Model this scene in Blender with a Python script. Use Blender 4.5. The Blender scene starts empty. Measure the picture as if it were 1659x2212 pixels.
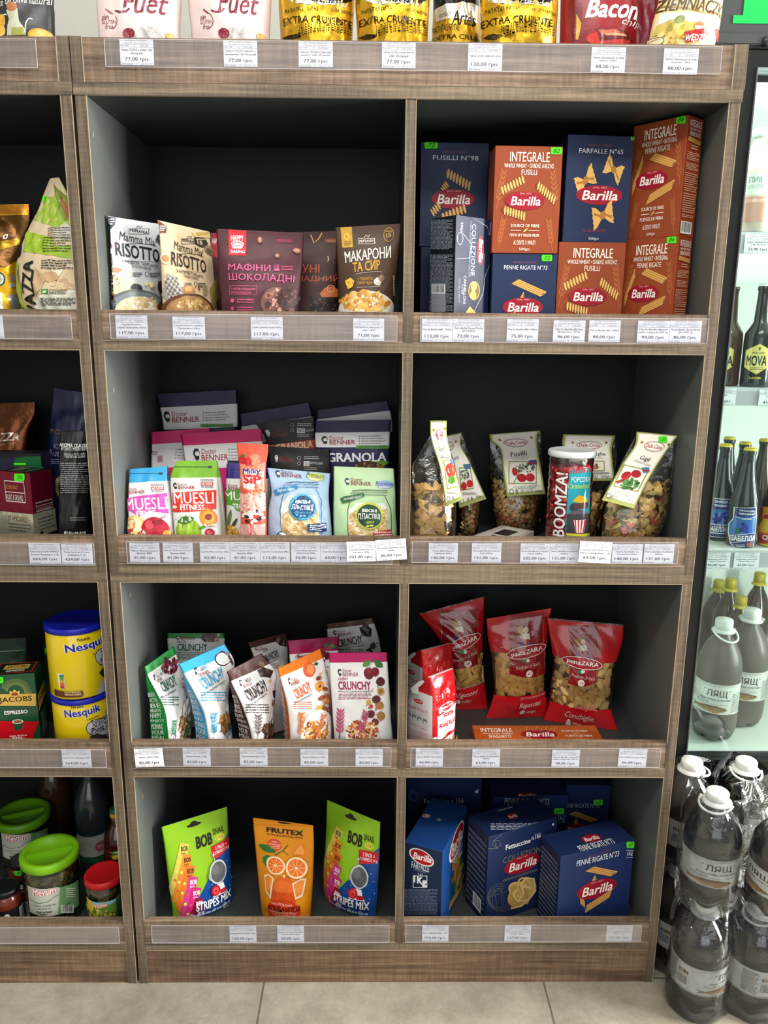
import bpy, bmesh, math, random
import numpy as np
from mathutils import Vector, Matrix
from mathutils.geometry import tessellate_polygon

SC = bpy.context.scene
COL = SC.collection
# ------------------------------------------------------------------ camera
IMW, IMH = 1659.0, 2212.0
FPX = 1695.5
CAM = np.array([0.541086, -1.544661, 1.483283])
YAW, PITCH, ROLL = 0.0125648, 0.2247591, 0.0082134
def _axes():
    cy, sy, cp, sp = math.cos(YAW), math.sin(YAW), math.cos(PITCH), math.sin(PITCH)
    f = np.array([sy*cp, cy*cp, -sp]); r = np.array([cy, -sy, 0.0]); u = np.cross(r, f)
    cr, sr = math.cos(ROLL), math.sin(ROLL)
    return np.array([cr*r+sr*u, -sr*r+cr*u, f])
AX = _axes()
cam_d = bpy.data.cameras.new('camera'); cam = bpy.data.objects.new('camera', cam_d); COL.objects.link(cam)
cam_d.sensor_fit = 'HORIZONTAL'; cam_d.sensor_width = 36.0; cam_d.lens = FPX/IMW*36.0
cam_d.clip_start = 0.05; cam_d.clip_end = 60
mw = Matrix.Identity(4)
for i in range(3):
    mw[i][0], mw[i][1], mw[i][2], mw[i][3] = AX[0][i], AX[1][i], -AX[2][i], CAM[i]
cam.matrix_world = mw
SC.camera = cam
# ------------------------------------------------------------------ world, lights, exposure
SC.view_settings.view_transform = 'Standard'
SC.view_settings.look = 'None'
SC.view_settings.gamma = 1.0
SC.view_settings.use_curve_mapping = False
SC.view_settings.exposure = 0.0
wd = bpy.data.worlds.new('room_light'); SC.world = wd; wd.use_nodes = True
wn = wd.node_tree.nodes; wn['Background'].inputs[0].default_value = (0.90, 0.94, 0.98, 1); wn['Background'].inputs[1].default_value = 0.28
def area(name, loc, target, sx, sy, power, col):
    d = bpy.data.lights.new(name, 'AREA'); d.shape = 'RECTANGLE'; d.size = sx; d.size_y = sy; d.energy = power; d.color = col
    o = bpy.data.objects.new(name, d); COL.objects.link(o); o.location = loc
    o.rotation_euler = (Vector(target)-Vector(loc)).to_track_quat('-Z', 'Y').to_euler()
    return o
# shop window to the right of the shelves, softer daylight from the shop front behind the viewer, a ceiling lamp row
area('window_daylight_right', (4.3, -0.85, 1.55), (0.3, 0.1, 1.2), 1.3, 2.3, 370, (1.0, 0.99, 0.965))
area('shopfront_daylight', (0.4, -4.6, 1.9), (0.6, 0, 0.9), 3.2, 2.0, 46, (0.95, 0.98, 1.0))
area('ceiling_lamp_light', (0.5, -1.5, 2.95), (0.55, -0.75, 0), 2.2, 0.30, 46, (1.0, 0.97, 0.92))

# ------------------------------------------------------------------ projection helpers
def ray(x, y):
    return AX.T @ np.array([(x-IMW/2)/FPX, (IMH/2-y)/FPX, 1.0])
def at(x, y, Y):
    d = ray(x, y); return CAM + d*(Y-CAM[1])/d[1]
def atz(x, y, z):
    d = ray(x, y); return CAM + d*(z-CAM[2])/d[2]
def proj(P):
    d = (P-CAM) @ AX.T
    return np.stack([IMW/2+FPX*d[..., 0]/d[..., 2], IMH/2-FPX*d[..., 1]/d[..., 2]], -1)

# ------------------------------------------------------------------ colours and materials
def h(s):
    o = []
    for i in (0, 2, 4):
        c = int(s[i:i+2], 16)/255
        o.append(c/12.92 if c <= 0.04045 else ((c+0.055)/1.055)**2.4)
    return tuple(o)+(1.0,)
def new_mat(name):
    m = bpy.data.materials.new(name); m.use_nodes = True
    n = m.node_tree.nodes; b = n['Principled BSDF']
    return m, n, m.node_tree.links, b
def print_mat(name, rough, spec=0.5, metal=0.0, bump=0.0, bscale=60.0, coat=0.0):
    m, n, l, b = new_mat(name)
    a = n.new('ShaderNodeAttribute'); a.attribute_name = 'Col'
    l.new(a.outputs['Color'], b.inputs['Base Color'])
    b.inputs['Roughness'].default_value = rough; b.inputs['Specular IOR Level'].default_value = spec
    b.inputs['Metallic'].default_value = metal; b.inputs['Coat Weight'].default_value = coat
    b.inputs['Coat Roughness'].default_value = 0.12
    t = n.new('ShaderNodeTexCoord'); z = n.new('ShaderNodeTexNoise'); z.inputs['Scale'].default_value = bscale; z.inputs['Detail'].default_value = 3
    l.new(t.outputs['Object'], z.inputs['Vector'])
    if bump:
        bp = n.new('ShaderNodeBump'); bp.inputs['Strength'].default_value = bump; bp.inputs['Distance'].default_value = 0.004
        l.new(z.outputs['Fac'], bp.inputs['Height']); l.new(bp.outputs['Normal'], b.inputs['Normal'])
    mp = n.new('ShaderNodeMapRange'); mp.inputs['To Min'].default_value = max(0.02, rough-0.06); mp.inputs['To Max'].default_value = rough+0.06
    l.new(z.outputs['Fac'], mp.inputs['Value']); l.new(mp.outputs['Result'], b.inputs['Roughness'])
    return m
M_CARD = print_mat('printed_carton', 0.46, 0.28, bscale=30)
M_FILM = print_mat('printed_film', 0.34, 0.5, bump=0.25, bscale=38)
M_MATTE = print_mat('matte_pouch_film', 0.48, 0.4, bump=0.2, bscale=32)
M_FOIL = print_mat('metallised_foil', 0.27, 0.5, metal=0.72, bump=0.5, bscale=30)
M_PAPER = print_mat('paper', 0.7, 0.25, bscale=90)
M_PLASTIC = print_mat('moulded_plastic', 0.35, 0.45, bscale=40)
M_GLOSS = print_mat('glossy_print', 0.16, 0.5, bscale=40, coat=0.3)
M_PASTA = print_mat('dry_pasta', 0.55, 0.35, bump=0.1, bscale=300)
def clear_mat(name, tint, gloss, rough, bump=0.0, bscale=30, haze=0.0):
    m, n, l, b = new_mat(name); n.remove(b)
    tr = n.new('ShaderNodeBsdfTransparent'); tr.inputs[0].default_value = tint
    g = n.new('ShaderNodeBsdfGlossy'); g.inputs['Roughness'].default_value = rough; g.inputs[0].default_value = (1, 1, 1, 1)
    fr = n.new('ShaderNodeFresnel'); fr.inputs['IOR'].default_value = 1.46
    mu = n.new('ShaderNodeMath'); mu.operation = 'MULTIPLY_ADD'; mu.inputs[1].default_value = gloss; mu.inputs[2].default_value = 0.02*gloss
    l.new(fr.outputs[0], mu.inputs[0])
    mx = n.new('ShaderNodeMixShader'); l.new(mu.outputs[0], mx.inputs[0]); l.new(tr.outputs[0], mx.inputs[1]); l.new(g.outputs[0], mx.inputs[2])
    if bump:
        t = n.new('ShaderNodeTexCoord'); z = n.new('ShaderNodeTexNoise'); z.inputs['Scale'].default_value = bscale; z.inputs['Detail'].default_value = 4; z.inputs['Distortion'].default_value = 1.0
        l.new(t.outputs['Object'], z.inputs['Vector'])
        bp = n.new('ShaderNodeBump'); bp.inputs['Strength'].default_value = bump; bp.inputs['Distance'].default_value = 0.006
        l.new(z.outputs['Fac'], bp.inputs['Height']); l.new(bp.outputs['Normal'], g.inputs['Normal']); l.new(bp.outputs['Normal'], fr.inputs['Normal'])
    if haze:   # fine scratches and milkiness of the plastic, with the label holders' reflections painted in
        df = n.new('ShaderNodeBsdfDiffuse'); df.inputs[0].default_value = (.82, .82, .86, 1); hz = n.new('ShaderNodeMixShader'); hz.inputs[0].default_value = haze
        l.new(mx.outputs[0], hz.inputs[1]); l.new(df.outputs[0], hz.inputs[2]); mx = hz
    l.new(mx.outputs[0], n['Material Output'].inputs[0])
    return m
M_CLEAR = clear_mat('clear_film', (0.97, 0.97, 0.96, 1), 1.5, 0.16, 0.6, 34)
M_SHRINK = clear_mat('shrink_film', (0.96, 0.97, 0.98, 1), 1.0, 0.12, 1.0, 26, haze=.010)
M_ACRYL = clear_mat('clear_label_holder', (0.96, 0.96, 0.98, 1), 0.4, 0.22, 0.05, 8, haze=.045)
M_PANE = clear_mat('fridge_glass', (0.92, 0.98, 0.96, 1), 0.6, 0.02)
M_JAR = clear_mat('jar_glass', (0.93, 0.95, 0.92, 1), 1.6, 0.05)
M_PET = clear_mat('clear_bottle_plastic', (0.80, 0.83, 0.84, 1), 1.7, 0.07, 0.15, 40)
def plain(name, col, rough, spec=0.5, metal=0.0, coat=0.0, nscale=0, namt=0.1):
    m, n, l, b = new_mat(name)
    b.inputs['Roughness'].default_value = rough; b.inputs['Specular IOR Level'].default_value = spec
    b.inputs['Metallic'].default_value = metal; b.inputs['Coat Weight'].default_value = coat
    b.inputs['Base Color'].default_value = col
    if nscale:
        t = n.new('ShaderNodeTexCoord'); z = n.new('ShaderNodeTexNoise'); z.inputs['Scale'].default_value = nscale; z.inputs['Detail'].default_value = 4
        r = n.new('ShaderNodeMixRGB'); r.blend_type = 'MULTIPLY'; r.inputs[0].default_value = namt; r.inputs[1].default_value = col
        l.new(t.outputs['Object'], z.inputs['Vector']); l.new(z.outputs['Fac'], r.inputs[2]); l.new(r.outputs[0], b.inputs['Base Color'])
    return m
def wood(name, axis, cols, seedoff):
    m, n, l, b = new_mat(name)
    t = n.new('ShaderNodeTexCoord'); mp = n.new('ShaderNodeMapping')
    mp.inputs['Location'].default_value = (seedoff, seedoff*0.7, seedoff*1.3)
    mp.inputs['Scale'].default_value = (5, 60, 130) if axis == 'X' else (130, 60, 5)
    l.new(t.outputs['Object'], mp.inputs['Vector'])
    z = n.new('ShaderNodeTexNoise'); z.inputs['Scale'].default_value = 1.0; z.inputs['Detail'].default_value = 7; z.inputs['Roughness'].default_value = 0.68
    l.new(mp.outputs[0], z.inputs['Vector'])
    mp2 = n.new('ShaderNodeMapping'); mp2.inputs['Scale'].default_value = (1.6, 6, 12) if axis == 'X' else (12, 6, 1.6)
    mp2.inputs['Location'].default_value = (seedoff*2, 3, 1)
    l.new(t.outputs['Object'], mp2.inputs['Vector'])
    z2 = n.new('ShaderNodeTexNoise'); z2.inputs['Scale'].default_value = 1.0; z2.inputs['Detail'].default_value = 3; z2.inputs['Distortion'].default_value = 1.2
    l.new(mp2.outputs[0], z2.inputs['Vector'])
    mp3 = n.new('ShaderNodeMapping'); mp3.inputs['Scale'].default_value = (160, 60, 14) if axis == 'X' else (14, 60, 160)
    l.new(t.outputs['Object'], mp3.inputs['Vector'])
    z3 = n.new('ShaderNodeTexNoise'); z3.inputs['Scale'].default_value = 1.0; z3.inputs['Detail'].default_value = 2
    l.new(mp3.outputs[0], z3.inputs['Vector'])
    a1 = n.new('ShaderNodeMath'); a1.operation = 'MULTIPLY_ADD'; a1.inputs[1].default_value = 0.55
    l.new(z.outputs['Fac'], a1.inputs[0])
    a2 = n.new('ShaderNodeMath'); a2.operation = 'MULTIPLY_ADD'; a2.inputs[1].default_value = 0.28; a2.inputs[2].default_value = 0.0
    l.new(z2.outputs['Fac'], a2.inputs[0]); l.new(a2.outputs[0], a1.inputs[2])
    a3 = n.new('ShaderNodeMath'); a3.operation = 'MULTIPLY_ADD'; a3.inputs[1].default_value = 0.16
    l.new(z3.outputs['Fac'], a3.inputs[0]); l.new(a1.outputs[0], a3.inputs[2])
    r = n.new('ShaderNodeValToRGB'); e = r.color_ramp.elements
    e[0].position = 0.385; e[0].color = cols[0]; e[1].position = 0.65; e[1].color = cols[2]
    k = r.color_ramp.elements.new(0.52); k.color = cols[1]
    l.new(a3.outputs[0], r.inputs[0]); l.new(r.outputs[0], b.inputs['Base Color'])
    b.inputs['Roughness'].default_value = 0.5; b.inputs['Specular IOR Level'].default_value = 0.3
    bp = n.new('ShaderNodeBump'); bp.inputs['Strength'].default_value = 0.15; bp.inputs['Distance'].default_value = 0.001
    l.new(z.outputs['Fac'], bp.inputs['Height']); l.new(bp.outputs['Normal'], b.inputs['Normal'])
    return m
WC = (h('493c32'), h('786452'), h('9d8672')); WC2 = (h('463c32'), h('6d5f4e'), h('8f7d68')); WC3 = (h('403127'), h('6a5341'), h('8e745c'))
M_WOODH = wood('oak_melamine_fascia', 'X', WC, 0.0)
M_WOODB = wood('oak_melamine_board_edge', 'X', WC2, 3.7)
M_WOODV = wood('oak_melamine_stile', 'Z', WC2, 1.9)
M_WOODP = wood('oak_melamine_plinth', 'X', WC3, 7.1)
M_DARK = plain('anthracite_melamine', h('3a4040'), 0.42, 0.35, nscale=250, namt=0.15)
M_SIDE = plain('anthracite_lit_side', h('626764'), 0.42, 0.35, nscale=250, namt=0.15)  # same anthracite melamine, its colour lightened to stand for light from the window
M_BACKP = plain('anthracite_shaded_back', h('1e2122'), 0.55, 0.25, nscale=250, namt=0.15)  # colour darkened to carry the shade deep in the bays
M_EDGE = plain('cream_edge_band', h('9d8b72'), 0.5)
M_FRAME = plain('black_powder_coat', h('0d0f10'), 0.34, 0.35, nscale=200, namt=0.1)
M_FRAMEG = plain('dark_grey_steel', h('3a3e40'), 0.45, 0.4, nscale=120, namt=0.1)
M_WHITE = plain('white_plastic', h('e8eae6'), 0.4, 0.5, nscale=60, namt=0.05)
M_INNER = plain('fridge_liner', h('dfe8e0'), 0.5, 0.4, nscale=20, namt=0.05)
M_SODA = plain('dark_soda_in_bottle', h('120d0b'), 0.10, 0.5, coat=0.5, nscale=10, namt=0.2)
M_BEER = plain('brown_bottle_glass', h('2a2420'), 0.08, 0.5, coat=0.4, nscale=10, namt=0.2)
M_GREYSODA = plain('smoky_bottle', h('4a4644'), 0.14, 0.5, coat=0.4, nscale=10, namt=0.2)

# ------------------------------------------------------------------ text
_fc = bpy.data.curves.new('lettering_source', 'FONT'); _fo = bpy.data.objects.new('lettering_source', _fc); COL.objects.link(_fo)
_tc = {}
_fc.small_caps_scale = .76
_SAME = str.maketrans('аеорсхіАВЕІКМНОРСТХфь', 'aeopcxiABEIKMHOPCTXφь')   # letters of the same shape, drawn with the cleaner outline
def glyphs(s, bold=0.0, shear=0.0):
    k = (s, round(bold, 3), round(shear, 2))
    if k not in _tc:
        t = s.translate(_SAME); _fc.body = ''.join('h' if ch == 'н' else ('m' if ch == 'м' else ch) for ch in t).replace('Ф', 'O').replace('φ', 'o')
        for i, ch in enumerate(t): _fc.body_format[i].use_small_caps = ch in 'нм'
        _fc.resolution_u = 2; _fc.shear = shear
        dg = bpy.context.evaluated_depsgraph_get(); dg.update()
        e = _fo.evaluated_get(dg); m = e.to_mesh()
        m.calc_loop_triangles()
        V = np.zeros(len(m.vertices)*3); m.vertices.foreach_get('co', V); V = V.reshape(-1, 3)[:, :2]
        T = np.zeros(len(m.loop_triangles)*3, dtype=np.int32); m.loop_triangles.foreach_get('vertices', T); T = T.reshape(-1, 3)
        e.to_mesh_clear()
        for i, ch in enumerate(t):
            if ch in 'Фφ':   # a round letter with a bar through it
                full = _fc.body; xs = []
                for q in (full[:i+1], 'O' if ch == 'Ф' else 'o'):
                    _fc.body = q
                    for j in range(len(q)): _fc.body_format[j].use_small_caps = (len(q) > 1 and t[j] in 'нм')
                    dg.update(); e = _fo.evaluated_get(dg); m = e.to_mesh(); X = [v.co.x for v in m.vertices]; xs.append((min(X), max(X))); e.to_mesh_clear()
                _fc.body = full; cx = xs[0][1]-(xs[1][1]-xs[1][0])/2; a0, a1 = (-.04, .74) if ch == 'Ф' else (-.2, .74); n = len(V)
                V = np.vstack([V, [(cx-.045+shear*.3*a0, a0), (cx+.045+shear*.3*a0, a0), (cx+.045+shear*.3*a1, a1), (cx-.045+shear*.3*a1, a1)]]); T = np.vstack([T, [(n, n+1, n+2), (n, n+2, n+3)]])
        if len(V) and bold:   # heavier strokes
            n = len(V); d = bold*.9; sh = [(-d, -d*.6), (d, -d*.6), (d, d*.6), (-d, d*.6)] if bold > .016 else [(-d, 0), (d, 0)]
            lift = np.repeat(np.arange(len(sh))*1.2e-5, n); V = np.vstack([V+np.array(q) for q in sh]); T = np.vstack([T+n*i for i in range(len(sh))])
        if len(V):
            mn, mx = V.min(0), V.max(0)
            V = (V-mn)/np.maximum(mx-mn, 1e-6)-0.5
            V = np.column_stack([V, lift if bold else np.zeros(len(V))])
            a = V[T[:, 0]]; b = V[T[:, 1]]; c = V[T[:, 2]]
            cr_ = (b[:, 0]-a[:, 0])*(c[:, 1]-a[:, 1])-(b[:, 1]-a[:, 1])*(c[:, 0]-a[:, 0])
            T[cr_ < 0] = T[cr_ < 0][:, ::-1]
        _tc[k] = (V, T)
    return _tc[k]
def refine(V, T, L):
    for _ in range(14):
        A = V[T]
        e = np.stack([np.linalg.norm(A[:, 1]-A[:, 0], axis=1), np.linalg.norm(A[:, 2]-A[:, 1], axis=1), np.linalg.norm(A[:, 0]-A[:, 2], axis=1)], 1)
        k = e.argmax(1); m = e.max(1) > L
        if not m.any(): break
        keep = T[~m]; S = T[m]; k = k[m]; r = np.arange(len(S))
        a = S[r, k]; b = S[r, (k+1) % 3]; c = S[r, (k+2) % 3]
        mid = (V[a]+V[b])/2; mi = len(V)+np.arange(len(S))
        V = np.vstack([V, mid])
        T = np.vstack([keep, np.stack([a, mi, c], 1), np.stack([mi, b, c], 1)])
    return V, T

# ------------------------------------------------------------------ packs: a surface, its print, its mesh
class Surf:
    def __init__(s, pos, W, H, wr=None):
        s.pos0 = pos; s.W = W; s.H = H; s.wr = wr; s.wrap = False; s.zmin = None
    def nrm(s, u, v, f=None):
        f = f or s.pos0; e = 1e-3
        a = f(u+e, v)-f(u-e, v); b = f(u, v+e)-f(u, v-e)
        n = np.cross(a, b); return n/np.maximum(np.linalg.norm(n, axis=-1, keepdims=True), 1e-12)
    def pos(s, u, v):
        p = s.pos0(u, v)
        if s.wr is not None: p = p+s.nrm(u, v)*s.wr(u, v)[..., None]
        return p
    def inv(s, X, start=(0.5, 0.5)):
        X = np.atleast_2d(np.array(X, float)); u = np.full(len(X), start[0]); v = np.full(len(X), start[1]); e = 1e-3
        for _ in range(14):
            p = proj(s.pos0(u, v)); r = X-p
            a = (proj(s.pos0(u+e, v))-p)/e; b = (proj(s.pos0(u, v+e))-p)/e
            d = a[:, 0]*b[:, 1]-a[:, 1]*b[:, 0]; d = np.where(np.abs(d) < 1e-6, 1e-6, d)
            du = (r[:, 0]*b[:, 1]-r[:, 1]*b[:, 0])/d; dv = (a[:, 0]*r[:, 1]-a[:, 1]*r[:, 0])/d
            u = np.clip(u+np.clip(du, -.25, .25), -.6, 1.6); v = np.clip(v+np.clip(dv, -.25, .25), -.6, 1.6)
        return u, v
CURC = [None]
def wloc(o):
    p = np.zeros(3)
    while o is not None: p = p+np.array(o.location); o = o.parent
    return p
class Pack:
    def __init__(s, mat, step=0.00008, Lmax=0.006, smooth=True, crop=None):
        s.mat = mat; s.V = []; s.N = []; s.F = []; s.C = []; s.MI = []; s.nv = 0; s.layer = 0
        s.step = step; s.Lmax = Lmax; s.smooth = smooth; s.c = crop if crop is not None else CURC[0]; s.f = None; s.surfs = {}
        s.base = None; s.unit = False; s.mats = [mat]; s.off0 = 0.0004
    def on(s, key): s.f = s.surfs[key]; return s
    def px(s, x, y):
        c = s.c; return (c[0]+x/c[2], c[1]+y/c[2])
    def uv(s, pts):
        pts = np.atleast_2d(np.array(pts, float))
        if s.unit: return pts[:, 0]/100, 1-pts[:, 1]/100
        c = s.c
        return s.f.inv(np.stack([c[0]+pts[:, 0]/c[2], c[1]+pts[:, 1]/c[2]], 1))
    def raw(s, V, N, F, C, mi=0):
        o = s.nv; s.V.append(np.asarray(V, float)); s.N.append(np.zeros_like(s.V[-1]) if N is None else np.asarray(N, float)); s.nv += len(V)
        s.F += [tuple(int(i)+o for i in f) for f in F]
        s.C += (list(C) if isinstance(C, list) else [C]*len(F)); s.MI += [mi]*len(F)
    def stamp(s, V2, T, col, lay=None):
        f = s.f
        V2, T = refine(V2, T, s.Lmax)
        u = V2[:, 0]/f.W; v = np.clip(V2[:, 1]/f.H, .003, .997)
        if not f.wrap: u = np.clip(u, .002, .998)
        n = f.nrm(u, v, f.pos if f.wr is not None else None)
        off = s.off0+s.step*(s.layer if lay is None else lay)
        if V2.shape[1] > 2: off = (off+V2[:, 2])[:, None]
        Pq = f.pos(u, v)+n*off
        if f.zmin is not None: Pq[:, 2] = np.maximum(Pq[:, 2], f.zmin)
        s.raw(Pq, n if s.smooth else None, T.tolist(), h(col) if isinstance(col, str) else col)
    def frame(s, x0, y0, x1, y1):
        yc, xc = (y0+y1)/2, (x0+x1)/2
        u, v = s.uv([(x0, yc), (x1, yc), (xc, y0), (xc, y1), (xc, yc)])
        f = s.f
        return u[4]*f.W, v[4]*f.H, abs(u[1]-u[0])*f.W, abs(v[2]-v[3])*f.H
    def T(s, t, x0, y0, x1, y1, col, bold=0.0, shear=0.0, rot=0.0, arc=0.0):
        a, b, w, hh = s.frame(x0, y0, x1, y1); V, T = glyphs(t, bold, shear)
        if not len(V): return s
        P = V[:, :2]*[w, hh]
        if arc: P[:, 1] += arc*hh*(1-4*V[:, 0]**2)
        if rot:
            c, q = math.cos(math.radians(rot)), math.sin(math.radians(rot)); P = P @ np.array([[c, q], [-q, c]])
        s.stamp(np.column_stack([P+[a, b], V[:, 2]]), T, col, s.layer+1); return s
    def poly2(s, pts, col):
        pts = [Vector((p[0], p[1], 0)) for p in pts]
        T = np.array(tessellate_polygon([pts]), dtype=np.int32)
        if not len(T): return s
        V = np.array([[p.x, p.y] for p in pts])
        a = V[T[:, 0]]; b = V[T[:, 1]]; c = V[T[:, 2]]
        cr = (b[:, 0]-a[:, 0])*(c[:, 1]-a[:, 1])-(b[:, 1]-a[:, 1])*(c[:, 0]-a[:, 0])
        T[cr < 0] = T[cr < 0][:, ::-1]
        s.layer += 1; s.stamp(V, T, col); return s
    def P(s, pts, col):
        u, v = s.uv(pts); return s.poly2(np.stack([u*s.f.W, v*s.f.H], 1), col)
    def R(s, x0, y0, x1, y1, col, rot=0.0):
        if not rot: return s.P([(x0, y0), (x1, y0), (x1, y1), (x0, y1)], col)
        a, b, w, hh = s.frame(x0, y0, x1, y1); c, q = math.cos(math.radians(rot)), math.sin(math.radians(rot))
        return s.poly2([(a+x*w*c-y*hh*q, b+x*w*q+y*hh*c) for x, y in ((-.5, -.5), (.5, -.5), (.5, .5), (-.5, .5))], col)
    def E(s, x0, y0, x1, y1, col, rot=0.0, n=30, a0=0, a1=360):
        a, b, w, hh = s.frame(x0, y0, x1, y1); c, q = math.cos(math.radians(rot)), math.sin(math.radians(rot))
        pts = []
        for i in range(n):
            t = math.radians(a0+(a1-a0)*i/(n if a1-a0 >= 360 else n-1)); x, y = w/2*math.cos(t), hh/2*math.sin(t)
            pts.append((a+x*c-y*q, b+x*q+y*c))
        return s.poly2(pts, col)
    def L(s, pts, wd, col):
        pts = [np.array(p, float) for p in pts]; out = []; n = len(pts)
        for i in range(n):
            d = pts[min(i+1, n-1)]-pts[max(i-1, 0)]; d = d/max(1e-6, np.linalg.norm(d)); m = np.array([-d[1], d[0]])
            out.append((pts[i]+m*wd/2, pts[i]-m*wd/2))
        return s.P([a for a, b in out]+[b for a, b in reversed(out)], col)
    def ring(s, x0, y0, x1, y1, wd, col, a0=0, a1=360, rot=0, n=32):
        cx, cy, rx, ry = (x0+x1)/2, (y0+y1)/2, (x1-x0)/2, (y1-y0)/2
        c, q = math.cos(math.radians(rot)), math.sin(math.radians(rot))
        pts = []
        for i in range(n+1):
            t = math.radians(a0+(a1-a0)*i/n); x, y = rx*math.cos(t), -ry*math.sin(t); pts.append((cx+x*c-y*q, cy+x*q+y*c))
        return s.L(pts, wd, col)
    def box(s, x0, y0, x1, y1, wd, col):
        return s.R(x0, y0, x1, y0+wd, col).R(x0, y1-wd, x1, y1, col).R(x0, y0, x0+wd, y1, col).R(x1-wd, y0, x1, y1, col)
    def words(s, x0, y0, x1, y1, n, col, seed=1, fill=0.46, ragged=True, vert=False):
        """fine print too small to read: rows of little words"""
        rnd = random.Random(seed); f = s.f
        tri = []; pts = []
        for i in range(n):
            yy = y0+(y1-y0)*(i+0.18)/n; hh = (y1-y0)/n*fill; x = x0; end = x1-((x1-x0)*rnd.random()*0.25 if ragged and i % 3 == 2 else 0)
            while x < end:
                w = (x1-x0)*(0.05+0.11*rnd.random()); x2 = min(x+w, end)
                k = len(pts)
                pts += [(x, yy+hh), (x2, yy+hh), (x2, yy), (x, yy)]; tri += [(k, k+1, k+2), (k, k+2, k+3)]
                x = x2+(x1-x0)*0.022
        if vert: pts = [(x0+(y-y0)/(y1-y0)*(x1-x0), y1-(x-x0)/(x1-x0)*(y1-y0)) for x, y in pts]
        u, v = s.uv(pts); s.stamp(np.stack([u*f.W, v*f.H], 1), np.array(tri), col, s.layer+1); return s
    def bars(s, x0, y0, x1, y1, n=16, seed=3):
        s.R(x0, y0, x1, y1, 'e9e9ea'); rnd = random.Random(seed); x = x0+(x1-x0)*.06; e = x1-(x1-x0)*.06
        pts = []; tri = []
        while x < e:
            w = (e-x0)/n*(0.25+0.5*rnd.random()); k = len(pts); x2 = min(e, x+w); a, b = y0+(y1-y0)*.06, y1-(y1-y0)*.14
            pts += [(x, b), (x2, b), (x2, a), (x, a)]; tri += [(k, k+1, k+2), (k, k+2, k+3)]; x = x2+(e-x0)/n*(0.25+0.5*rnd.random())
        u, v = s.uv(pts); s.stamp(np.stack([u*s.f.W, v*s.f.H], 1), np.array(tri), '202020', s.layer+1); return s
    def blobs(s, x0, y0, x1, y1, n, sz, cols, seed=1, oval=True, asp=0.7):
        rnd = random.Random(seed); cx, cy, rx, ry = (x0+x1)/2, (y0+y1)/2, (x1-x0)/2, (y1-y0)/2
        L0 = s.layer
        for i in range(n):
            while True:
                a, b = rnd.uniform(-1, 1), rnd.uniform(-1, 1)
                if not oval or a*a+b*b < 1: break
            w = sz*rnd.uniform(.7, 1.3); x, y = cx+a*rx, cy+b*ry
            s.layer = L0+(i % 5)
            s.E(x-w/2, y-w*asp/2, x+w/2, y+w*asp/2, rnd.choice(cols), rot=rnd.uniform(0, 180), n=9)
        s.layer = L0+6; return s
    # printed pasta and plants
    def penne(s, x0, y0, x1, y1, wd, c1='d9a45a', c2='b07a35', c3='7a4f1f'):
        d = np.array([x1-x0, y1-y0], float); ln = np.linalg.norm(d); d /= ln; m = np.array([-d[1], d[0]]); A, B = np.array([x0, y0]), np.array([x1, y1])
        s.P([A+m*wd*.5-d*wd*.6, A-m*wd*.5+d*wd*.6, B-m*wd*.5+d*wd*.0, B+m*wd*.5-d*wd*1.0], c1)
        for k in (-.28, 0.0, .28):
            s.L([A+m*wd*k-d*wd*k, B+m*wd*k-d*wd*(0.5+k)], wd*.09, c2)
        t = np.linspace(0, 2*math.pi, 15)[:-1]; E = B-d*wd*.5
        s.P([E+m*wd*.5*math.cos(q)-d*wd*.5*math.cos(q)+d*wd*.22*math.sin(q) for q in t], 'e6bd7c')
        s.P([E+m*wd*.34*math.cos(q)-d*wd*.34*math.cos(q)+d*wd*.14*math.sin(q) for q in t], c3); return s
    def fusillo(s, x0, y0, x1, y1, wd, n=6, c1='d8a75c', c2='8f6128', c3='edc98a'):
        d = np.array([x1-x0, y1-y0], float); ln = np.linalg.norm(d); d /= ln; m = np.array([-d[1], d[0]]); A = np.array([x0, y0])
        s.L([A, A+d*ln], wd*.55, c2); p = ln/n
        for i in range(n):
            c = A+d*(i+.5)*p
            s.P([c-m*wd*.5-d*p*.15, c-m*wd*.42+d*p*.35, c+m*wd*.5+d*p*.55, c+m*wd*.55+d*p*.1, c+m*wd*.1-d*p*.2], c1)
            s.L([c-m*wd*.42+d*p*.0, c+m*wd*.45+d*p*.38], wd*.1, c3)
        return s
    def farfalla(s, cx, cy, sz, rot=0, c1='d9a95d', c2='a9742f'):
        c, q = math.cos(math.radians(rot)), math.sin(math.radians(rot)); R = lambda x, y: (cx+(x*c-y*q)*sz, cy+(x*q+y*c)*sz)
        pts = [R(-.08, -.1), R(-.3, -.3), R(-.5, -.36)]+[R(-.5+(.035 if i % 2 else 0), -.36+.72*i/9) for i in range(1, 9)]+[R(-.5, .36), R(-.3, .28), R(-.08, .1)]
        pts2 = [R(.08, .1), R(.3, .28), R(.5, .36)]+[R(.5-(.035 if i % 2 else 0), .36-.72*i/9) for i in range(1, 9)]+[R(.5, -.36), R(.3, -.3), R(.08, -.1)]
        s.P(pts+pts2, c1)
        s.P([R(-.16, -.05), R(0, -.14), R(.16, -.05), R(.14, .06), R(0, .13), R(-.14, .06)], c2)
        s.P([R(-.4, -.2), R(-.12, -.03), R(-.13, .02), R(-.42, -.1)], c2).P([R(.4, .2), R(.12, .03), R(.13, -.02), R(.42, .1)], c2); return s
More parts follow.
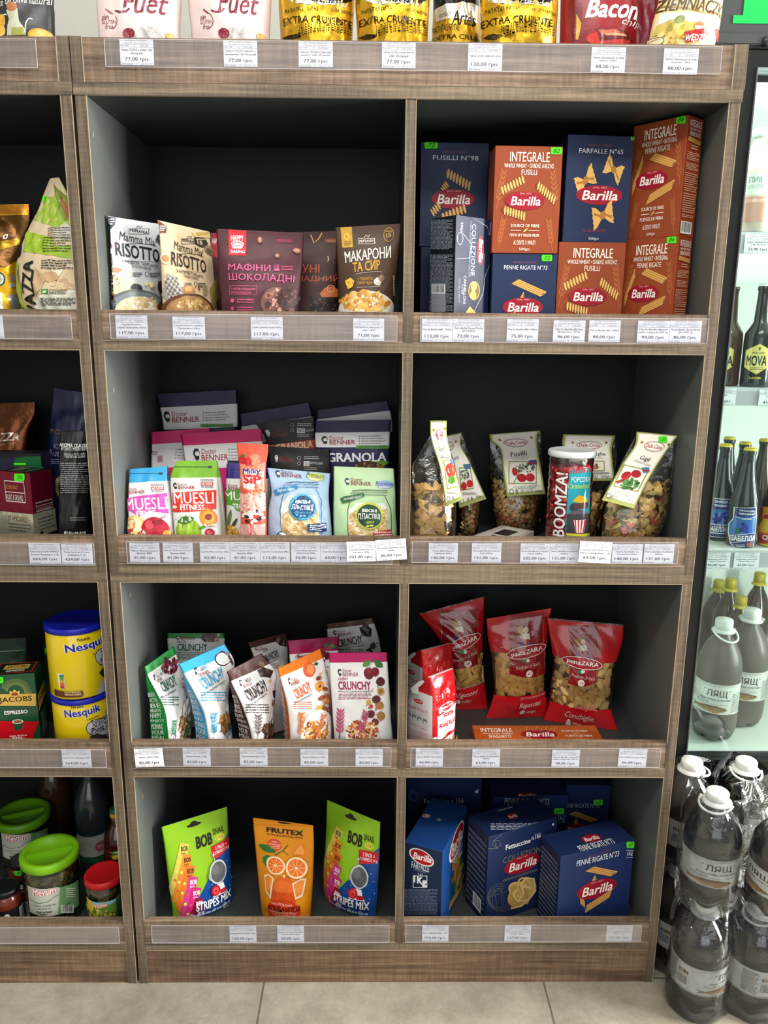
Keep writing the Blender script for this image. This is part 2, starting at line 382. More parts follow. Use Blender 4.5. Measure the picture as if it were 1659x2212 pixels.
    def wheat(s, x0, y0, x1, y1, w, col, n=6):
        d = np.array([x1-x0, y1-y0], float); ln = np.linalg.norm(d); d /= ln; m = np.array([-d[1], d[0]]); A = np.array([x0, y0])
        s.L([A, A+d*ln], w*.08, col); L0 = s.layer
        for i in range(n):
            c = A+d*ln*(.25+.75*i/n)
            for sg in (-1, 1):
                s.layer = L0
                s.P([c, c+m*sg*w*.20+d*w*.08, c+m*sg*w*.34+d*w*.42, c+m*sg*w*.10+d*w*.26], col)
        return s
    def leaf(s, x0, y0, x1, y1, wd, col):
        d = np.array([x1-x0, y1-y0], float); ln = np.linalg.norm(d); d /= ln; m = np.array([-d[1], d[0]]); A = np.array([x0, y0])
        a = [A+d*ln*t+m*wd*.5*math.sin(math.pi*t)**.8 for t in np.linspace(0, 1, 9)]; b = [A+d*ln*t-m*wd*.5*math.sin(math.pi*t)**.8 for t in np.linspace(0, 1, 9)]
        return s.P(a+b[::-1][1:-1], col)
    def slice(s, cx, cy, r, rind='e8b070', flesh='e8701e', seg=9):
        s.E(cx-r, cy-r, cx+r, cy+r, rind).E(cx-r*.93, cy-r*.93, cx+r*.93, cy+r*.93, 'f7e2c0').E(cx-r*.8, cy-r*.8, cx+r*.8, cy+r*.8, flesh)
        for i in range(seg):
            t = 2*math.pi*i/seg; s.L([(cx, cy), (cx+r*.8*math.cos(t), cy+r*.8*math.sin(t))], r*.05, 'f5c890')
        return s.E(cx-r*.1, cy-r*.1, cx+r*.1, cy+r*.1, 'f7e2c0')
    def emit(s, name, parent=None, origin=None):
        if s.base: s.base()
        V = np.vstack(s.V); N = np.vstack(s.N)
        org = np.array(origin) if origin is not None else np.array([(V[:, 0].min()+V[:, 0].max())/2, (V[:, 1].min()+V[:, 1].max())/2, V[:, 2].min()])
        m = bpy.data.meshes.new(name); m.from_pydata((V-org).tolist(), [], s.F)
        at_ = m.attributes.new('Col', 'FLOAT_COLOR', 'FACE'); at_.data.foreach_set('color', np.array(s.C, np.float32).ravel())
        for mm in s.mats: m.materials.append(mm)
        m.polygons.foreach_set('material_index', np.array(s.MI, np.int32))
        m.polygons.foreach_set('use_smooth', np.full(len(s.F), s.smooth))
        m.validate(); m.update()
        if s.smooth and len(m.vertices) == len(N): m.normals_split_custom_set_from_vertices(N.tolist())
        o = bpy.data.objects.new(name, m); COL.objects.link(o)
        if parent is not None: o.parent = parent; o.location = org-wloc(parent)
        else: o.location = org
        if getattr(s, 'seal', None): w = s.sealp.emit(s.seal[0], o); w['label'] = s.seal[1]
        return o
def tag(o, label, cat, group=None):
    o['label'] = label; o['category'] = cat
    if group: o['group'] = group
    return o
def thing(name, loc, label, cat, group=None):
    o = bpy.data.objects.new(name, None); COL.objects.link(o); o.location = [float(x) for x in loc]; o.empty_display_size = 0.05
    return tag(o, label, cat, group)
def cr(pts, t):
    """smooth interpolation through points"""
    pts = np.array(pts, float); n = len(pts)
    t = np.asarray(t, float)*(n-1)
    if n == 2: return pts[0]+(pts[1]-pts[0])*t[..., None]
    i = np.clip(np.floor(t).astype(int), 0, n-2); f = (t-i)[..., None]
    p1 = pts[i]; p2 = pts[i+1]
    p0 = np.where((i == 0)[..., None], 2*p1-p2, pts[np.maximum(i-1, 0)]); p3 = np.where((i == n-2)[..., None], 2*p2-p1, pts[np.minimum(i+2, n-1)])
    return 0.5*((2*p1)+(-p0+p2)*f+(2*p0-5*p1+4*p2-p3)*f**2+(-p0+3*p1-3*p2+p3)*f**3)
def waves(seed, amp, k=3.0, n=7):
    r = random.Random(seed); W = [(r.uniform(-1, 1)*k, r.uniform(-1, 1)*k*1.3, r.uniform(0, 6.28), r.random() < .5) for _ in range(n)]
    def f(u, v):
        o = 0*u
        for a, b, p, sharp in W:
            x = np.sin(6.283*(a*u+b*v)+p)
            o = o+(1-2*np.abs(x) if sharp else x)
        e = np.clip(np.minimum(np.minimum(u, 1-u), np.minimum(v, 1-v))*7, 0, 1)
        return o*amp/n*1.6*e
    return f
def tab(t):
    t = sorted(t); x = [a for a, b in t]; y = [b for a, b in t]
    return lambda v: np.interp(np.clip(v, 0, 1), x, y)
def smoothtab(t):
    f = tab(t)
    return lambda v: (f(v-.06)+2*f(v)+f(v+.06))/4
STAND = lambda T: [(0, T*.85), (.12, T), (.45, T*.75), (.8, T*.28), (.92, .001), (1, .0008)]
PILLOW = lambda T: [(0, .0008), (.05, T*.12), (.18, T*.6), (.4, T), (.65, T*.9), (.85, T*.45), (.95, T*.1), (1, .0008)]
def bag(Lp, Rp, Y, floor, mat=None, bul=None, dep=None, T=0.03, kind='stand', col='ffffff', back=None, sidecol=None, wr=0.0012, wk=3.0, seed=1, nu=22, nv=34, crease=0.0, bex=2.4, side_bands=True, crop=None, liner=None):
    """a bag from its left and right outlines (photo pixels, top to bottom) at depths Y = (top left, top right, bottom left, bottom right)"""
    p = Pack(mat or M_FILM, crop=crop, step=.00012, Lmax=.0042)
    yt = [q[1] for q in Lp]
    def edge(pts, ya, yb):
        if floor is None: return np.array([at(*p.px(x, y), ya+(yb-ya)*(y-pts[0][1])/(pts[-1][1]-pts[0][1])) for x, y in pts])
        y0, y1 = pts[0][1], pts[-1][1]; out = []
        for x, y in pts:
            f = (y-y0)/(y1-y0); X = p.px(x, y); out.append(at(X[0], X[1], ya+(yb-ya)*f))
        out = np.array(out)
        if out[-1][2] > floor+1e-4:
            a, b = out[-2], out[-1]; d = b-a; k = (b[2]-floor)/max(1e-6, -d[2]); e = b+d*k; e[1] = max(e[1], 0.02) if yb > 0.02 else e[1]
            if k < .35: out[-1] = [e[0], e[1], floor]
            else: out = np.vstack([out, [e[0]*.5+b[0]*.5, e[1]*.5+b[1]*.5, floor]])
        else: out[-1][2] = floor
        return out
    L = edge(Lp, Y[0], Y[2]); R = edge(Rp, Y[1], Y[3])
    xm = (L[:, 0].mean()+R[:, 0].mean())/2
    xl = (-1.2, -.030) if xm < 0 else ((.0225, 1.177) if floor and floor > 1.8 else ((.0275, .5895) if xm < .6 else (.6195, 1.1765)))
    # parametrise both edges evenly by height
    def rep(E):
        z = (E[0][2]-E[:, 2])/(E[0][2]-E[-1][2]); t = np.linspace(0, 1, 40); s_ = np.linspace(0, 1, len(E)); P_ = cr(E, np.linspace(0, 1, 200)); zz = (P_[0][2]-P_[:, 2])/(P_[0][2]-P_[-1][2])
        zz = np.maximum.accumulate(zz); return np.stack([np.interp(t, zz, P_[:, k]) for k in range(3)], 1)
    L = rep(L)[::-1]; R = rep(R)[::-1]
    n = np.cross(R.mean(0)-L.mean(0), (L[-1]+R[-1]-L[0]-R[0])/2); n /= np.linalg.norm(n)
    W = float(np.linalg.norm(R-L, axis=1).mean()); H = float(np.linalg.norm((L[-1]+R[-1]-L[0]-R[0])/2))
    bf = smoothtab(bul or (STAND(T) if kind == 'stand' else PILLOW(T)))
    df = tab(dep) if dep else None
    tt = np.linspace(0, 1, 40)
    def S(u, v):
        u, v = np.asarray(u, float), np.asarray(v, float)
        vc = np.clip(v, 0, 1)
        l = np.stack([np.interp(vc, tt, L[:, k]) for k in range(3)], -1); r = np.stack([np.interp(vc, tt, R[:, k]) for k in range(3)], -1)
        up = (L[-1]-L[0])*(v-vc)[..., None]
        return l+(r-l)*u[..., None]+up
    def rnd_(u): return np.clip(1-np.abs(2*np.clip(u, 0, 1)-1)**bex, 0, 1)**.75
    def keep(P):
        if floor is not None:
            P = P.copy(); P[..., 2] = np.maximum(P[..., 2], floor); P[..., 1] = np.maximum(P[..., 1], 0.0260); P[..., 0] = np.clip(P[..., 0], *xl)
        return P
    F = lambda u, v: keep(S(u, v)+n*(bf(v)*rnd_(u))[..., None])
    w = waves(seed, wr, wk) if wr else None
    D = (lambda v: df(v)) if df else (lambda v: 0*v)
    Bk = lambda u, v: keep(S(u, v)-n*(D(v)+bf(v)*rnd_(u)*(.9 if df is None else .5)+0.0006)[..., None])
    sf = Surf(F, W, H, w); p.surfs['F'] = sf; p.f = sf
    if df is not None:
        DM = float(np.mean(df(np.linspace(.1, .9, 9))))
        def Rs(s_, v): return keep(S(0*s_+1, v)-n*(s_*D(v))[..., None]-((R.mean(0)-L.mean(0))/W)*(crease*np.sin(np.pi*np.clip(s_, 0, 1))*np.clip(v*1.2, 0, 1))[..., None])
        def Ls(s_, v): return keep(S(0*s_, v)-n*((1-s_)*D(v))[..., None]+((R.mean(0)-L.mean(0))/W)*(crease*np.sin(np.pi*np.clip(s_, 0, 1))*np.clip(v*1.2, 0, 1))[..., None])
        p.surfs['R'] = Surf(Rs, DM, H); p.surfs['L'] = Surf(Ls, DM, H)
    if floor is not None:
        for q_ in p.surfs.values(): q_.zmin = floor
    p.seal = None
    p.bands = []; p.geo = dict(L=L, R=R, n=n, W=W, H=H)
    p.cols = dict(F=h(col), B=h(back or col), L=h(sidecol or col), R=h(sidecol or col))
    def band(y0, y1, c, wrap=True):
        u, v = p.uv([((Lp[0][0]+Rp[0][0])/2, y0), ((Lp[0][0]+Rp[0][0])/2, y1)])
        p.bands.append((min(v), max(v), c, wrap)); return p
    p.band = band
    def base():
        vs = list(np.linspace(0, 1, nv))
        for a, b, _, _ in p.bands:
            vs += [x for x in (a, b) if 0.004 < x < 0.996]
        vs = sorted(vs); vv = [vs[0]]
        for x in vs[1:]:
            if x-vv[-1] > 1e-4: vv.append(x)
        vs = np.array(vv)
        us = 0.5-0.5*np.cos(np.linspace(0, np.pi, nu))*(0.55)-0.5*(1-0.55)*(1-2*np.linspace(0, 1, nu)); us[0] = 0; us[-1] = 1
        ns = 5 if df is not None else 0
        cols_ = [('F', u) for u in us]+[('R', (k+1)/(ns+1)) for k in range(ns)]+([('B', u) for u in us[::-1]] if df is not None else [('B', u) for u in us[::-1][1:-1]])+[('L', (k+1)/(ns+1)) for k in range(ns)]
        grid = []
        for reg, q in cols_:
            u = np.full(len(vs), q)
            if reg == 'F': grid.append(keep(sf.pos(u, vs)))
            elif reg == 'B': grid.append(Bk(u, vs))
            else: grid.append(p.surfs[reg].pos(u, vs))
        G = np.stack(grid, 1); nvv, nc = G.shape[:2]
        Fc = []; Cc = []; M = []
        regs = [r for r, _ in cols_]
        for j in range(nvv-1):
            vm = (vs[j]+vs[j+1])/2
            bc = [(c, wrap) for a, b, c, wrap in p.bands if a-1e-6 <= vm <= b+1e-6]
            for i in range(nc):
                i2 = (i+1) % nc
                rr = regs[i] if regs[i] in 'LR' else (regs[i2] if regs[i2] in 'LR' else regs[i])
                c = p.cols[rr]; mi = 0
                for cc, wrap in bc:
                    if wrap or rr == 'F':
                        if cc is None: mi = 1
                        else: c = h(cc); mi = 0
                Fc.append((j*nc+i, j*nc+i2, (j+1)*nc+i2, (j+1)*nc+i)); Cc.append(c); M.append(mi)
        js = nvv-1
        if p.seal is not None:
            js = int(np.searchsorted(vs, p.bands[0][0]-1e-6)); js = min(max(js, 1), nvv-2)
        k = js*nc
        p.raw(G[:js+1].reshape(-1, 3), None, Fc[:k], Cc[:k]); p.MI[-k:] = M[:k]
        p.raw(G[0], None, [tuple(range(nc))[::-1]], p.cols['B'])
        if p.seal is None: p.raw(G[-1], None, [tuple(range(nc))], p.cols['B'])
        else:
            q = Pack(p.mat); q.raw(G[js:].reshape(-1, 3), None, [tuple(x-js*nc for x in f) for f in Fc[k:]], Cc[k:]); q.raw(G[-1], None, [tuple(range(nc))], Cc[-1]); p.sealp = q
    p.base = base
    p.S = S; p.F_ = F; p.n = n
    return p
def carton(A, xv, yv, W, D, H, col, mat=None, lcol=None, rcol=None, tcol=None, step=0.00004, crop=None):
    """an upright box: A = front bottom left corner, xv along the front, yv into the shelf"""
    p = Pack(mat or M_CARD, step=step, Lmax=9, smooth=False, crop=crop); p.off0 = 0.00025
    A, xv, yv = (np.array(q, float) for q in (A, xv, yv)); zv = np.cross(xv, yv); p.axes = (A, xv, yv, zv); p.dim = (W, D, H)
    def mk(o, a, wa, b, wb): return Surf(lambda u, v: o+a*(np.asarray(u)*wa)[..., None]+b*(np.asarray(v)*wb)[..., None], wa, wb)
    p.surfs = dict(F=mk(A, xv, W, zv, H), R=mk(A+xv*W, yv, D, zv, H), L=mk(A+yv*D, -yv, D, zv, H), T=mk(A+zv*H, xv, W, yv, D))
    p.f = p.surfs['F']
    def base():
        bm = bmesh.new(); vs = [bm.verts.new(A+xv*W*i+yv*D*j+zv*H*k) for i, j, k in ((0, 0, 0), (1, 0, 0), (1, 1, 0), (0, 1, 0), (0, 0, 1), (1, 0, 1), (1, 1, 1), (0, 1, 1))]
        for f in ((0, 3, 2, 1), (4, 5, 6, 7), (0, 1, 5, 4), (1, 2, 6, 5), (2, 3, 7, 6), (3, 0, 4, 7)): bm.faces.new([vs[i] for i in f])
        bmesh.ops.bevel(bm, geom=bm.edges[:], offset=0.0007, segments=1, affect='EDGES')
        bm.verts.index_update(); V = [list(v.co) for v in bm.verts]; Fc = []; Cc = []
        for f in bm.faces:
            f.normal_update(); nn = np.array(f.normal); c = col
            if nn @ xv < -.6: c = lcol or col
            elif nn @ xv > .6: c = rcol or col
            elif nn @ zv > .6: c = tcol or col
            Fc.append([v.index for v in f.verts]); Cc.append(h(c))
        p.raw(V, None, Fc, Cc); bm.free()
    p.base = base
    return p
def boxfront(x0, x1, ytop, Yl, Yr, z0, D, col, ztop=None, **k):
    """front face from its two upper corners in the photo"""
    c = k.get('crop') or CURC[0]; Q = lambda x, y: (c[0]+x/c[2], c[1]+y/c[2])
    yl, yr = ytop if isinstance(ytop, tuple) else (ytop, ytop)
    a, b = at(*Q(x0, yl), Yl), at(*Q(x1, yr), Yr); zt = ztop or (a[2]+b[2])/2
    xv = b-a; xv[2] = 0; W = np.linalg.norm(xv); xv /= W; yv = np.array([-xv[1], xv[0], 0])
    return carton([a[0], a[1], z0], xv, yv, W, D, zt-z0, col, **k)
def carton3(C, R, L, zt, z0, col, **k):
    """upright box from the photo points of its nearest upper corner and the two corners beside it"""
    c = k.get('crop') or CURC[0]; Q = lambda q: (c[0]+q[0]/c[2], c[1]+q[1]/c[2])
    a, b, d = (atz(*Q(q), zt) for q in (C, R, L)); xv = b-a; W = np.linalg.norm(xv); xv /= W; yv = np.array([-xv[1], xv[0], 0]); D = abs(float((d-a) @ yv))
    return carton([a[0], a[1], z0], xv, yv, W, D, zt-z0, col, **k)
def vtext(p, t, x0, y0, x1, y1, col, bold=0, shear=0, d=-90):
    """lettering running down (d=-90) or up (90) the face"""
    a, b, w, hh = p.frame(x0, y0, x1, y1); V, T = glyphs(t, bold, shear); P_ = V[:, :2]*[hh, w]; c, q = math.cos(math.radians(d)), math.sin(math.radians(d)); P_ = P_ @ np.array([[c, q], [-q, c]])
    p.stamp(np.column_stack([P_+[a, b], V[:, 2]]), T, col, p.layer+1); return p
def lathe(p, ctr, z0, prof, col, seg=32, mi=0, cap=True, cols=None, key='F'):
    """prof [(z, r)] bottom to top around a vertical axis; surface u runs round the axis with u = .5 towards the viewer"""
    ctr = np.array(ctr, float); d = CAM[:2]-ctr[:2]; d /= np.linalg.norm(d); rt = np.array([-d[1], d[0]])
    zs = np.array([a for a, b in prof]); rs = np.array([b for a, b in prof]); t = np.linspace(0, 1, len(prof))
    rm = float(np.max(rs)); Hh = float(zs[-1]-zs[0]) or 1e-3
    ii = np.maximum.accumulate(zs+np.arange(len(zs))*1e-7)
    def pos(u, v):
        u, v = np.asarray(u, float), np.asarray(v, float); th = (u-.5)*2*np.pi; z = zs[0]+v*Hh; r = np.interp(z, ii, rs)
        xy = ctr[:2]+rt*(r*np.sin(th))[..., None]+d*(r*np.cos(th))[..., None]
        return np.concatenate([xy, (z0+z)[..., None]], -1)
    p.surfs[key] = Surf(pos, 2*np.pi*rm, Hh); p.f = p.surfs[key]; p.f.wrap = True
    V = []; Fc = []; Cc = []
    for j, (z, r) in enumerate(prof):
        for i in range(seg):
            th = 2*math.pi*i/seg; q = ctr[:2]+rt*(r*math.sin(th))+d*(r*math.cos(th)); V.append((q[0], q[1], z0+z))
    for j in range(len(prof)-1):
        c = h(cols[j]) if cols else h(col)
        for i in range(seg):
            i2 = (i+1) % seg; Fc.append((j*seg+i, j*seg+i2, (j+1)*seg+i2, (j+1)*seg+i)); Cc.append(c)
    if cap:
        Fc.append(tuple(range(seg))[::-1]); Cc.append(h(cols[0]) if cols else h(col))
        Fc.append(tuple((len(prof)-1)*seg+i for i in range(seg))); Cc.append(h(cols[-1]) if cols else h(col))
    p.raw(V, None, Fc, Cc, mi); return p
def mesh_obj(name, V, F, mats, mi=None, parent=None, smooth=False, loc=None):
    m = bpy.data.meshes.new(name); V = np.array(V, float); loc = np.zeros(3) if loc is None else np.array(loc, float)
    m.from_pydata((V-loc).tolist(), [], [tuple(int(i) for i in f) for f in F])
    for q in (mats if isinstance(mats, list) else [mats]): m.materials.append(q)
    if mi is not None: m.polygons.foreach_set('material_index', np.array(mi, np.int32))
    if smooth: m.polygons.foreach_set('use_smooth', np.full(len(F), True))
    m.update(); o = bpy.data.objects.new(name, m); COL.objects.link(o)
    o.location = loc if parent is None else loc-wloc(parent)
    if parent is not None: o.parent = parent
    return o
BF = ((0, 3, 2, 1), (4, 5, 6, 7), (0, 1, 5, 4), (1, 2, 6, 5), (2, 3, 7, 6), (3, 0, 4, 7))   # bottom top front right back left
def bx(name, x0, x1, y0, y1, z0, z1, mats, mi=None, parent=None, bev=0.0):
    V = [(x, y, z) for z in (z0, z1) for x, y in ((x0, y0), (x1, y0), (x1, y1), (x0, y1))]
    o = mesh_obj(name, V, BF, mats, mi, parent, loc=((x0+x1)/2, (y0+y1)/2, z0))
    if bev:
        b = bmesh.new(); b.from_mesh(o.data); bmesh.ops.bevel(b, geom=b.edges[:], offset=bev, segments=2, affect='EDGES'); b.to_mesh(o.data); b.free()
    return o
def multi(name, boxes, mats, parent=None, loc=None):
    V = []; F = []; MI = []
    for bb in boxes:
        x0, x1, y0, y1, z0, z1 = bb[:6]; o = len(V)
        V += [(x, y, z) for z in (z0, z1) for x, y in ((x0, y0), (x1, y0), (x1, y1), (x0, y1))]
        F += [tuple(i+o for i in f) for f in BF]; MI += (bb[6] if len(bb) > 6 else [0]*6)
    return mesh_obj(name, V, F, mats, MI, parent, loc=loc)
# ------------------------------------------------------------------ room
def structure(o): o['kind'] = 'structure'; return o
m, n, l, b = new_mat('beige_floor_tile')
t = n.new('ShaderNodeTexCoord'); sx = n.new('ShaderNodeSeparateXYZ'); l.new(t.outputs['Object'], sx.inputs[0])
def seam(out, off, per, wd):
    a = n.new('ShaderNodeMath'); a.operation = 'ADD'; a.inputs[1].default_value = off; l.new(out, a.inputs[0])
    d = n.new('ShaderNodeMath'); d.operation = 'DIVIDE'; d.inputs[1].default_value = per; l.new(a.outputs[0], d.inputs[0])
    f = n.new('ShaderNodeMath'); f.operation = 'FRACT'; l.new(d.outputs[0], f.inputs[0])
    c = n.new('ShaderNodeMath'); c.operation = 'LESS_THAN'; c.inputs[1].default_value = wd/per; l.new(f.outputs[0], c.inputs[0]); return c.outputs[0]
s1 = seam(sx.outputs['X'], 10*0.655-0.192, 0.655, 0.0042); s2 = seam(sx.outputs['Y'], 10*0.655+0.46, 0.655, 0.0042)
mxm = n.new('ShaderNodeMath'); mxm.operation = 'MAXIMUM'; l.new(s1, mxm.inputs[0]); l.new(s2, mxm.inputs[1])
z = n.new('ShaderNodeTexNoise'); z.inputs['Scale'].default_value = 9; z.inputs['Detail'].default_value = 8; z.inputs['Roughness'].default_value = 0.7; l.new(t.outputs['Object'], z.inputs['Vector'])
r = n.new('ShaderNodeValToRGB'); r.color_ramp.elements[0].position = 0.35; r.color_ramp.elements[0].color = h('8d8676'); r.color_ramp.elements[1].position = 0.68; r.color_ramp.elements[1].color = h('aea797'); l.new(z.outputs['Fac'], r.inputs[0])
z2 = n.new('ShaderNodeTexNoise'); z2.inputs['Scale'].default_value = 120; z2.inputs['Detail'].default_value = 2; l.new(t.outputs['Object'], z2.inputs['Vector'])
mm = n.new('ShaderNodeMixRGB'); mm.blend_type = 'MULTIPLY'; mm.inputs[0].default_value = 0.25; l.new(r.outputs[0], mm.inputs[1]); l.new(z2.outputs['Fac'], mm.inputs[2])
gm = n.new('ShaderNodeMixRGB'); gm.inputs[2].default_value = h('5d564a'); l.new(mxm.outputs[0], gm.inputs[0]); l.new(mm.outputs[0], gm.inputs[1]); l.new(gm.outputs[0], b.inputs['Base Color'])
b.inputs['Roughness'].default_value = 0.38
M_FLOOR = m
M_WALL = plain('painted_wall', h('d9d8d0'), 0.8, 0.2, nscale=30, namt=0.06)
structure(bx('floor', -3.5, 5.0, -5.2, 0.9, -0.06, 0.0, M_FLOOR))
structure(bx('wall_back', -3.5, 5.0, 0.86, 0.92, 0.0, 3.1, M_WALL))
structure(bx('wall_left', -3.56, -3.5, -5.2, 0.92, 0.0, 3.1, M_WALL))
structure(bx('wall_right', 5.0, 5.06, -5.2, 0.92, 0.0, 3.1, M_WALL))
structure(bx('ceiling', -3.5, 5.0, -5.2, 0.92, 3.1, 3.16, M_WALL))

# ------------------------------------------------------------------ shelving units
ZT, ZFB, ZB1 = 1.9891, 1.9148, 1.8943
ROWS = [(1.5214, 1.4644, 1.4456), (1.0767, 1.0188, 0.9989), (0.6173, 0.5556, 0.5347), (0.1670, 0.1100, 0.0892)]   # fascia top, fascia foot, board underside
FLO = [1.9050, 1.4544, 1.0090, 0.5480, 0.1015]; F0, F1, F2, F3, F4 = (z_+.0008 for z_ in FLO)
DEP = 0.40; UW = 1.2; TH = 0.0195
def shelving(x0, label, rails):
    u = thing('shelving_unit', (x0+UW/2, DEP/2, 0), label, 'shelf')
    xa, xb = x0+TH, x0+UW-TH; dx0, dx1 = x0+0.5945, x0+0.6125
    IN_R = [1, 1, 0, 1, 1, 0]; IN_L = [1, 1, 0, 0, 1, 1]; IN_B = [1, 1, 0, 1, 1, 1]
    for z0, z1 in ((0.0, 0.9789), (0.9989, ZB1)):
        bx('side_panel', x0, xa, 0, DEP, z0, z1, [M_WOODV, M_SIDE], IN_R, u); bx('side_panel', xb, x0+UW, 0, DEP, z0, z1, [M_WOODV, M_SIDE], IN_L, u)
    bx('side_panel', x0-0.003, xa, -0.002, DEP, ZFB, ZT, [M_WOODV, M_DARK], [0]*6, u); bx('side_panel', xb, x0+UW+0.005, -0.002, DEP, ZFB, ZT, [M_WOODV, M_DARK], [0]*6, u)
    WB = [1, 1, 0, 0, 1, 0]
    def board(za, zf, zs, full=False):
        a, b_ = (x0, x0+UW) if full else (xa, xb)
        bs = [(a, b_, 0.0185, DEP, za, zs, [1]*6), (a, b_, 0, 0.0185, za, zf, WB)]
        multi('shelf_board', bs, [M_WOODB, M_DARK], u, loc=((a+b_)/2, DEP/2, za))
    multi('shelf_board', [(x0-.002, x0+UW+.003, -0.002, DEP, ZB1, FLO[0], WB), (x0-.002, x0+UW+.003, -0.002, 0.0185, FLO[0], ZFB, WB)], [M_WOODB, M_DARK], u, loc=(x0+UW/2, DEP/2, ZB1))
    for i, (ft, fb, bb) in enumerate(ROWS): board(bb, fb, FLO[i+1])
    multi('shelf_board', [(x0, x0+UW, 0, DEP, 0.9789, 0.9989, WB)], [M_WOODB, M_DARK], u, loc=(x0+UW/2, DEP/2, .9789))
    tops = [ZB1]+[r[2] for r in ROWS]
    for i in range(4):
        zt_ = tops[i] if i != 2 else 0.9789
        bx('divider_panel', dx0, dx1, 0.0006, DEP, FLO[i+1], zt_, [M_WOODV, M_DARK], [1, 1, 0, 1, 1, 1], u)
        for a, b_ in ((xa, dx0), (dx1, xb)):
            bx('fascia_board', a, b_, 0.001, 0.0175, ROWS[i][1], ROWS[i][0], [M_WOODH], None, u, bev=0.0008)
    bx('fascia_board', xa, xb, -0.001, 0.0165, ZFB, ZT-0.001, [M_WOODH], None, u, bev=0.0008)
    bx('plinth', xa, xb, 0.002, 0.02, 0.0, ROWS[3][2], [M_WOODP], None, u)
    bx('back_panel', x0, x0+UW, DEP, DEP+0.004, 0.0, ZT, [M_BACKP], None, u)
    e = 0.0011; tr = []
    for i in range(4):
        zt_ = tops[i] if i != 2 else 0.9789; zb = ROWS[i][1]
        for X in (xa-e*.2, xb-e*.8, dx0-e*.8, dx1-e*.2): tr.append((X, X+e, -0.0004, 0.003, ROWS[i][0] if i != 3 else ROWS[i][0], zt_))
        for a, b_ in ((xa, dx0), (dx1, xb)): tr.append((a, b_, -0.0003, 0.003, zb-e*.5, zb+e*.5)); tr.append((a, b_, -.0003, .003, zt_-e*.2, zt_+e*.9))
    tr.append((xa, xb, -0.0003, .003, ROWS[3][2]-e*.6, ROWS[3][2]+e*.6))
    for X in (xa-e*.5, xb-e*.5): tr.append((X, X+e, -.003, .002, ZFB, ZT-.0005))
    tr.append((x0+UW-e*.5, x0+UW+e*.6, -.0004, .002, 0, ZB1))
    multi('edge_trim', tr, [M_EDGE], u, loc=(x0+UW/2, 0, 1.0))
    for (X0, X1, Z0, Z1, yy) in rails:
        hb = multi('label_holder', [(X0, X1, yy-.0048, yy-.0042, Z0, Z1), (X0, X1, yy-.0042, yy-.0028, Z0, Z0+.0012)], [M_ACRYL], u, loc=((X0+X1)/2, yy, Z0))
        e2 = .0007; ac = M_WHITE
        multi('holder_rim', [(X0, X1, yy-.0052, yy-.0042, Z1-e2, Z1), (X1-e2, X1, yy-.0052, yy-.0042, Z0, Z1), (X0, X0+e2, yy-.0052, yy-.0042, Z0, Z1), (X0, X1, yy-.0052, yy-.0042, Z0, Z0+e2)], [plain_rim], hb, loc=((X0+X1)/2, yy, Z0))
    return u
plain_rim = plain('frosted_rim', h('b9b6bb'), 0.3, 0.5)
def rail_px(x0, y0, x1, y1, Y=0.001):
    a = at(x0, (y0+y0)/2, Y-.0045); b_ = at(x1, y1, Y-.0045); c = at(x0, y1, Y-.0045); d = at(x1, y0, Y-.0045)
    return (a[0], b_[0], (c[2]+b_[2])/2, (a[2]+d[2])/2, Y)
RMAIN = [(0.0600, 1.1560, 1.9390, 1.9842, -0.001)]+[rail_px(*q) for q in ((236, 679.5, 858, 735), (908, 686, 1527, 741), (272, 1171, 847, 1218), (890, 1170, 1463, 1217), (291, 1614, 845, 1656), (887, 1616, 1424, 1658), (326, 1999, 841, 2037), (876, 1998, 1384, 2035))]
XL = -0.0065-UW
def shrail(q): return (q[0]+XL, q[1]+XL, q[2], q[3], q[4])
shelving(0.0, 'brown oak shelving unit with eight open bays full of food packs', RMAIN)
r0 = rail_px(-60, 83, 82, 146, -0.001); rl = [rail_px(-300, 679, 157, 731), rail_px(-300, 1172, 206, 1220), rail_px(-300, 1618, 231, 1658), rail_px(-300, 2003, 259, 2039)]
for X in (XL+.7,): r0 = (XL+.06, r0[1], r0[2], r0[3], r0[4])
rl = [(max(q[0], XL+.64), q[1], q[2], q[3], q[4]) for q in rl]
shelving(XL, 'neighbouring oak shelving unit with coffee and jars, cut by the left edge', [r0]+rl)
# bare chipboard peg holes on the inner left panel
UNIT = [o for o in bpy.data.objects if o.name == 'shelving_unit'][0]
for x, y in ((201, 290), (245, 843), (281, 1285), (308, 1720)):
    d = ray(x, y); P_ = CAM+d*(TH-CAM[0])/d[0]
    V = [(TH+.0006, P_[1]+.0035*math.cos(t), P_[2]+.006*math.sin(t)) for t in np.linspace(0, 2*math.pi, 13)[:-1]]
    mesh_obj('peg_hole', V, [tuple(range(12))], M_EDGE, None, UNIT, loc=(TH, P_[1], P_[2]))
